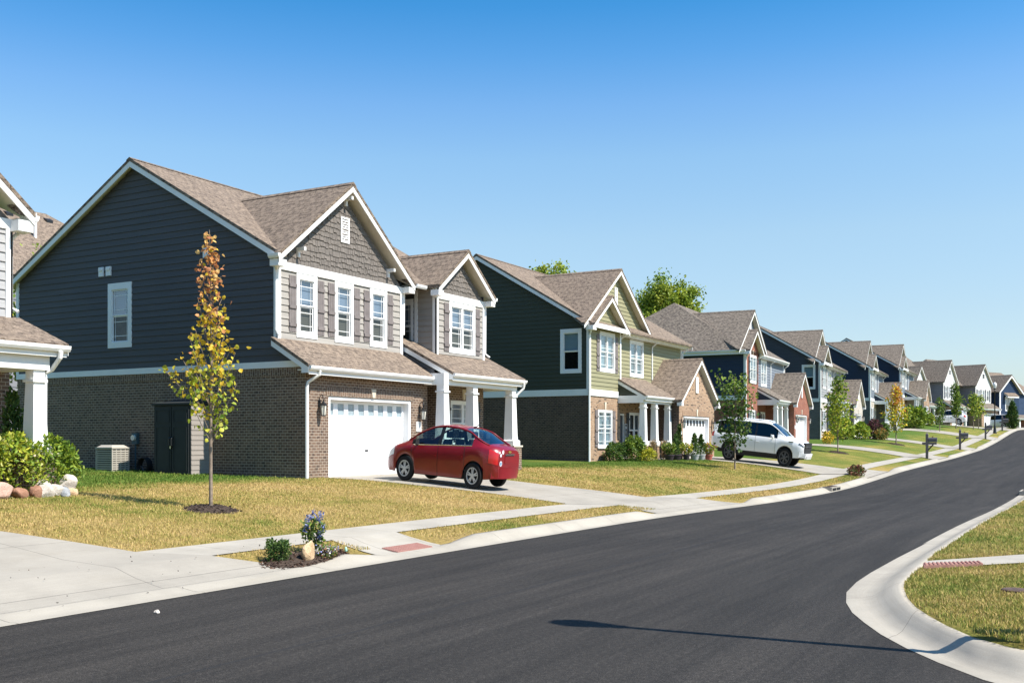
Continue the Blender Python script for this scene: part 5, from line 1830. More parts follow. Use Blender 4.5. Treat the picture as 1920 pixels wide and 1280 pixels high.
def big_tree(label, loc, height, rx, rz, nclump, per, size, palette, seed, trunk_h=None, name='leafy_tree', group=None, wts=None):
    t = thing(name, label, 'tree', loc, 0, group)
    rng = np.random.default_rng(seed)
    rnd = random.Random(seed)
    cz = height - rz
    tr = MB()
    tr.tube([(0, 0, -0.5), (0.1, 0, cz * 0.5), (0, 0.1, cz), (0.1, 0, cz + rz * 0.4)], [rx * 0.11, rx * 0.085, rx * 0.06, rx * 0.02], 8)
    P = []; C = []
    for i in range(nclump):
        u = rng.normal(size=3); u /= np.linalg.norm(u)
        r = rng.random() ** 0.38
        lump = 1 + 0.22 * math.sin(3 * math.atan2(u[1], u[0]) + seed) + 0.15 * math.sin(5 * u[2] + seed)
        c = np.array([u[0] * rx * r * lump, u[1] * rx * r * lump, cz + u[2] * rz * r * lump])
        if c[2] < cz - rz * 0.85:
            continue
        if i % 6 == 0:
            tr.tube([(0, 0, cz * 0.55 + 0.35 * (c[2] - cz * 0.55)), tuple(c * 0.6 + np.array([0, 0, 0.4 * cz * 0.5])), tuple(c)], [rx * 0.045, rx * 0.03, 0.02], 5, cap=False)
        cr = rng.uniform(0.10, 0.20) * rx
        m = int(per * rng.uniform(0.6, 1.3))
        q = rng.normal(size=(m, 3)) * cr * np.array([1, 1, 0.75])
        P.append(c + q)
        col = colour_pick(rng, 1, palette, wts)[0] * rng.uniform(0.85, 1.2)
        C.append(np.tile(col, (m, 1)) * rng.uniform(0.9, 1.1, (m, 1)))
    tr.build('trunk', 'bark_dark', t, smooth=60)
    P = np.concatenate(P); C = np.concatenate(C)
    leaves('crown', P, np.full(len(P), size), C, seed, t, droop=0.2)
    return t

def shrub(label, loc, rx, ry, h, n, size, palette, seed, name='shrub', cat='shrub', group=None, shape='round', wts=None, mat='leaf', upright=0.2, stems=7, aspect=0.5, stem_mat='bark_dark'):
    t = thing(name, label, cat, loc, 0, group)
    rng = np.random.default_rng(seed)
    rnd = random.Random(seed)
    z = rng.random(n)
    a = rng.uniform(0, 2 * np.pi, n)
    if shape == 'round':
        z = z ** 0.8
        prof = np.sqrt(np.clip(1 - ((z - 0.45) / 0.58) ** 2, 0, 1))
    elif shape == 'cone':
        z = z ** 1.25
        prof = np.clip((1 - z) ** 0.7 * 1.0, 0.03, 1) * np.clip(0.6 + z * 4, 0, 1)
    elif shape == 'column':
        prof = np.clip((1 - z) * 2.2, 0.03, 1) ** 0.6 * np.clip(0.7 + z * 2, 0, 1)
    elif shape == 'vase':
        prof = 0.35 + 0.75 * z
    else:
        prof = np.ones(n)
    lump = 1 + 0.16 * np.sin(a * 3 + seed + z * 3) + 0.12 * np.sin(a * 5 + z * 9 + seed)
    r = (0.25 + 0.75 * rng.random(n) ** 0.45) * prof * lump
    P = np.stack([np.cos(a) * r * rx, np.sin(a) * r * ry, z * h * (0.95 + 0.1 * np.sin(a * 2 + seed))], 1)
    P[:, 2] = np.maximum(P[:, 2], 0.01)
    st = MB()
    for i in range(stems):
        q = P[rnd.randrange(n)]
        st.tube([(q[0] * 0.12, q[1] * 0.12, -0.05), (q[0] * 0.5, q[1] * 0.5, q[2] * 0.55), tuple(q)], [0.02 + 0.006 * h, 0.014, 0.005], 5, cap=False)
    st.build('stem', stem_mat, t)
    leaves('foliage', P, np.full(n, size), colour_pick(rng, n, palette, wts), seed, t, mat=mat, upright=upright, aspect=aspect)
    return t

def grad(stops):
    """leaf colours by height fraction: stops = [(fraction, palette)]"""
    def f(fr, n, rng):
        out = np.empty((n, 3))
        for i in range(n):
            x = fr[i] + rng.normal() * 0.06
            k = 0
            while k < len(stops) - 1 and x > stops[k + 1][0]:
                k += 1
            p = stops[k][1]
            if k < len(stops) - 1:
                w = (x - stops[k][0]) / (stops[k + 1][0] - stops[k][0])
                if rng.random() < max(0, w):
                    p = stops[k + 1][1]
            out[i] = p[rng.integers(len(p))]
        return out
    return f

# --- street saplings
g = G(17.0, 17.45)
SALMON = [(0.66, 0.36, 0.13), (0.58, 0.27, 0.09), (0.70, 0.46, 0.16), (0.50, 0.20, 0.08)]
sapling('slim young maple, orange at the top and yellow-green below, on the nearest lawn', (17.0, 17.45, g), 6.35, 0.042,
        [(0.26, 0.2), (0.33, 0.45), (0.42, 0.66), (0.50, 0.70), (0.56, 0.5), (0.62, 0.34), (0.8, 0.32), (0.92, 0.2), (1.0, 0.10)], 42, 25, 0.105,
        grad([(0.0, YGREEN), (0.36, YGREEN), (0.50, YELLOW + YGREEN[:1]), (0.62, YELLOW), (0.74, SALMON + YELLOW[:1]), (0.9, SALMON)]), 11, 'street saplings', bare=0.29, mulch=0.6, spray=0.10, rise=2.6,
        extra=((0.34, -0.52, 0.92, 3.15, 46), (0.37, -0.30, 0.55, 3.35, 40), (0.45, 0.24, -0.38, 3.6, 30), (0.55, -0.14, 0.26, 4.75, 26), (0.58, 0.16, -0.26, 4.6, 18)), leaf_aspect=0.95)
sapling('dark green young tree standing in front of the large white vehicle', (55.2, 17.6, G(55.2, 17.6)), 5.1, 0.05,
        [(0.18, 0.4), (0.35, 0.95), (0.55, 0.85), (0.72, 0.95), (0.9, 1.0), (1.0, 0.5)], 30, 36, 0.18,
        grad([(0.0, DGREEN), (0.7, DGREEN), (0.9, GREEN)]), 23, 'street saplings', bare=0.26, mulch=0, spray=0.15)
sapling('upright yellow-green young tree in front of the whitewashed brick house', (80.9, 17.8, G(80.9, 17.8)), 5.8, 0.05,
        [(0.22, 0.7), (0.38, 1.1), (0.55, 1.0), (0.8, 0.7), (1.0, 0.25)], 34, 38, 0.20,
        grad([(0.0, YGREEN), (0.6, YGREEN), (0.9, GREEN)]), 31, 'street saplings', bare=0.28, mulch=0.75, rise=2.6, spray=0.16)
sapling('young tree turning orange and yellow on the lawn of the third narrow house', (104.6, 17.6, G(104.6, 17.6)), 5.8, 0.06,
        [(0.26, 0.7), (0.42, 1.15), (0.6, 1.0), (0.75, 0.5), (1.0, 0.2)], 30, 34, 0.23,
        grad([(0.0, YGREEN), (0.5, YGREEN + YELLOW), (0.7, YELLOW + ORANGE)]), 43, 'street saplings', bare=0.3, mulch=0.8, spray=0.18)
sapling('small dark green young tree left of the pale crossover', (141.0, 18.5, G(141.0, 18.5)), 4.4, 0.06,
        [(0.22, 0.45), (0.45, 0.75), (0.75, 0.5), (1.0, 0.2)], 20, 30, 0.22, grad([(0.0, GREEN + DGREEN)]), 53, 'street saplings', bare=0.25, mulch=0, spray=0.2)
sapling('tall narrow green tree in front of the pale crossover', (149.5, 17.6, G(149.5, 17.6)), 6.0, 0.08,
        [(0.25, 0.45), (0.45, 0.7), (0.7, 0.55), (1.0, 0.2)], 28, 40, 0.24, grad([(0.0, GREEN), (1.0, GREEN)]), 61, 'street saplings', bare=0.3, mulch=0, spray=0.22)
sapling('pair of loose green trees before the white garage door, left stem', (153.5, 15.9, G(153.5, 15.9)), 4.9, 0.06,
        [(0.3, 0.6), (0.5, 1.0), (0.8, 0.8), (1.0, 0.3)], 24, 26, 0.24, grad([(0.0, YGREEN + GREEN)]), 71, 'street saplings', bare=0.42, mulch=0, spray=0.2)
sapling('pair of loose green trees before the white garage door, right stem', (156.8, 15.6, G(156.8, 15.6)), 4.8, 0.06,
        [(0.3, 0.6), (0.5, 1.0), (0.8, 0.8), (1.0, 0.3)], 24, 26, 0.24, grad([(0.0, YGREEN + GREEN)]), 73, 'street saplings', bare=0.42, mulch=0, spray=0.2)

LIT = [(0.22, 0.30, 0.035), (0.30, 0.36, 0.04), (0.16, 0.24, 0.03), (0.36, 0.40, 0.05)]
# --- trees beyond the houses
big_tree('large rounded green tree behind the blue-sided house roofs', (98.9, 38.6, 2.0), 16.3, 2.75, 4.3, 300, 110, 0.28, LIT, 5, group='trees behind the houses')
big_tree('green treetop just showing above the roof ridge of the dark green house', (84.3, 43.9, 2.0), 15.9, 2.5, 3.4, 240, 100, 0.27, LIT, 6, group='trees behind the houses')
big_tree('yellow-green tree in the gap behind the pale grey house corner', (30.7, 42.3, 1.5), 9.4, 1.7, 4.2, 90, 70, 0.20, YGREEN + GREEN, 7, group='trees behind the houses')

# --- shrubs and plants
shrub('big leafy variegated bush behind the rocks at the left edge', (15.3, 21.95, 0.92), 1.1, 0.65, 1.4, 2600, 0.125, YGREEN[:3] + YGREEN + [(0.42, 0.42, 0.14)] + GREEN[:2], 81, upright=0.15)
shrub('bright green bush beside the variegated bush, next to the light rocks', (16.3, 22.0, 0.94), 0.72, 0.55, 1.32, 2100, 0.12, YGREEN[1:2] + GREEN + YGREEN[3:], 82, upright=0.15)
shrub('dark green upright evergreen behind the white column', (15.98, 23.0, 0.92), 0.3, 0.3, 2.4, 1500, 0.13, DGREEN, 83, shape='column', mat='needle', name='evergreen_shrub', upright=0.6, aspect=0.35)
shrub('round clipped green bush under the front window of the green house', (53.1, 23.7, 1.06), 0.85, 0.6, 0.98, 1500, 0.15, DGREEN + GREEN[:1], 84)
shrub('taller pointed green bush right of the round bush by the green house', (54.0, 23.0, 1.06), 0.7, 0.6, 1.35, 1700, 0.15, GREEN + DGREEN[2:], 85)
shrub('small bright yellow bush at the foot of the pointed green bush', (54.35, 22.3, 1.05), 0.5, 0.45, 0.72, 700, 0.13, [(0.55, 0.50, 0.04), (0.45, 0.45, 0.05), (0.36, 0.38, 0.05)], 86)
for i, (x, y, h, lab) in enumerate(((57.6, 21.9, 1.2, 'dark conical evergreen in a dark pot, leftmost of the three by the garage'), (59.15, 21.3, 1.25, 'dark conical evergreen in a pale pot, middle of the three by the garage'), (59.95, 21.2, 1.15, 'dark conical evergreen in a pale pot, right of the three by the garage'), (59.0, 22.2, 1.75, 'slender evergreen against the brick beside the garage door'))):
    shrub(lab, (x, y, 1.36), 0.34 if i < 3 else 0.24, 0.34 if i < 3 else 0.24, h, 900, 0.12, DGREEN, 90 + i, shape='cone', mat='needle', name='potted_evergreen', cat='potted plant', group='pots of plants by the green house garage', upright=0.5, aspect=0.4)
for i, (x, y, pal, lab) in enumerate(((56.85, 22.0, GREEN + [(0.42, 0.40, 0.16)], 'loose variegated plant in a dark pot at the porch edge'), (58.3, 21.5, YGREEN + [(0.55, 0.30, 0.05)], 'yellow-green bushy plant between the potted evergreens'), (60.5, 20.9, YGREEN + [(0.5, 0.28, 0.06), (0.4, 0.2, 0.35)], 'small flowering plant in a reddish pot by the white garage door'))):
    shrub(lab, (x, y, 1.36), 0.40, 0.40, 0.68, 420, 0.14, pal, 100 + i, name='potted_plant', cat='potted plant', group='pots of plants by the green house garage', shape='vase')
for i, (x, y, c, lab, r) in enumerate(((56.85, 22.0, 'pot_dark', 'dark round pot holding the variegated plant', 0.34), (57.6, 21.9, 'pot_dark', 'dark wide pot under the leftmost evergreen', 0.42), (58.3, 21.5, 'pot_dark', 'small dark pot under the yellow-green plant', 0.25), (59.15, 21.3, 'pot_pale', 'pale grey pot under the middle evergreen', 0.32), (59.95, 21.2, 'pot_pale', 'pale grey pot under the right evergreen', 0.32), (60.5, 20.9, 'pot_red', 'reddish pot of the small flowering plant', 0.28), (59.0, 22.2, 'pot_dark', 'dark pot under the slender evergreen', 0.26))):
    MT.setdefault('pot_dark', simple("dark_pot", (0.05, 0.035, 0.045), 0.5, 0.4, 0.1)); MT.setdefault('pot_pale', simple("pale_pot", (0.42, 0.42, 0.44), 0.6, 0.3, 0.1)); MT.setdefault('pot_red', simple("terracotta_pot", (0.38, 0.12, 0.09), 0.7, 0.2, 0.1))
    m = MB(); g = G(x, y)
    m.lathe([(r * 0.62, 0.0), (r * 0.85, 0.27), (r * 0.9, 0.28), (r * 0.9, 0.34), (r * 0.8, 0.34), (r * 0.76, 0.30), (0.0, 0.30)], 0, 0, 18)
    o = m.build('plant_pot', c, None, smooth=True, loc=(x, y, g))
    tag(o, lab, 'pot', 'pots by the green house garage')
shrub('low reddish ornamental clump on the verge by the second driveway', (62.2, 12.65, G(62.2, 12.65)), 0.95, 0.42, 0.55, 700, 0.16, [(0.20, 0.07, 0.05), (0.12, 0.14, 0.04), (0.28, 0.12, 0.07), (0.08, 0.11, 0.03)], 111, upright=0.5)
shrub('small yellow and orange plant beside the red brick garage', (93.9, 21.5, G(93.9, 21.5)), 0.6, 0.5, 1.0, 420, 0.2, YELLOW + GREEN[:1], 112)
shrub('big leafy light green plants under the window of the whitewashed house', (105.3, 22.6, G(105.3, 22.6)), 2.0, 1.0, 1.9, 1500, 0.30, YGREEN + GREEN[:2], 113)
shrub('second leafy light green plant, right of the slim trunk', (108.2, 21.6, G(108.2, 21.6)), 1.5, 0.9, 1.5, 1000, 0.30, YGREEN + GREEN[:2], 114)
shrub('dark purple leaved bush before the whitewashed garage', (111.5, 20.9, G(111.5, 20.9)), 1.5, 0.8, 1.8, 900, 0.28, [(0.10, 0.035, 0.05), (0.16, 0.06, 0.06), (0.06, 0.05, 0.03)], 115, upright=0.6)
shrub('low olive bush at the foot of the purple bush', (111.0, 20.2, G(111.0, 20.2)), 1.5, 0.6, 1.0, 700, 0.26, [(0.16, 0.17, 0.04), (0.10, 0.12, 0.03), (0.30, 0.18, 0.04)], 116)
shrub('dark green bush right of the whitewashed garage corner', (114.6, 20.6, G(114.6, 20.6)), 0.8, 0.6, 1.5, 500, 0.28, DGREEN + GREEN[:1], 117)
shrub('broad bright green bush before the porch of the blue-fronted house', (144.5, 22.0, G(144.5, 22.0)), 2.6, 1.6, 2.6, 1500, 0.42, GREEN + YGREEN[1:2], 118)
shrub('small yellow-green bush right of the broad bush', (150.5, 21.2, G(150.5, 21.2)), 1.6, 0.9, 1.4, 600, 0.36, YGREEN + YELLOW[2:3], 119)
shrub('tall narrow dark cypress by the deep blue house', (170.6, 12.4, 4.1), 0.75, 0.75, 3.7, 1800, 0.34, DGREEN, 120, shape='column', mat='needle', name='cypress_tree', cat='tree', upright=0.7, aspect=0.4)

# --- flower bed on the near verge
bx, by = 14.25, 12.35
m = MB(); n = 26
gz = lambda x, y: G(bx + x, by + y) - G(bx, by)
ring = [((1.15 if math.cos(2 * math.pi * i / n) > 0 else 1.05) * math.cos(2 * math.pi * i / n) * (1 + 0.08 * math.sin(i * 2.3)), 0.36 * math.sin(2 * math.pi * i / n)) for i in range(n)]
for i in range(n):
    a, b = ring[i], ring[(i + 1) % n]
    m.face([(0, 0, 0.09), (a[0] * .6, a[1] * .6, 0.085 + gz(a[0] * .6, a[1] * .6)), (b[0] * .6, b[1] * .6, 0.085 + gz(b[0] * .6, b[1] * .6))])
    m.face([(a[0] * .6, a[1] * .6, 0.085 + gz(a[0] * .6, a[1] * .6)), (a[0], a[1], gz(*a) - 0.01), (b[0], b[1], gz(*b) - 0.01), (b[0] * .6, b[1] * .6, 0.085 + gz(b[0] * .6, b[1] * .6))])
mo = m.build('mulch_bed', 'mulch', None, smooth=80, loc=(bx, by, G(bx, by)))
mo["kind"] = 'stuff'; mo["label"] = 'brown mulch bed on the verge around the sandstone rock'
rng = np.random.default_rng(4)
cp = np.stack([rng.uniform(-1.1, 1.1, 700), rng.uniform(-0.38, 0.38, 700)], 1)
cp = cp[(cp[:, 0] / 1.12) ** 2 + (cp[:, 1] / 0.38) ** 2 < 1]
cp = np.column_stack([cp, 0.09 - 0.07 * ((cp[:, 0] / 1.1) ** 2 + (cp[:, 1] / 0.37) ** 2) + np.array([gz(a, b) for a, b in cp])])
leaves('mulch_chips', cp, np.full(len(cp), 0.07), colour_pick(rng, len(cp), [(0.09, 0.045, 0.03), (0.05, 0.03, 0.024), (0.14, 0.08, 0.055)]), 8, mo, aspect=0.4, flat=0.6)
BEDS.extend([(bx - 0.6, by, 0.4), (bx, by, 0.42), (bx + 0.6, by, 0.4)])
zb = G(bx, by) + 0.05
shrub('clipped dark green boxy bush left of the sandstone rock', (13.68, 12.45, zb), 0.20, 0.18, 0.34, 1100, 0.055, DGREEN, 130, shape='box', name='clipped_bush', cat='shrub', upright=0.7, aspect=0.4)
fl = shrub('flowering shrub with blue blooms on the verge behind the sandstone rock', (14.62, 12.45, zb), 0.25, 0.2, 0.62, 360, 0.085, GREEN + DGREEN + [(0.33, 0.34, 0.10)], 131, name='flowering_shrub', cat='flowering shrub', shape='vase', upright=0.35, stems=14)
rng = np.random.default_rng(44)
for i, (x, y, z) in enumerate(((-0.02, 0.0, 0.78), (-0.11, 0.05, 0.70), (0.13, -0.04, 0.75), (0.15, 0.02, 0.66), (-0.20, 0.0, 0.55), (0.05, -0.15, 0.52), (-0.04, -0.16, 0.42))):
    q = rng.normal(size=(42, 3)) * np.array([0.024, 0.024, 0.036]) + np.array([x, y, z - 0.03])
    leaves('flower_head', q, np.full(42, 0.038), colour_pick(rng, 42, [(0.15, 0.19, 0.42), (0.26, 0.30, 0.52), (0.42, 0.44, 0.62), (0.10, 0.13, 0.30)]), 140 + i, fl, aspect=0.8)
fl2 = shrub('low straggly flowers at the right foot of the sandstone rock', (14.62, 12.14, zb - 0.03), 0.26, 0.14, 0.24, 220, 0.06, GREEN + [(0.35, 0.16, 0.08), (0.6, 0.58, 0.5)], 150, name='flower_plant', cat='flowers', stems=6)
q = rng.normal(size=(90, 3)) * np.array([0.15, 0.08, 0.05]) + np.array([0.03, 0.0, 0.15])
leaves('petals', q, np.full(90, 0.034), colour_pick(rng, 90, [(0.7, 0.66, 0.66), (0.62, 0.42, 0.55), (0.3, 0.34, 0.66)]), 151, fl2, aspect=0.8)
MT['gazing'] = simple("pale_green_figurine", (0.35, 0.60, 0.45), 0.35, 0.5, 0.1)
m = MB(); m.lathe([(0.022, 0), (0.03, 0.02), (0.025, 0.06), (0.012, 0.09), (0.0, 0.10)], 0, 0, 10)
tag(m.build('garden_ornament', 'gazing', None, smooth=True, loc=(15.22, 12.2, G(15.22, 12.2) + 0.03)), 'small pale green garden ornament at the right end of the mulch bed', 'ornament')

# --- rocks
def rock(label, loc, sx, sy, sz, mat, seed, group=None, rz=0.0):
    bm = bmesh.new()
    bmesh.ops.create_icosphere(bm, subdivisions=3, radius=1.0)
    rnd = random.Random(seed)
    planes = [(Vector((rnd.gauss(0, 1), rnd.gauss(0, 1), rnd.gauss(0, 0.8))).normalized(), rnd.uniform(0.45, 0.8)) for _ in range(12)]
    for v in bm.verts:
        for n, d in planes:
            k = v.co.dot(n)
            if k > d:
                v.co -= n * (k - d) * 0.92
        v.co += Vector((rnd.gauss(0, 1), rnd.gauss(0, 1), rnd.gauss(0, 1))) * 0.015
        v.co = Vector((v.co.x * sx, v.co.y * sy, (v.co.z + 0.55) * sz))
    for f in bm.faces:
        f.smooth = True
    for e in bm.edges:
        if len(e.link_faces) == 2 and e.calc_face_angle(0) > R(28):
            e.smooth = False
    me = bpy.data.meshes.new('rock'); bm.to_mesh(me); bm.free()
    me.materials.append(MT[mat])
    o = bpy.data.objects.new('rock', me); COL.objects.link(o)
    o.location = loc; o.rotation_euler = (0, 0, rz)
    return tag(o, label, 'rock', group)
def rockmat(name, a, b):
    t = NT(name, 0.9, 0.2)
    p = t.mapping("Object")
    f = t.noise(p, 5, 6, 0.65)
    c = t.ramp(f, [(0.3, a), (0.7, b)])
    f2 = t.noise(p, 40, 3)
    c = t.mix(0.4, c, t.ramp(f2, [(0.3, (0.65, 0.65, 0.65)), (0.7, (1.2, 1.2, 1.2))]), 'MULTIPLY')
    t.color(c); t.bump(t.math('ADD', f, t.math('MULTIPLY', f2, 0.3)), 0.8, 0.05)
    return t.m
MT['sandstone'] = rockmat("sandstone", (0.42, 0.28, 0.15), (0.66, 0.50, 0.33))
MT['pinkrock'] = rockmat("pink_granite", (0.42, 0.26, 0.20), (0.58, 0.40, 0.32))
MT['rustrock'] = rockmat("rusty_rock", (0.26, 0.13, 0.08), (0.40, 0.22, 0.15))
MT['whiterock'] = rockmat("pale_rock", (0.46, 0.40, 0.34), (0.68, 0.62, 0.55))
MT['greyrock'] = rockmat("grey_rock", (0.20, 0.21, 0.23), (0.42, 0.43, 0.44))
MT['tanrock'] = rockmat("tan_rock", (0.50, 0.32, 0.18), (0.62, 0.44, 0.28))
rock('tan sandstone block in the mulch bed on the verge', (14.20, 12.22, zb - 0.04), 0.20, 0.15, 0.25, 'sandstone', 3, rz=0.4)
for i, (x, y, sx, sy, sz, mt, lab) in enumerate((
        (14.55, 21.15, 0.36, 0.28, 0.34, 'pinkrock', 'large pinkish rock at the left end of the rock border'),
        (15.10, 21.22, 0.34, 0.26, 0.24, 'rustrock', 'long rusty red rock second from the left in the border'),
        (15.50, 21.25, 0.20, 0.2, 0.30, 'rustrock', 'small upright rusty rock in the middle of the border'),
        (15.76, 21.22, 0.26, 0.22, 0.33, 'whiterock', 'pale cream rock left of the whitest rocks in the border'),
        (16.08, 21.25, 0.24, 0.22, 0.30, 'whiterock', 'white rounded rock left of the blue-grey rock'),
        (16.30, 21.12, 0.20, 0.18, 0.26, 'greyrock', 'blue-grey rock near the right end of the border'),
        (16.52, 21.2, 0.20, 0.18, 0.24, 'tanrock', 'orange-tan rock at the right end of the border'),
        (16.68, 21.55, 0.40, 0.3, 0.42, 'whiterock', 'biggest pale rock, topmost at the right end of the border'),
        (16.05, 21.6, 0.26, 0.2, 0.38, 'whiterock', 'pale rock half hidden behind the white rounded rock'))):
    rock(lab, (x - 0.12 - 0.08 * (x - 14.5), y, G(x, y) - 0.04), sx * 0.92, sy * 0.9, sz * 0.80, mt, 200 + i, 'rock border of the left flower bed', rz=i * 0.7)

# --- grass (generated last so that it leaves the beds free)
def keep_left(px, py):
    return ((py > 12.12) & (py < 13.06)) | (py > 14.34)
EX = DRIVES + [[(15.85, 11.9), (18.3, 11.9), (18.05, 13.15), (15.85, 13.15)]]
BODY = [[(26.3, 22.8), (39, 22.8), (39, 40), (26.3, 40)], [(-2, 21.3), (16.4, 21.3), (16.4, 40), (-2, 40)]]
blades('grass', 150000, 9, 36, 12.1, 23.2, 0.025, 0.055, 0.013, 1, keep_left, EX + BODY, 'dry straw and green grass of the nearest left lawn and verge')
blades('grass', 30000, 16.8, 26.3, 23.2, 36, 0.03, 0.07, 0.02, 2, keep_left, EX + BODY, 'greener grass along the charcoal side wall')
blades('grass', 80000, 34, 64, 12.1, 24.0, 0.03, 0.06, 0.022, 3, keep_left, EX + BODY, 'lawn grass in front of the dark green house')
poly_corner = [(p[0] + 0.06, p[1] - 0.02) for p in BACK_R if p[1] > -3] + [(13, -3), (32, -3), (45, 2.7)]
SW_R = [(17.30, 2.70), (18.5, 2.80), (20.3, 1.0), (20.7, -3.0), (19.1, -3.2), (18.65, 0.9)]
def keep_all(px, py):
    return inside(px, py, BACK_R[::-1] + [(10.7, -25), (60, -25)])
blades('grass', 130000, 10.6, 20.5, -2.2, 2.8, 0.025, 0.06, 0.010, 4, keep_all, [SW_R], 'coarse green and tan grass of the right-hand corner lawn')
blades('grass', 36000, 18, 44, -1.0, 2.85, 0.03, 0.07, 0.015, 5, keep_all, [SW_R], 'dry grass of the right-hand verge')
# ================================================================ vehicles
def paint(name, c, flake=0.1, metal=0.0):
    t = NT(name, 0.32, 0.5)
    t.b.inputs["Coat Weight"].default_value = 0.6
    t.b.inputs["Coat Roughness"].default_value = 0.04
    t.b.inputs["Metallic"].default_value = metal
    f = t.noise(t.mapping("Object"), 2.0, 3)
    t.color(t.ramp(f, [(0.3, tuple(x * (1 - flake) for x in c)), (0.7, tuple(min(1, x * (1 + flake)) for x in c))]))
    return t.m
MT['paint_red'] = paint("red_car_paint", (0.20, 0.003, 0.009), 0.08, 0.0)
MT['paint_white'] = paint("white_car_paint", (0.82, 0.83, 0.84), 0.02)
MT['paint_silver'] = paint("silver_car_paint", (0.42, 0.46, 0.52), 0.04, 0.3)
MT['tyre'] = simple("tyre", (0.018, 0.018, 0.019), 0.85, 0.2, 0.2)
MT['alloy'] = simple("alloy", (0.66, 0.67, 0.68), 0.35, 0.5, 0.05, metal=0.35)
MT['alloy_dark'] = simple("dark_alloy", (0.13, 0.13, 0.14), 0.35, 0.5, 0.1, metal=0.4)
MT['plastic'] = simple("black_plastic", (0.02, 0.02, 0.021), 0.6, 0.3, 0.15)
MT['chrome'] = simple("chrome", (0.72, 0.74, 0.76), 0.15, 0.5, 0.02, metal=1.0)
MT['lamp_red'] = simple("tail_lamp_red", (0.50, 0.02, 0.02), 0.15, 0.6, 0.1)
MT['lamp_clear'] = simple("clear_lamp", (0.62, 0.64, 0.66), 0.1, 0.6, 0.1)
MT['lamp_smoke'] = simple("smoked_lamp", (0.10, 0.11, 0.12), 0.1, 0.6, 0.2)
MT['gold'] = simple("gold_emblem", (0.62, 0.42, 0.12), 0.3, 0.5, 0.05, metal=0.6)
MT['seat'] = simple("seat_cloth", (0.05, 0.05, 0.055), 0.9, 0.2, 0.2)
MT['sticker'] = simple("sticker", (0.72, 0.70, 0.74), 0.5, 0.3, 0.2, 20)
MT['sticker_blue'] = simple("blue_sticker", (0.10, 0.25, 0.38), 0.5, 0.3, 0.3, 20)
MT['window_trim'] = simple("window_trim_black", (0.012, 0.012, 0.013), 0.3, 0.4, 0.1)

class CB(MB):
    """mesh builder in true metres; heights are stretched to the photograph's proportions when built"""
    def build(s, *a, **k):
        s.v = [(x, y, z * VS) for x, y, z in s.v]
        return MB.build(s, *a, **k)
    def ylathe(s, prof, x, z, n=28, m=0, sgn=1, y=0):
        rings = [[(x + r * math.cos(2 * math.pi * q / n), y + sgn * o, z + r * math.sin(2 * math.pi * q / n)) for q in range(n)] for r, o in prof]
        for i in range(len(prof) - 1):
            for q in range(n):
                w = (q + 1) % n
                s.face([rings[i][q], rings[i][w], rings[i + 1][w], rings[i + 1][q]], m)
        if prof[-1][0] > 1e-3:
            s.face(rings[-1], m)

def smooth_knots(k, x, w=0.05):
    return sum(lerp(k, x + o * w) for o in (-2, -1, 0, 1, 2)) / 5.0

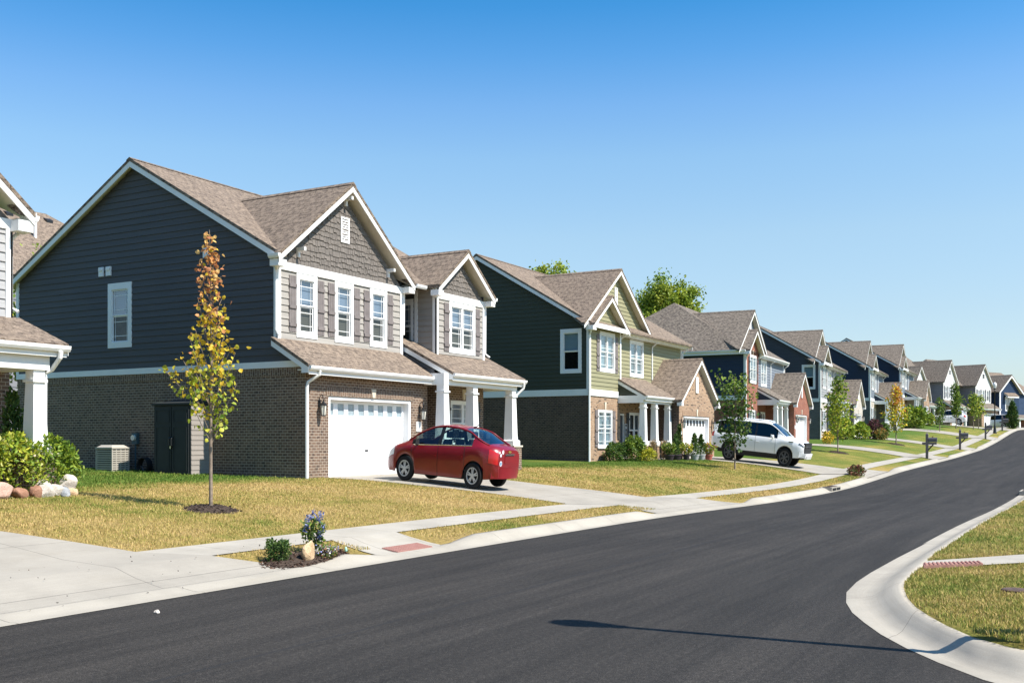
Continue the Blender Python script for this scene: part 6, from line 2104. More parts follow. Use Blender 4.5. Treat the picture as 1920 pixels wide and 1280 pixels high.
def vehicle(label, cat, loc, rz, pitch, D, mat, name='parked_car', scale=1.0, group=None):
    root = thing(name, label, cat, loc, rz, group)
    root.rotation_euler = (0, pitch, rz)
    root.scale = (scale, scale, scale)
    xf, xr, Rw = D['xf'], D['xr'], D['R']
    Ra = Rw * D.get('arch', 1.16)
    x0, x1 = D['x'][0], D['x'][1]
    xs = set(frange(x0, x1, 0.07))
    for c in (xf, xr):
        for i in range(15):
            xs.add(c + Ra * math.cos(math.pi * i / 14))
    for key in ('doors', 'glass', 'pillars'):
        for a in D[key]:
            xs.update(a)
    xs.update(D['shield']); xs.update(D['rear'])
    for e in (x0, x1):
        for d in (0.01, 0.025, 0.045):
            xs.add(e + (d if e == x0 else -d))
    xs = sorted(x for x in xs if x0 <= x <= x1)
    out = [xs[0]]
    for x in xs[1:]:
        if x - out[-1] > 0.004:
            out.append(x)
    xs = out
    rows = []
    for x in xs:
        zt = smooth_knots(D['top'], x); zs = min(smooth_knots(D['belt'], x), zt - 0.01)
        yw = smooth_knots(D['half'], x, 0.03); zb = lerp(D['sill'], x)
        for c in (xf, xr):
            dx = abs(x - c)
            if dx < Ra:
                zb = max(zb, Rw + math.sqrt(Ra * Ra - dx * dx))
        h = zt - zs; k = min(1.0, h / 0.33)
        b = zs - 0.055
        zb = min(zb, b - 0.03)
        hh = b - zb
        yb = yw * 0.935
        y6 = yw * 0.74 * (1 - k) + (yb - D.get('tumble', 0.44) * h) * k
        z6 = zs + h * (0.62 * (1 - k) + 0.88 * k)
        fl = 0.018 if any(abs(abs(x - c) - 0) < Ra * 1.25 for c in (xf, xr)) else 0.0
        rows.append([(yw * 0.93 + fl, zb), (yw * 0.968 + fl, zb + hh * 0.18), (yw * 0.995 + fl * 0.6, zb + hh * 0.42), (yw, zb + hh * 0.70), (yw * 0.985, b), (yb, zs),
                     (y6, z6), (y6 * 0.62, zs + h * (0.90 * (1 - k) + 0.968 * k)), (0.0, zt)])
    body = CB(); parts = {}
    def strip(i, x):
        a, c = D['glass'][0][0], D['glass'][0][1]
        if i == 5 and any(p[0] <= x <= p[1] for p in D['glass']):
            if any(p[0] <= x <= p[1] for p in D['pillars']):
                return 'pillar'
            return 'side_window'
        if i >= 6 and D['shield'][0] <= x <= D['shield'][1]:
            return 'windshield'
        if i >= (5 if D.get('rear_full') else 6) and D['rear'][0] <= x <= D['rear'][1] and not (i == 5):
            return 'rear_window'
        if i <= 4:
            for n, p in enumerate(D['doors']):
                if p[0] <= x <= p[1]:
                    return 'door%d' % n
        return 'body'
    for a in range(len(xs) - 1):
        xm = (xs[a] + xs[a + 1]) / 2
        for i in range(8):
            nm = strip(i, xm)
            for sg in (-1, 1):
                q = [(xs[a], sg * rows[a][i][0], rows[a][i][1]), (xs[a + 1], sg * rows[a + 1][i][0], rows[a + 1][i][1]),
                     (xs[a + 1], sg * rows[a + 1][i + 1][0], rows[a + 1][i + 1][1]), (xs[a], sg * rows[a][i + 1][0], rows[a][i + 1][1])]
                if sg < 0:
                    q = q[::-1]
                key = nm if nm in ('body', 'windshield', 'rear_window') else nm + ('l' if sg > 0 else 'r')
                parts.setdefault(key, CB()).face(q)
    for e, r in ((0, rows[0]), (-1, rows[-1])):
        ring = [(xs[e], y, z) for y, z in r] + [(xs[e], -y, z) for y, z in r[-2::-1]]
        parts['body'].face(ring)
    bo = parts['body'].build('body', mat, root, smooth=42)
    for key, cb in parts.items():
        if key == 'body':
            continue
        if key.startswith('door'):
            o = cb.build('door', mat, root, smooth=42)
            n = int(key[4]); sg = 1 if key.endswith('l') else -1
            p = D['doors'][n]
            hx = p[0] + 0.16
            ii = min(range(len(xs)), key=lambda i: abs(xs[i] - hx))
            y, z = rows[ii][3]
            hd = CB(); hd.box(hx - 0.09, hx + 0.09, sg * y - 0.02, sg * y + 0.028, z - 0.005, z + 0.032)
            hd.build('door_handle', D.get('handle', mat), o)
            for x in p:
                ii = min(range(len(xs)), key=lambda i: abs(xs[i] - x))
                sm = CB(); sm.tube([(x, sg * (yy + 0.001), zz) for yy, zz in rows[ii][:6]], 0.006, 5)
                sm.build('door_seam', 'plastic', o)
        elif key.startswith('pillar'):
            cb.build('pillar', 'window_trim', root, smooth=42)
        else:
            g = D.get('glassmat', 'car_glass')
            nm = {'side_windowl': 'side_window', 'side_windowr': 'side_window'}.get(key, key)
            cb.build(nm, 'car_glass' if nm == 'windshield' else g, root, smooth=42)
    # trim along the glass
    for sg in (-1, 1):
        tb = CB()
        line = [(x, sg * (rows[i][5][0] + 0.004), rows[i][5][1]) for i, x in enumerate(xs) if D['glass'][0][0] <= x <= D['glass'][0][1]]
        tb.tube(line, 0.012, 5)
        tb.build('belt_trim', D.get('belt_trim', 'window_trim'), root)
        pl = CB()
        line = [(x, sg * rows[i][6][0], rows[i][6][1]) for i, x in enumerate(xs) if D['rear'][0] - 0.1 <= x <= D['shield'][1]]
        pl.tube(line, 0.026, 6)
        pl.build('roof_rail', mat, root)
    # dark underbody and wheel housings
    ub = CB()
    ub.box(xr + Ra * 0.98, xf - Ra * 0.98, -D['half'][len(D['half']) // 2][1] * 0.9, D['half'][len(D['half']) // 2][1] * 0.9, D['floor'], D['floor'] + 0.22)
    ub.box(x0 + 0.3, x1 - 0.25, -0.52, 0.52, D['floor'] + 0.06, D['floor'] + 0.42)
    ub.box(x0 + 0.35, x1 - 0.5, -0.50, 0.50, D['floor'] + 0.40, lerp(D['belt'], 0) - 0.22)
    for c in (xf, xr):
        ub.box(c - Ra, c + Ra, -0.56, 0.56, D['floor'] + 0.1, Rw + Ra * 0.9)
    ub.build('underbody', 'plastic', root)
    wd = D['wd']
    for c in (xf, xr):
        for sg in (-1, 1):
            yo = D['track']
            w = CB()
            w.ylathe([(0.05, -wd * 0.5), (Rw * 0.93, -wd * 0.5), (Rw, -wd * 0.36), (Rw, wd * 0.34), (Rw * 0.955, wd * 0.47), (Rw * 0.80, wd * 0.5), (Rw * D['rimr'] * 1.02, wd * 0.43), (Rw * D['rimr'], wd * 0.28)], c, Rw, 30, 0, sg, sg * yo)
            wo = w.build('wheel', 'tyre', root, smooth=40)
            rm = CB()
            rr = Rw * D['rimr']
            rm.ylathe([(rr, wd * 0.30), (rr * 1.0, wd * 0.44), (rr * 0.90, wd * 0.44), (rr * 0.88, wd * 0.20)], c, Rw, 30, 0, sg, sg * yo)
            rm.ylathe([(0.001, wd * 0.40), (rr * 0.22, wd * 0.40), (rr * 0.26, wd * 0.25)], c, Rw, 16, 0, sg, sg * yo)
            ns = D['spokes']
            for k in range(ns):
                for off in D.get('pair', (0.0,)):
                    t = 2 * math.pi * k / ns + off + 0.3
                    ca, sa = math.cos(t), math.sin(t)
                    hw = rr * D.get('spw', 0.075)
                    pts = []
                    for (rad, ww, o) in ((rr * 0.15, hw * 1.1, wd * 0.40), (rr * 0.93, hw * 0.8, wd * 0.36)):
                        for e in (-1, 1):
                            pts.append((c + rad * ca - e * ww * sa, sg * (yo + o), Rw + rad * sa + e * ww * ca))
                    a_, b_, d_, e_ = pts
                    low = [(p[0], p[1] - sg * 0.05, p[2]) for p in pts]
                    rm.face([a_, b_, e_, d_]); rm.face([low[0], a_, d_, low[2]]); rm.face([b_, low[1], low[3], e_])
            rm.build('rim', D.get('rim', 'alloy'), wo)
            bk = CB(); bk.ylathe([(0.001, wd * 0.18), (rr * 0.9, wd * 0.18)], c, Rw, 24, 0, sg, sg * yo); bk.build('brake_disc', 'plastic', wo)
    for sg in (-1, 1):
        mx, mz = D['mirror']
        m = CB()
        ym = lerp(D['half'], mx) * 0.95
        m.hexa([(mx - 0.09, sg * (ym + 0.06), mz - 0.05), (mx + 0.07, sg * (ym + 0.06), mz - 0.04), (mx + 0.05, sg * (ym + 0.24), mz - 0.04), (mx - 0.09, sg * (ym + 0.25), mz - 0.04),
                (mx - 0.09, sg * (ym + 0.05), mz + 0.08), (mx + 0.04, sg * (ym + 0.06), mz + 0.07), (mx + 0.02, sg * (ym + 0.22), mz + 0.08), (mx - 0.09, sg * (ym + 0.25), mz + 0.09)])
        m.tube([(mx, sg * (ym - 0.02), mz - 0.06), (mx, sg * (ym + 0.10), mz - 0.03)], 0.03, 6)
        m.build('side_mirror', D.get('mirrormat', mat), root, smooth=50)
    # seats
    st = CB()
    for sx in D.get('seats', (0.15, -0.75)):
        for sy in (-0.36, 0.36):
            zb = lerp(D['belt'], sx)
            st.hexa([(sx - 0.28, sy - 0.22, zb - 0.35), (sx - 0.14, sy - 0.22, zb - 0.35), (sx - 0.14, sy + 0.22, zb - 0.35), (sx - 0.28, sy + 0.22, zb - 0.35),
                     (sx - 0.38, sy - 0.18, zb + 0.16), (sx - 0.27, sy - 0.18, zb + 0.16), (sx - 0.27, sy + 0.18, zb + 0.16), (sx - 0.38, sy + 0.18, zb + 0.16)])
            st.box(sx - 0.42, sx - 0.32, sy - 0.12, sy + 0.12, zb + 0.20, zb + 0.36)
    st.build('seat', 'seat', root)
    return root, xs, rows

def sidepatch(root, name, mat, xs, rows, x0, x1, i0, f0, i1, f1, both=True, off=0.006):
    """a lamp or panel that lies on the body skin between two profile lines"""
    for sg in ((-1, 1) if both else (-1,)):
        cb = CB()
        idx = [i for i, x in enumerate(xs) if x0 - 1e-6 <= x <= x1 + 1e-6]
        def pt(i, a, f):
            (y, z), (y2, z2) = rows[i][a], rows[i][min(a + 1, 8)]
            return (xs[i], sg * (y + (y2 - y) * f + off), z + (z2 - z) * f)
        for a, b in zip(idx, idx[1:]):
            ks = [(i0, f0)] + [(k, 0.0) for k in range(i0 + 1, i1 + (1 if f1 > 0 else 0))] + [(i1, f1)]
            for (p, q) in zip(ks, ks[1:]):
                cb.face([pt(a, *p), pt(b, *p), pt(b, *q), pt(a, *q)])
        cb.build(name, mat, root, smooth=50)

SEDAN = dict(x=(-2.06, 2.14), xf=1.27, xr=-1.27, R=0.315, wd=0.20, rimr=0.66, track=0.745, spokes=5, pair=(-0.17, 0.17), spw=0.085, floor=0.20,
    top=[(-2.07, 0.95), (-2.02, 1.04), (-1.88, 1.085), (-1.70, 1.095), (-1.55, 1.16), (-1.0, 1.415), (-0.6, 1.495), (-0.1, 1.52), (0.35, 1.475), (0.75, 1.32), (1.25, 1.06), (1.45, 0.99), (1.8, 0.90), (2.02, 0.78), (2.12, 0.62), (2.17, 0.50)],
    belt=[(-2.07, 0.86), (-1.95, 0.98), (-1.6, 1.045), (-1.2, 1.045), (0.0, 0.985), (1.0, 0.93), (1.3, 0.92), (1.8, 0.82), (2.05, 0.68), (2.17, 0.45)],
    half=[(-2.08, 0.58), (-2.03, 0.68), (-1.92, 0.745), (-1.75, 0.79), (-1.5, 0.835), (-0.5, 0.862), (0.5, 0.862), (1.2, 0.85), (1.7, 0.815), (1.95, 0.73), (2.10, 0.60), (2.17, 0.48)],
    sill=[(-2.08, 0.33), (-1.9, 0.27), (-1.5, 0.23), (1.5, 0.21), (2.0, 0.22), (2.17, 0.28)],
    doors=[(-0.95, 0.02), (0.02, 1.02)], glass=[(-1.18, 0.98)], pillars=[(-0.06, 0.07)], shield=(0.42, 1.24), rear=(-1.66, -0.78), mirror=(0.82, 1.0), seats=(0.3, -0.62), belt_trim='chrome', tumble=0.46, mirrormat='plastic')
gr = lambda x, y: G(x, y) + 0.03
yr_, yf_, xc = 17.60, 20.24, 29.10
zr_, zf_ = gr(xc, yr_), gr(xc, yf_)
car, cx_, cr_ = vehicle('red sedan with chrome boot strip parked nose to the white garage door', 'car', (xc, (yr_ + yf_) / 2, (zr_ + zf_) / 2), R(90), -math.atan2(zf_ - zr_, yf_ - yr_), SEDAN, 'paint_red', scale=1.04)
car.scale = (1.04, 1.04, 1.0)
sidepatch(car, 'taillight', 'lamp_red', cx_, cr_, -2.055, -1.72, 2, 0.55, 4, 0.75)
sidepatch(car, 'headlight', 'lamp_clear', cx_, cr_, 1.72, 2.08, 3, 0.2, 4, 0.9)
def at_tail(D, z0, z1, y0, y1, x, name, mat, root, d=0.02):
    cb = CB(); cb.box(x - d, x + 0.01, y0, y1, z0, z1); return cb.build(name, mat, root)
at_tail(SEDAN, 0.855, 0.895, -0.27, 0.27, -2.06, 'chrome_strip', 'chrome', car, 0.03)
at_tail(SEDAN, 0.66, 0.83, -0.26, 0.26, -2.058, 'number_plate_recess', 'paint_red', car, 0.012)
for nm, y0, y1, z0, z1 in (('bumper', -0.60, 0.60, 0.36, 0.58),):
    cb = CB()
    pts = [(-1.88, -0.74), (-2.05, -0.60), (-2.12, -0.42), (-2.14, 0.0), (-2.12, 0.42), (-2.05, 0.60), (-1.88, 0.74)]
    for (a, b) in zip(pts, pts[1:]):
        cb.hexa([(a[0], a[1], 0.29), (a[0] + 0.2, a[1] * 0.9, 0.27), (b[0] + 0.2, b[1] * 0.9, 0.27), (b[0], b[1], 0.29), (a[0], a[1], 0.55), (a[0] + 0.2, a[1] * 0.9, 0.60), (b[0] + 0.2, b[1] * 0.9, 0.60), (b[0], b[1], 0.55)])
    cb.build('bumper', 'paint_red', car, smooth=50)
em = CB()
for (a, b, c_, d) in ((-0.085, 0.085, 0.93, 0.955), (-0.035, 0.035, 0.915, 0.97)):
    em.hexa([(-2.082, a, c_), (-2.04, a, c_), (-2.04, b, c_), (-2.082, b, c_), (-2.082, a + 0.012, d), (-2.04, a + 0.012, d), (-2.04, b + 0.012, d), (-2.082, b + 0.012, d)])
em.build('emblem', 'gold', car)
for (y, z, r, mt) in ((0.50, 0.66, 0.075, 'sticker'), (0.50, 0.66, 0.05, 'sticker_blue'), (0.52, 0.86, 0.05, 'sticker'), (0.40, 0.94, 0.06, 'sticker')):
    cb = CB(); xo = -2.066 if mt == 'sticker' else -2.069
    cb.face([(xo, y + r * math.cos(2 * math.pi * i / 14), z + r * math.sin(2 * math.pi * i / 14) / VS * 1.15) for i in range(14)])
    cb.build('sticker', mt, car)
fin = CB(); fin.tube([(-0.72, 0.0, 1.475), (-0.82, 0.0, 1.50), (-0.98, 0.0, 1.62)], [0.02, 0.012, 0.006], 6); fin.build('antenna', 'plastic', car)

SUV = dict(x=(-2.80, 2.70), xf=1.66, xr=-1.66, R=0.405, wd=0.28, rimr=0.70, track=0.86, spokes=6, pair=(-0.13, 0.13), spw=0.06, floor=0.30, rim='alloy_dark', arch=1.17,
    top=[(-2.80, 1.22), (-2.76, 1.36), (-2.52, 1.82), (-2.36, 1.89), (-1.0, 1.93), (0.35, 1.925), (0.72, 1.88), (1.0, 1.74), (1.62, 1.34), (1.8, 1.30), (2.35, 1.25), (2.58, 1.19), (2.66, 1.10), (2.71, 1.0)],
    belt=[(-2.80, 1.20), (-2.0, 1.265), (0.0, 1.255), (1.3, 1.225), (1.65, 1.22), (2.3, 1.16), (2.6, 1.08), (2.71, 0.95)],
    half=[(-2.81, 0.88), (-2.72, 0.95), (-2.4, 0.99), (-1.0, 1.02), (1.0, 1.02), (2.0, 1.02), (2.4, 1.0), (2.62, 0.94), (2.71, 0.86)],
    sill=[(-2.81, 0.58), (-2.5, 0.50), (-2.1, 0.42), (2.1, 0.42), (2.45, 0.44), (2.71, 0.52)],
    doors=[(-1.22, -0.12), (-0.12, 1.08)], glass=[(-2.48, 1.16)], pillars=[(-0.18, -0.07), (-1.36, -1.24)], shield=(0.70, 1.62), rear=(-2.74, -2.48), mirror=(0.92, 1.28), glassmat='tinted_glass', seats=(0.4, -0.7), tumble=0.24)
yr_, yf_, xc = 20.02, 16.64, 62.35
zr_, zf_ = gr(xc, yr_), gr(xc, yf_)
suv, sx_, sr_ = vehicle('large white sport utility vehicle with black wheels facing the street by the tan brick garage', 'car', (xc, (yr_ + yf_) / 2, (zr_ + zf_) / 2), R(-90), math.atan2(zr_ - zf_, yr_ - yf_), SUV, 'paint_white', scale=1.018)
sidepatch(suv, 'taillight', 'lamp_red', sx_, sr_, -2.80, -2.66, 3, 0.4, 5, 0.3)
sidepatch(suv, 'headlight', 'lamp_smoke', sx_, sr_, 2.36, 2.70, 3, 0.75, 4, 0.9)
sidepatch(suv, 'rocker_trim', 'plastic', sx_, sr_, -2.76, 2.2, 0, 0.0, 0, 0.8)
cb = CB(); cb.box(2.60, 2.76, -0.74, 0.74, 0.66, 1.12); cb.build('grille', 'plastic', suv)
cb = CB(); cb.box(2.755, 2.785, -0.76, 0.76, 0.93, 0.965); cb.box(2.755, 2.79, -0.10, 0.10, 0.92, 0.975); cb.build('grille_bar', 'chrome', suv)
cb = CB(); cb.hexa([(2.46, -0.97, 0.46), (2.80, -0.72, 0.46), (2.80, 0.72, 0.46), (2.46, 0.97, 0.46), (2.50, -0.985, 0.68), (2.84, -0.80, 0.64), (2.84, 0.80, 0.64), (2.50, 0.985, 0.68)]); cb.build('bumper', 'paint_white', suv, smooth=40)
cb = CB(); cb.hexa([(2.72, -0.55, 0.40), (2.83, -0.50, 0.40), (2.83, 0.50, 0.40), (2.72, 0.55, 0.40), (2.74, -0.62, 0.54), (2.855, -0.58, 0.54), (2.855, 0.58, 0.54), (2.74, 0.62, 0.54)]); cb.build('skid_plate', 'alloy', suv)
for sg in (-1, 1):
    cb = CB(); cb.tube([(-2.3, sg * 0.66, 1.90), (-1.5, sg * 0.68, 1.965), (0.2, sg * 0.68, 1.965), (0.5, sg * 0.66, 1.92)], 0.022, 6); cb.build('roof_rack_bar', 'paint_white', suv)
    cb = CB(); cb.box(1.85, 2.12, sg * 1.015 - 0.01, sg * 1.015 + 0.01, 1.10, 1.14); cb.build('badge', 'chrome', suv)

CROSS = dict(x=(-2.30, 2.33), xf=1.36, xr=-1.36, R=0.36, wd=0.23, rimr=0.68, track=0.79, spokes=5, pair=(-0.15, 0.15), spw=0.08, floor=0.24,
    top=[(-2.31, 1.0), (-2.24, 1.20), (-1.95, 1.52), (-1.7, 1.63), (-0.8, 1.70), (0.1, 1.69), (0.5, 1.61), (1.25, 1.20), (1.5, 1.10), (2.0, 1.0), (2.22, 0.85), (2.33, 0.60)],
    belt=[(-2.31, 0.98), (-1.6, 1.14), (0.0, 1.08), (1.2, 1.02), (1.9, 0.93), (2.2, 0.78), (2.33, 0.5)],
    half=[(-2.32, 0.74), (-2.2, 0.84), (-1.5, 0.90), (1.0, 0.92), (1.8, 0.88), (2.1, 0.78), (2.33, 0.55)],
    sill=[(-2.31, 0.45), (-1.8, 0.32), (1.8, 0.28), (2.33, 0.35)],
    doors=[(-1.0, 0.0), (0.0, 1.08)], glass=[(-1.75, 1.08)], pillars=[(-0.06, 0.06), (-1.12, -1.02)], shield=(0.45, 1.30), rear=(-2.22, -1.86), mirror=(0.9, 1.1), seats=(0.3, -0.7), tumble=0.36, glassmat='tinted_glass')
xc = 162.0
c3, a3, b3 = vehicle('white crossover parked nose in before the white gabled houses', 'car', (xc, 20.0, G(xc, 20.0) + 0.03), R(90), -0.02, CROSS, 'paint_white')
sidepatch(c3, 'taillight', 'lamp_red', a3, b3, -2.30, -1.98, 3, 0.6, 5, 0.3)
sidepatch(c3, 'headlight', 'lamp_clear', a3, b3, 1.9, 2.28, 3, 0.4, 4, 0.9)
BOXY = dict(CROSS)
BOXY.update(top=[(-2.31, 1.1), (-2.26, 1.30), (-2.1, 1.72), (-1.9, 1.80), (-0.8, 1.83), (0.2, 1.80), (0.55, 1.70), (1.1, 1.25), (1.4, 1.16), (2.1, 1.08), (2.25, 0.95), (2.33, 0.7)],
    belt=[(-2.31, 1.08), (-1.6, 1.18), (0.0, 1.14), (1.2, 1.08), (2.1, 1.0), (2.33, 0.6)], glass=[(-1.95, 1.0)], rear=(-2.26, -2.08), shield=(0.5, 1.15), tumble=0.28)
g_ = (202.0, 17.4)
c4, a4, b4 = vehicle('silver boxy sport utility vehicle parked behind the black street lamp', 'car', (202.0, 17.3, 4.42), R(84), 0, BOXY, 'paint_silver', scale=1.05)
sidepatch(c4, 'taillight', 'lamp_red', a4, b4, -2.30, -2.1, 3, 0.3, 5, 0.0)
sidepatch(c4, 'headlight', 'lamp_clear', a4, b4, 2.0, 2.3, 3, 0.4, 4, 0.9)

# ================================================================ street objects
MT['post_wood'] = simple("painted_post", (0.17, 0.145, 0.145), 0.8, 0.2, 0.25, 6)
MT['mailbox_metal'] = simple("mailbox_metal", (0.10, 0.095, 0.105), 0.45, 0.4, 0.15)
MT['lamp_white'] = simple("lamp_globe", (0.78, 0.77, 0.74), 0.25, 0.5, 0.04)
def mailbox(label, x, y):
    t = thing('mailbox', label, 'mailbox', W(x, y), 0, 'mailboxes along the verge')
    p = MB(); p.box(-0.095, 0.095, -0.095, 0.095, -0.2, 1.92); p.frustum(0, 0, 1.92, 2.06, 0.095, 0.012)
    p.box(-0.085, 0.085, -0.72, 0.36, 1.10, 1.27); p.extr([(-0.05, -0.07, 0.55), (-0.05, -0.07, 0.75), (-0.05, -0.55, 1.12), (-0.05, -0.40, 1.12)], (0.1, 0, 0))
    p.build('post', 'post_wood', t)
    b = MB()
    prof = [(-0.13, 1.29), (0.13, 1.29), (0.13, 1.50)] + [(0.13 * math.cos(i * math.pi / 8), 1.50 + 0.16 * math.sin(i * math.pi / 8)) for i in range(1, 8)] + [(-0.13, 1.50)]
    b.extr([(a, -0.72, z) for a, z in prof], (0, 0.60, 0))
    o = b.build('box', 'mailbox_metal', t)
    d = MB(); d.extr([(a * 1.04, -0.75, z) for a, z in prof], (0, 0.03, 0)); d.build('box_door', 'mailbox_metal', o)
    f = MB(); f.box(0.135, 0.15, -0.45, -0.42, 1.45, 1.75); f.box(0.135, 0.15, -0.45, -0.33, 1.68, 1.75); f.build('flag', 'lamp_red', o)
    return t
mailbox('nearest grey mailbox on its post, at the corner of the narrow front walk', 88.8, 12.6)
mailbox('second grey mailbox up the verge from the nearest one', 110.9, 12.7)
mailbox('small mailbox on the verge just left of the black street lamp', 137.4, 12.9)
mailbox('farthest mailbox, in front of the silver vehicle', 158.2, 12.75)

def street_lamp(label, x, y, h):
    t = thing('street_lamp', label, 'street lamp', W(x, y), 0, 'black post lamps')
    p = MB()
    p.lathe([(0.24, -0.1), (0.24, 0.12), (0.20, 0.2), (0.17, 0.5), (0.12, 0.95), (0.09, 1.1), (0.075, 1.3), (0.06, h - 1.25), (0.11, h - 1.2), (0.06, h - 1.12), (0.13, h - 1.0), (0.16, h - 0.92)], 0, 0, 16)
    p.build('pole', 'black', t, smooth=50)
    g = MB(); g.lathe([(0.13, h - 0.92), (0.22, h - 0.62), (0.24, h - 0.42), (0.17, h - 0.22), (0.06, h - 0.12)], 0, 0, 16)
    g.build('globe', 'lamp_white', t, smooth=50)
    f = MB(); f.lathe([(0.07, h - 0.13), (0.03, h - 0.06), (0.015, h), (0.0, h + 0.02)], 0, 0, 10); f.build('finial', 'black', t)
    return t
street_lamp('black street lamp post with white globe near the end of the street', 150.3, 13.0, 6.8)
street_lamp('black post lamp at the right-hand corner, whose shadow crosses the road', 11.72, 0.30, 7.25)

def tactile(name, pts, n1, n2, label):
    t = NT("tactile_red", 0.85, 0.2)
    f = t.noise(t.mapping("Object"), 8, 3)
    t.color(t.ramp(f, [(0.3, (0.30, 0.15, 0.125)), (0.7, (0.37, 0.20, 0.17))]))
    MT['tactile'] = t.m
    m = MB()
    P = [Vector(p) for p in pts]
    m.hexa([(p.x, p.y, p.z - 0.05) for p in P] + [tuple(p) for p in P])
    for i in range(n1):
        for j in range(n2):
            u, v = (i + 0.5) / n1, (j + 0.5) / n2
            c = P[0].lerp(P[1], u).lerp(P[3].lerp(P[2], u), v)
            m.lathe([(0.024, c.z), (0.018, c.z + 0.014), (0.0, c.z + 0.016)], c.x, c.y, 6)
    o = m.build(name, 'tactile', None)
    return tag(o, label, 'tactile paving')
def tz(x, y, d=0.055):
    return (x, y, G(x, y) + 0.022)
tactile('tactile_paving', [tz(16.55, 11.99), tz(17.75, 11.99), tz(17.75, 12.38), tz(16.55, 12.38)], 22, 9, 'brick-red tactile paving on the left kerb ramp')
tactile('tactile_paving', [(17.30, 2.50, .275), (17.95, 1.72, .285), (18.25, 1.80, .285), (17.62, 2.56, .275)], 14, 6, 'brick-red tactile strip at the end of the right-hand corner walk')

def storm_drain(label, x, y, sg):
    t = thing('storm_drain', label, 'storm drain', (x, y, slerp(ZR, x)), 0, None)
    m = MB(); m.box(-0.95, 0.95, 0.02 * sg, 0.60 * sg, -0.05, 0.19) if sg > 0 else m.box(-0.95, 0.95, 0.60 * sg, 0.02 * sg, -0.05, 0.19)
    m.build('hood', 'kerb_concrete', t)
    for i in (-1, 1):
        g = MB(); a, b = (0.14 * sg, 0.50 * sg) if sg > 0 else (0.50 * sg, 0.14 * sg)
        g.box(i * 0.45 - 0.36, i * 0.45 + 0.36, a, b, 0.19, 0.198)
        for k in range(6):
            g.box(i * 0.45 - 0.34 + k * 0.12, i * 0.45 - 0.27 + k * 0.12, a, b, 0.198, 0.21)
        g.build('grate', 'rust', t)
        f = MB(); c, d = (0.0, 0.02) if sg > 0 else (-0.02, 0.0)
        f.box(i * 0.45 - 0.36, i * 0.45 + 0.36, c, d, 0.03, 0.14); f.build('inlet_opening', 'interior', t)
MT['rust'] = simple("rusty_iron", (0.085, 0.055, 0.045), 0.8, 0.3, 0.4, 12)
storm_drain('storm drain inlet with two rusty grates in the left kerb', 52.2, KERB - 0.06, 1)
storm_drain('storm drain inlet in the right-hand kerb', 52.5, 3.50, -1)

# --- beside the charcoal wall
MT['shed_dark'] = simple("dark_shed_panel", (0.030, 0.034, 0.036), 0.6, 0.3, 0.1)
MT['shed_side'] = siding_mat("shed_side_panel", (0.30, 0.27, 0.245))
def shed():
    t = thing('garden_shed', 'dark double-door garden shed against the charcoal house wall behind the slim maple', 'shed', (25.45, 27.08, 0.95))
    m = MB(); m.box(0, 0.86, 0, 1.75, 0.08, 2.5, 0); m.build('body', 'shed_dark', t)
    s = MB(); wall(s, FRONT(0, -0.012), [(0.02, 0.1), (0.84, 0.1), (0.84, 2.48), (0.02, 2.48)], [], 0.17, 0.015); s.build('side_panel', 'shed_side', t)
    b = MB(); b.box(-0.06, 0.88, -0.06, 1.81, -0.05, 0.08); b.build('base', 'walk_concrete', t)
    r = MB(); r.hexa([(-0.08, -0.06, 2.5), (0.88, -0.06, 2.5), (0.88, 1.81, 2.5), (-0.08, 1.81, 2.5), (-0.08, -0.06, 2.56), (0.88, -0.06, 2.7), (0.88, 1.81, 2.7), (-0.08, 1.81, 2.56)]); r.build('roof', 'shed_dark', t)
    for y0 in (0.06, 0.90):
        d = MB(); L = LEFT(0, 1.75)
        a = 1.75 - y0 - 0.80
        L.box(d, a, a + 0.80, 0, 0.03, 0.14, 2.44)
        for (z0, z1) in ((0.25, 1.75), (1.9, 2.34)):
            L.box(d, a + 0.08, a + 0.10, 0.03, 0.045, z0, z1); L.box(d, a + 0.70, a + 0.72, 0.03, 0.045, z0, z1)
            L.box(d, a + 0.10, a + 0.70, 0.03, 0.044, z0, z0 + 0.03); L.box(d, a + 0.10, a + 0.70, 0.03, 0.044, z1 - 0.03, z1)
        o = d.build('door', 'shed_dark', t)
        h = MB(); hx = a + (0.76 if y0 > 0.5 else 0.04); h.tube([L.p(hx, 0.03, 1.05), L.p(hx, 0.09, 1.10), L.p(hx, 0.09, 1.35), L.p(hx, 0.03, 1.40)], 0.022, 6); h.build('handle', 'black', o)
    k = MB(); L.box(k, 0.855, 0.895, 0.05, 0.09, 1.0, 1.09); k.build('padlock', 'chrome', t)
shed()
MT['ac_metal'] = simple("beige_unit_metal", (0.42, 0.39, 0.34), 0.55, 0.4, 0.08)
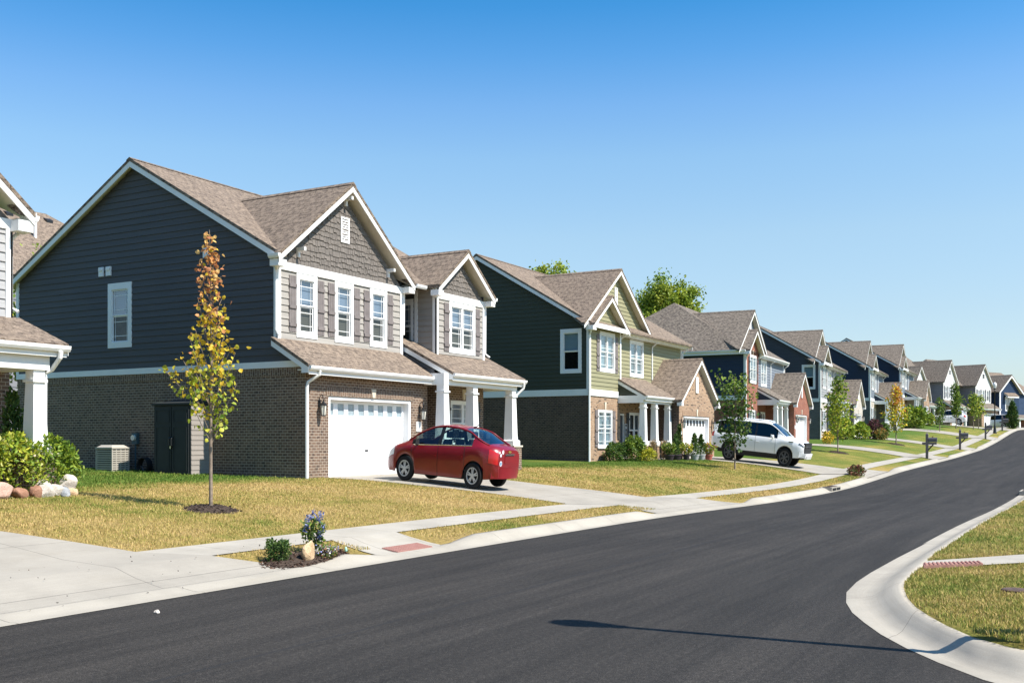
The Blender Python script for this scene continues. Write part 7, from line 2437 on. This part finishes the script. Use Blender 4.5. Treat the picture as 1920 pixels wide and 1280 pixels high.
def ac_unit():
    t = thing('air_conditioner', 'beige boxy air conditioner unit on the grass beside the charcoal house', 'air conditioner', (25.0, 30.45, 0.95))
    c = MB(); c.box(0.05, 0.70, 0.05, 0.80, 0.06, 0.98); c.build('core', 'interior', t)
    g = MB()
    for z in frange(0.10, 0.96, 0.085):
        g.box(0, 0.75, 0, 0.03, z, z + 0.05); g.box(0, 0.03, 0.03, 0.85, z, z + 0.05); g.box(0.72, 0.75, 0.03, 0.85, z, z + 0.05); g.box(0.03, 0.72, 0.82, 0.85, z, z + 0.05)
    for x in (0.18, 0.37, 0.56):
        g.box(x, x + 0.025, -0.006, 0.03, 0.08, 1.0)
    g.build('grille', 'ac_metal', t)
    l = MB(); l.box(-0.02, 0.77, -0.02, 0.87, 0.99, 1.04); l.frustum(0.375, 0.425, 1.04, 1.12, 0.36, 0.25, 0.4, 0.28); l.build('top', 'ac_metal', t)
    p = MB(); p.box(-0.06, 0.81, -0.06, 0.91, -0.05, 0.06); p.build('pad', 'walk_concrete', t)
    for (x, y) in ((0, 0), (0.72, 0), (0, 0.82), (0.72, 0.82)):
        q = MB(); q.box(x - 0.004, x + 0.034, y - 0.004, y + 0.034, 0.06, 0.995); q.build('corner_post', 'ac_metal', t)
ac_unit()
MT['utility_teal'] = simple("utility_box_paint", (0.07, 0.115, 0.135), 0.6, 0.3, 0.12)
t = thing('utility_box', 'blue-grey utility box on the charcoal house wall beside the air conditioner', 'utility box', (26.1, 31.15, 0.95))
m = MB(); m.box(0, 0.24, 0, 0.42, -0.1, 1.05); m.build('cabinet', 'utility_teal', t); m = MB(); m.box(-0.012, 0.0, 0.03, 0.39, 0.1, 0.98); m.build('door', 'utility_teal', t)
t = thing('electric_meter', 'round electric meter with conduit on the brick wall between the shed and the utility box', 'meter', (26.34, 30.75, 0.95))
m = MB(); m.box(-0.12, 0, -0.13, 0.13, 1.15, 1.55); m.build('housing', 'utility_teal', t)
m = MB(); m.tube([(-0.12, 0, 1.38), (-0.2, 0, 1.38)], 0.10, 14); m.build('dial', 'lantern_glass', t)
m = MB(); m.tube([(-0.06, 0, 1.15), (-0.06, 0, -0.1)], 0.03, 8); m.build('conduit', 'utility_teal', t)
t = thing('hose_reel', 'dark coiled garden hose on a stand by the brick wall left of the shed', 'hose reel', (26.0, 29.95, 0.95))
m = MB()
for k in range(5):
    m.tube([(-0.1 + 0.05 * k, 0.27 * math.cos(i * math.pi / 10), 0.36 + 0.30 * math.sin(i * math.pi / 10)) for i in range(21)], 0.024, 6, cap=False)
m.build('hose', 'plastic', t)
m = MB(); m.tube([(-0.14, -0.25, 0), (-0.14, 0, 0.36), (-0.14, 0.25, 0)], 0.018, 6); m.tube([(0.14, -0.25, 0), (0.14, 0, 0.36), (0.14, 0.25, 0)], 0.018, 6); m.tube([(-0.2, 0, 0.36), (0.2, 0, 0.36)], 0.02, 6); m.build('stand', 'alloy_dark', t)

# --- the porch of the green house
t = thing('porch_sign', 'tall narrow black board with white letters standing by the green house door', 'sign', (56.85, 24.70, 1.20))
m = MB(); m.box(-0.13, 0.13, 0, 0.03, 0, 2.0); m.build('board', 'black', t)
m = MB(); m.box(-0.15, -0.13, -0.005, 0.035, 0, 2.0); m.box(0.13, 0.15, -0.005, 0.035, 0, 2.0); m.box(-0.15, 0.15, -0.005, 0.035, 2.0, 2.03); m.build('frame', 'white', t)
for i, ch in enumerate("WELCOME"):
    fc = bpy.data.curves.new('letter', 'FONT'); fc.body = ch; fc.size = 0.24; fc.extrude = 0.004; fc.align_x = 'CENTER'
    fo = bpy.data.objects.new('letter', fc); COL.objects.link(fo)
    fo.rotation_euler = (R(90), 0, 0); fo.location = (0, -0.006, 1.72 - i * 0.27); fo.parent = t
    lm = bpy.data.meshes.new_from_object(fo)
    lm.materials.clear(); lm.materials.append(MT['white'])
    lo = bpy.data.objects.new('letter', lm); COL.objects.link(lo)
    lo.rotation_euler = fo.rotation_euler; lo.location = fo.location; lo.parent = t
    bpy.data.objects.remove(fo)
for i, (x, y, lab) in enumerate(((55.75, 22.55, 'tan bundle of dry stalks tied to the first porch column of the green house'), (57.5, 22.6, 'tan bundle of dry stalks at the middle porch column of the green house'))):
    shrub(lab, (x, y, 1.2), 0.15, 0.14, 0.95, 260, 0.16, [(0.46, 0.33, 0.18), (0.36, 0.25, 0.13), (0.55, 0.42, 0.26)], 300 + i, name='stalk_bundle', cat='porch decoration', group='stalk bundles on the porch', shape='vase', upright=1.2, aspect=0.22, stems=10, stem_mat='bark')
t = thing('gas_meter', 'white pipe fitting low on the dark brick side wall of the green house', 'pipe fitting', (51.38, 28.9, 1.07))
m = MB(); m.tube([(-0.06, 0, 1.35), (-0.06, 0, 0.95), (-0.12, -0.12, 0.85)], 0.03, 8); m.build('pipe', 'white', t); m = MB(); m.box(-0.2, -0.04, -0.22, -0.02, 0.68, 0.90); m.build('valve', 'white', t)

# --- small things lying about
rng = np.random.default_rng(77)
pts = np.column_stack([rng.uniform(8.5, 15.5, 70), rng.uniform(11.75, 13.6, 70)])
pts = pts[rng.random(len(pts)) < 0.75]
P3 = np.array([(a, b, G(a, b) * (0.35 if b < 12.2 else 1.0) + 0.05) for a, b in pts])
lt = leaves('leaf_litter', P3, rng.uniform(0.015, 0.04, len(P3)), colour_pick(rng, len(P3), [(0.06, 0.045, 0.035), (0.12, 0.07, 0.03), (0.03, 0.028, 0.025)]), 5, None, aspect=0.7, flat=0.7)
lt["kind"] = 'stuff'; lt["label"] = 'small dry leaves and crumbs scattered over the apron concrete'
tag(rock('pebble', (9.4, 10.6, 0.0), 0.045, 0.04, 0.03, 'whiterock', 401), 'white pebble lying on the asphalt at the lower left', 'pebble')
m = MB(); m.lathe([(0.0, 0.0), (0.17, 0.0), (0.17, 0.02), (0.15, 0.03), (0.0, 0.03)], 0, 0, 20)  # added dark disc standing for a darker hollow in the grass
tag(m.build('utility_cover', 'rust', None, loc=(14.95, 1.05, G(14.95, 1.05) + 0.02)), 'dark round utility cover sunk in the corner lawn', 'utility cover')
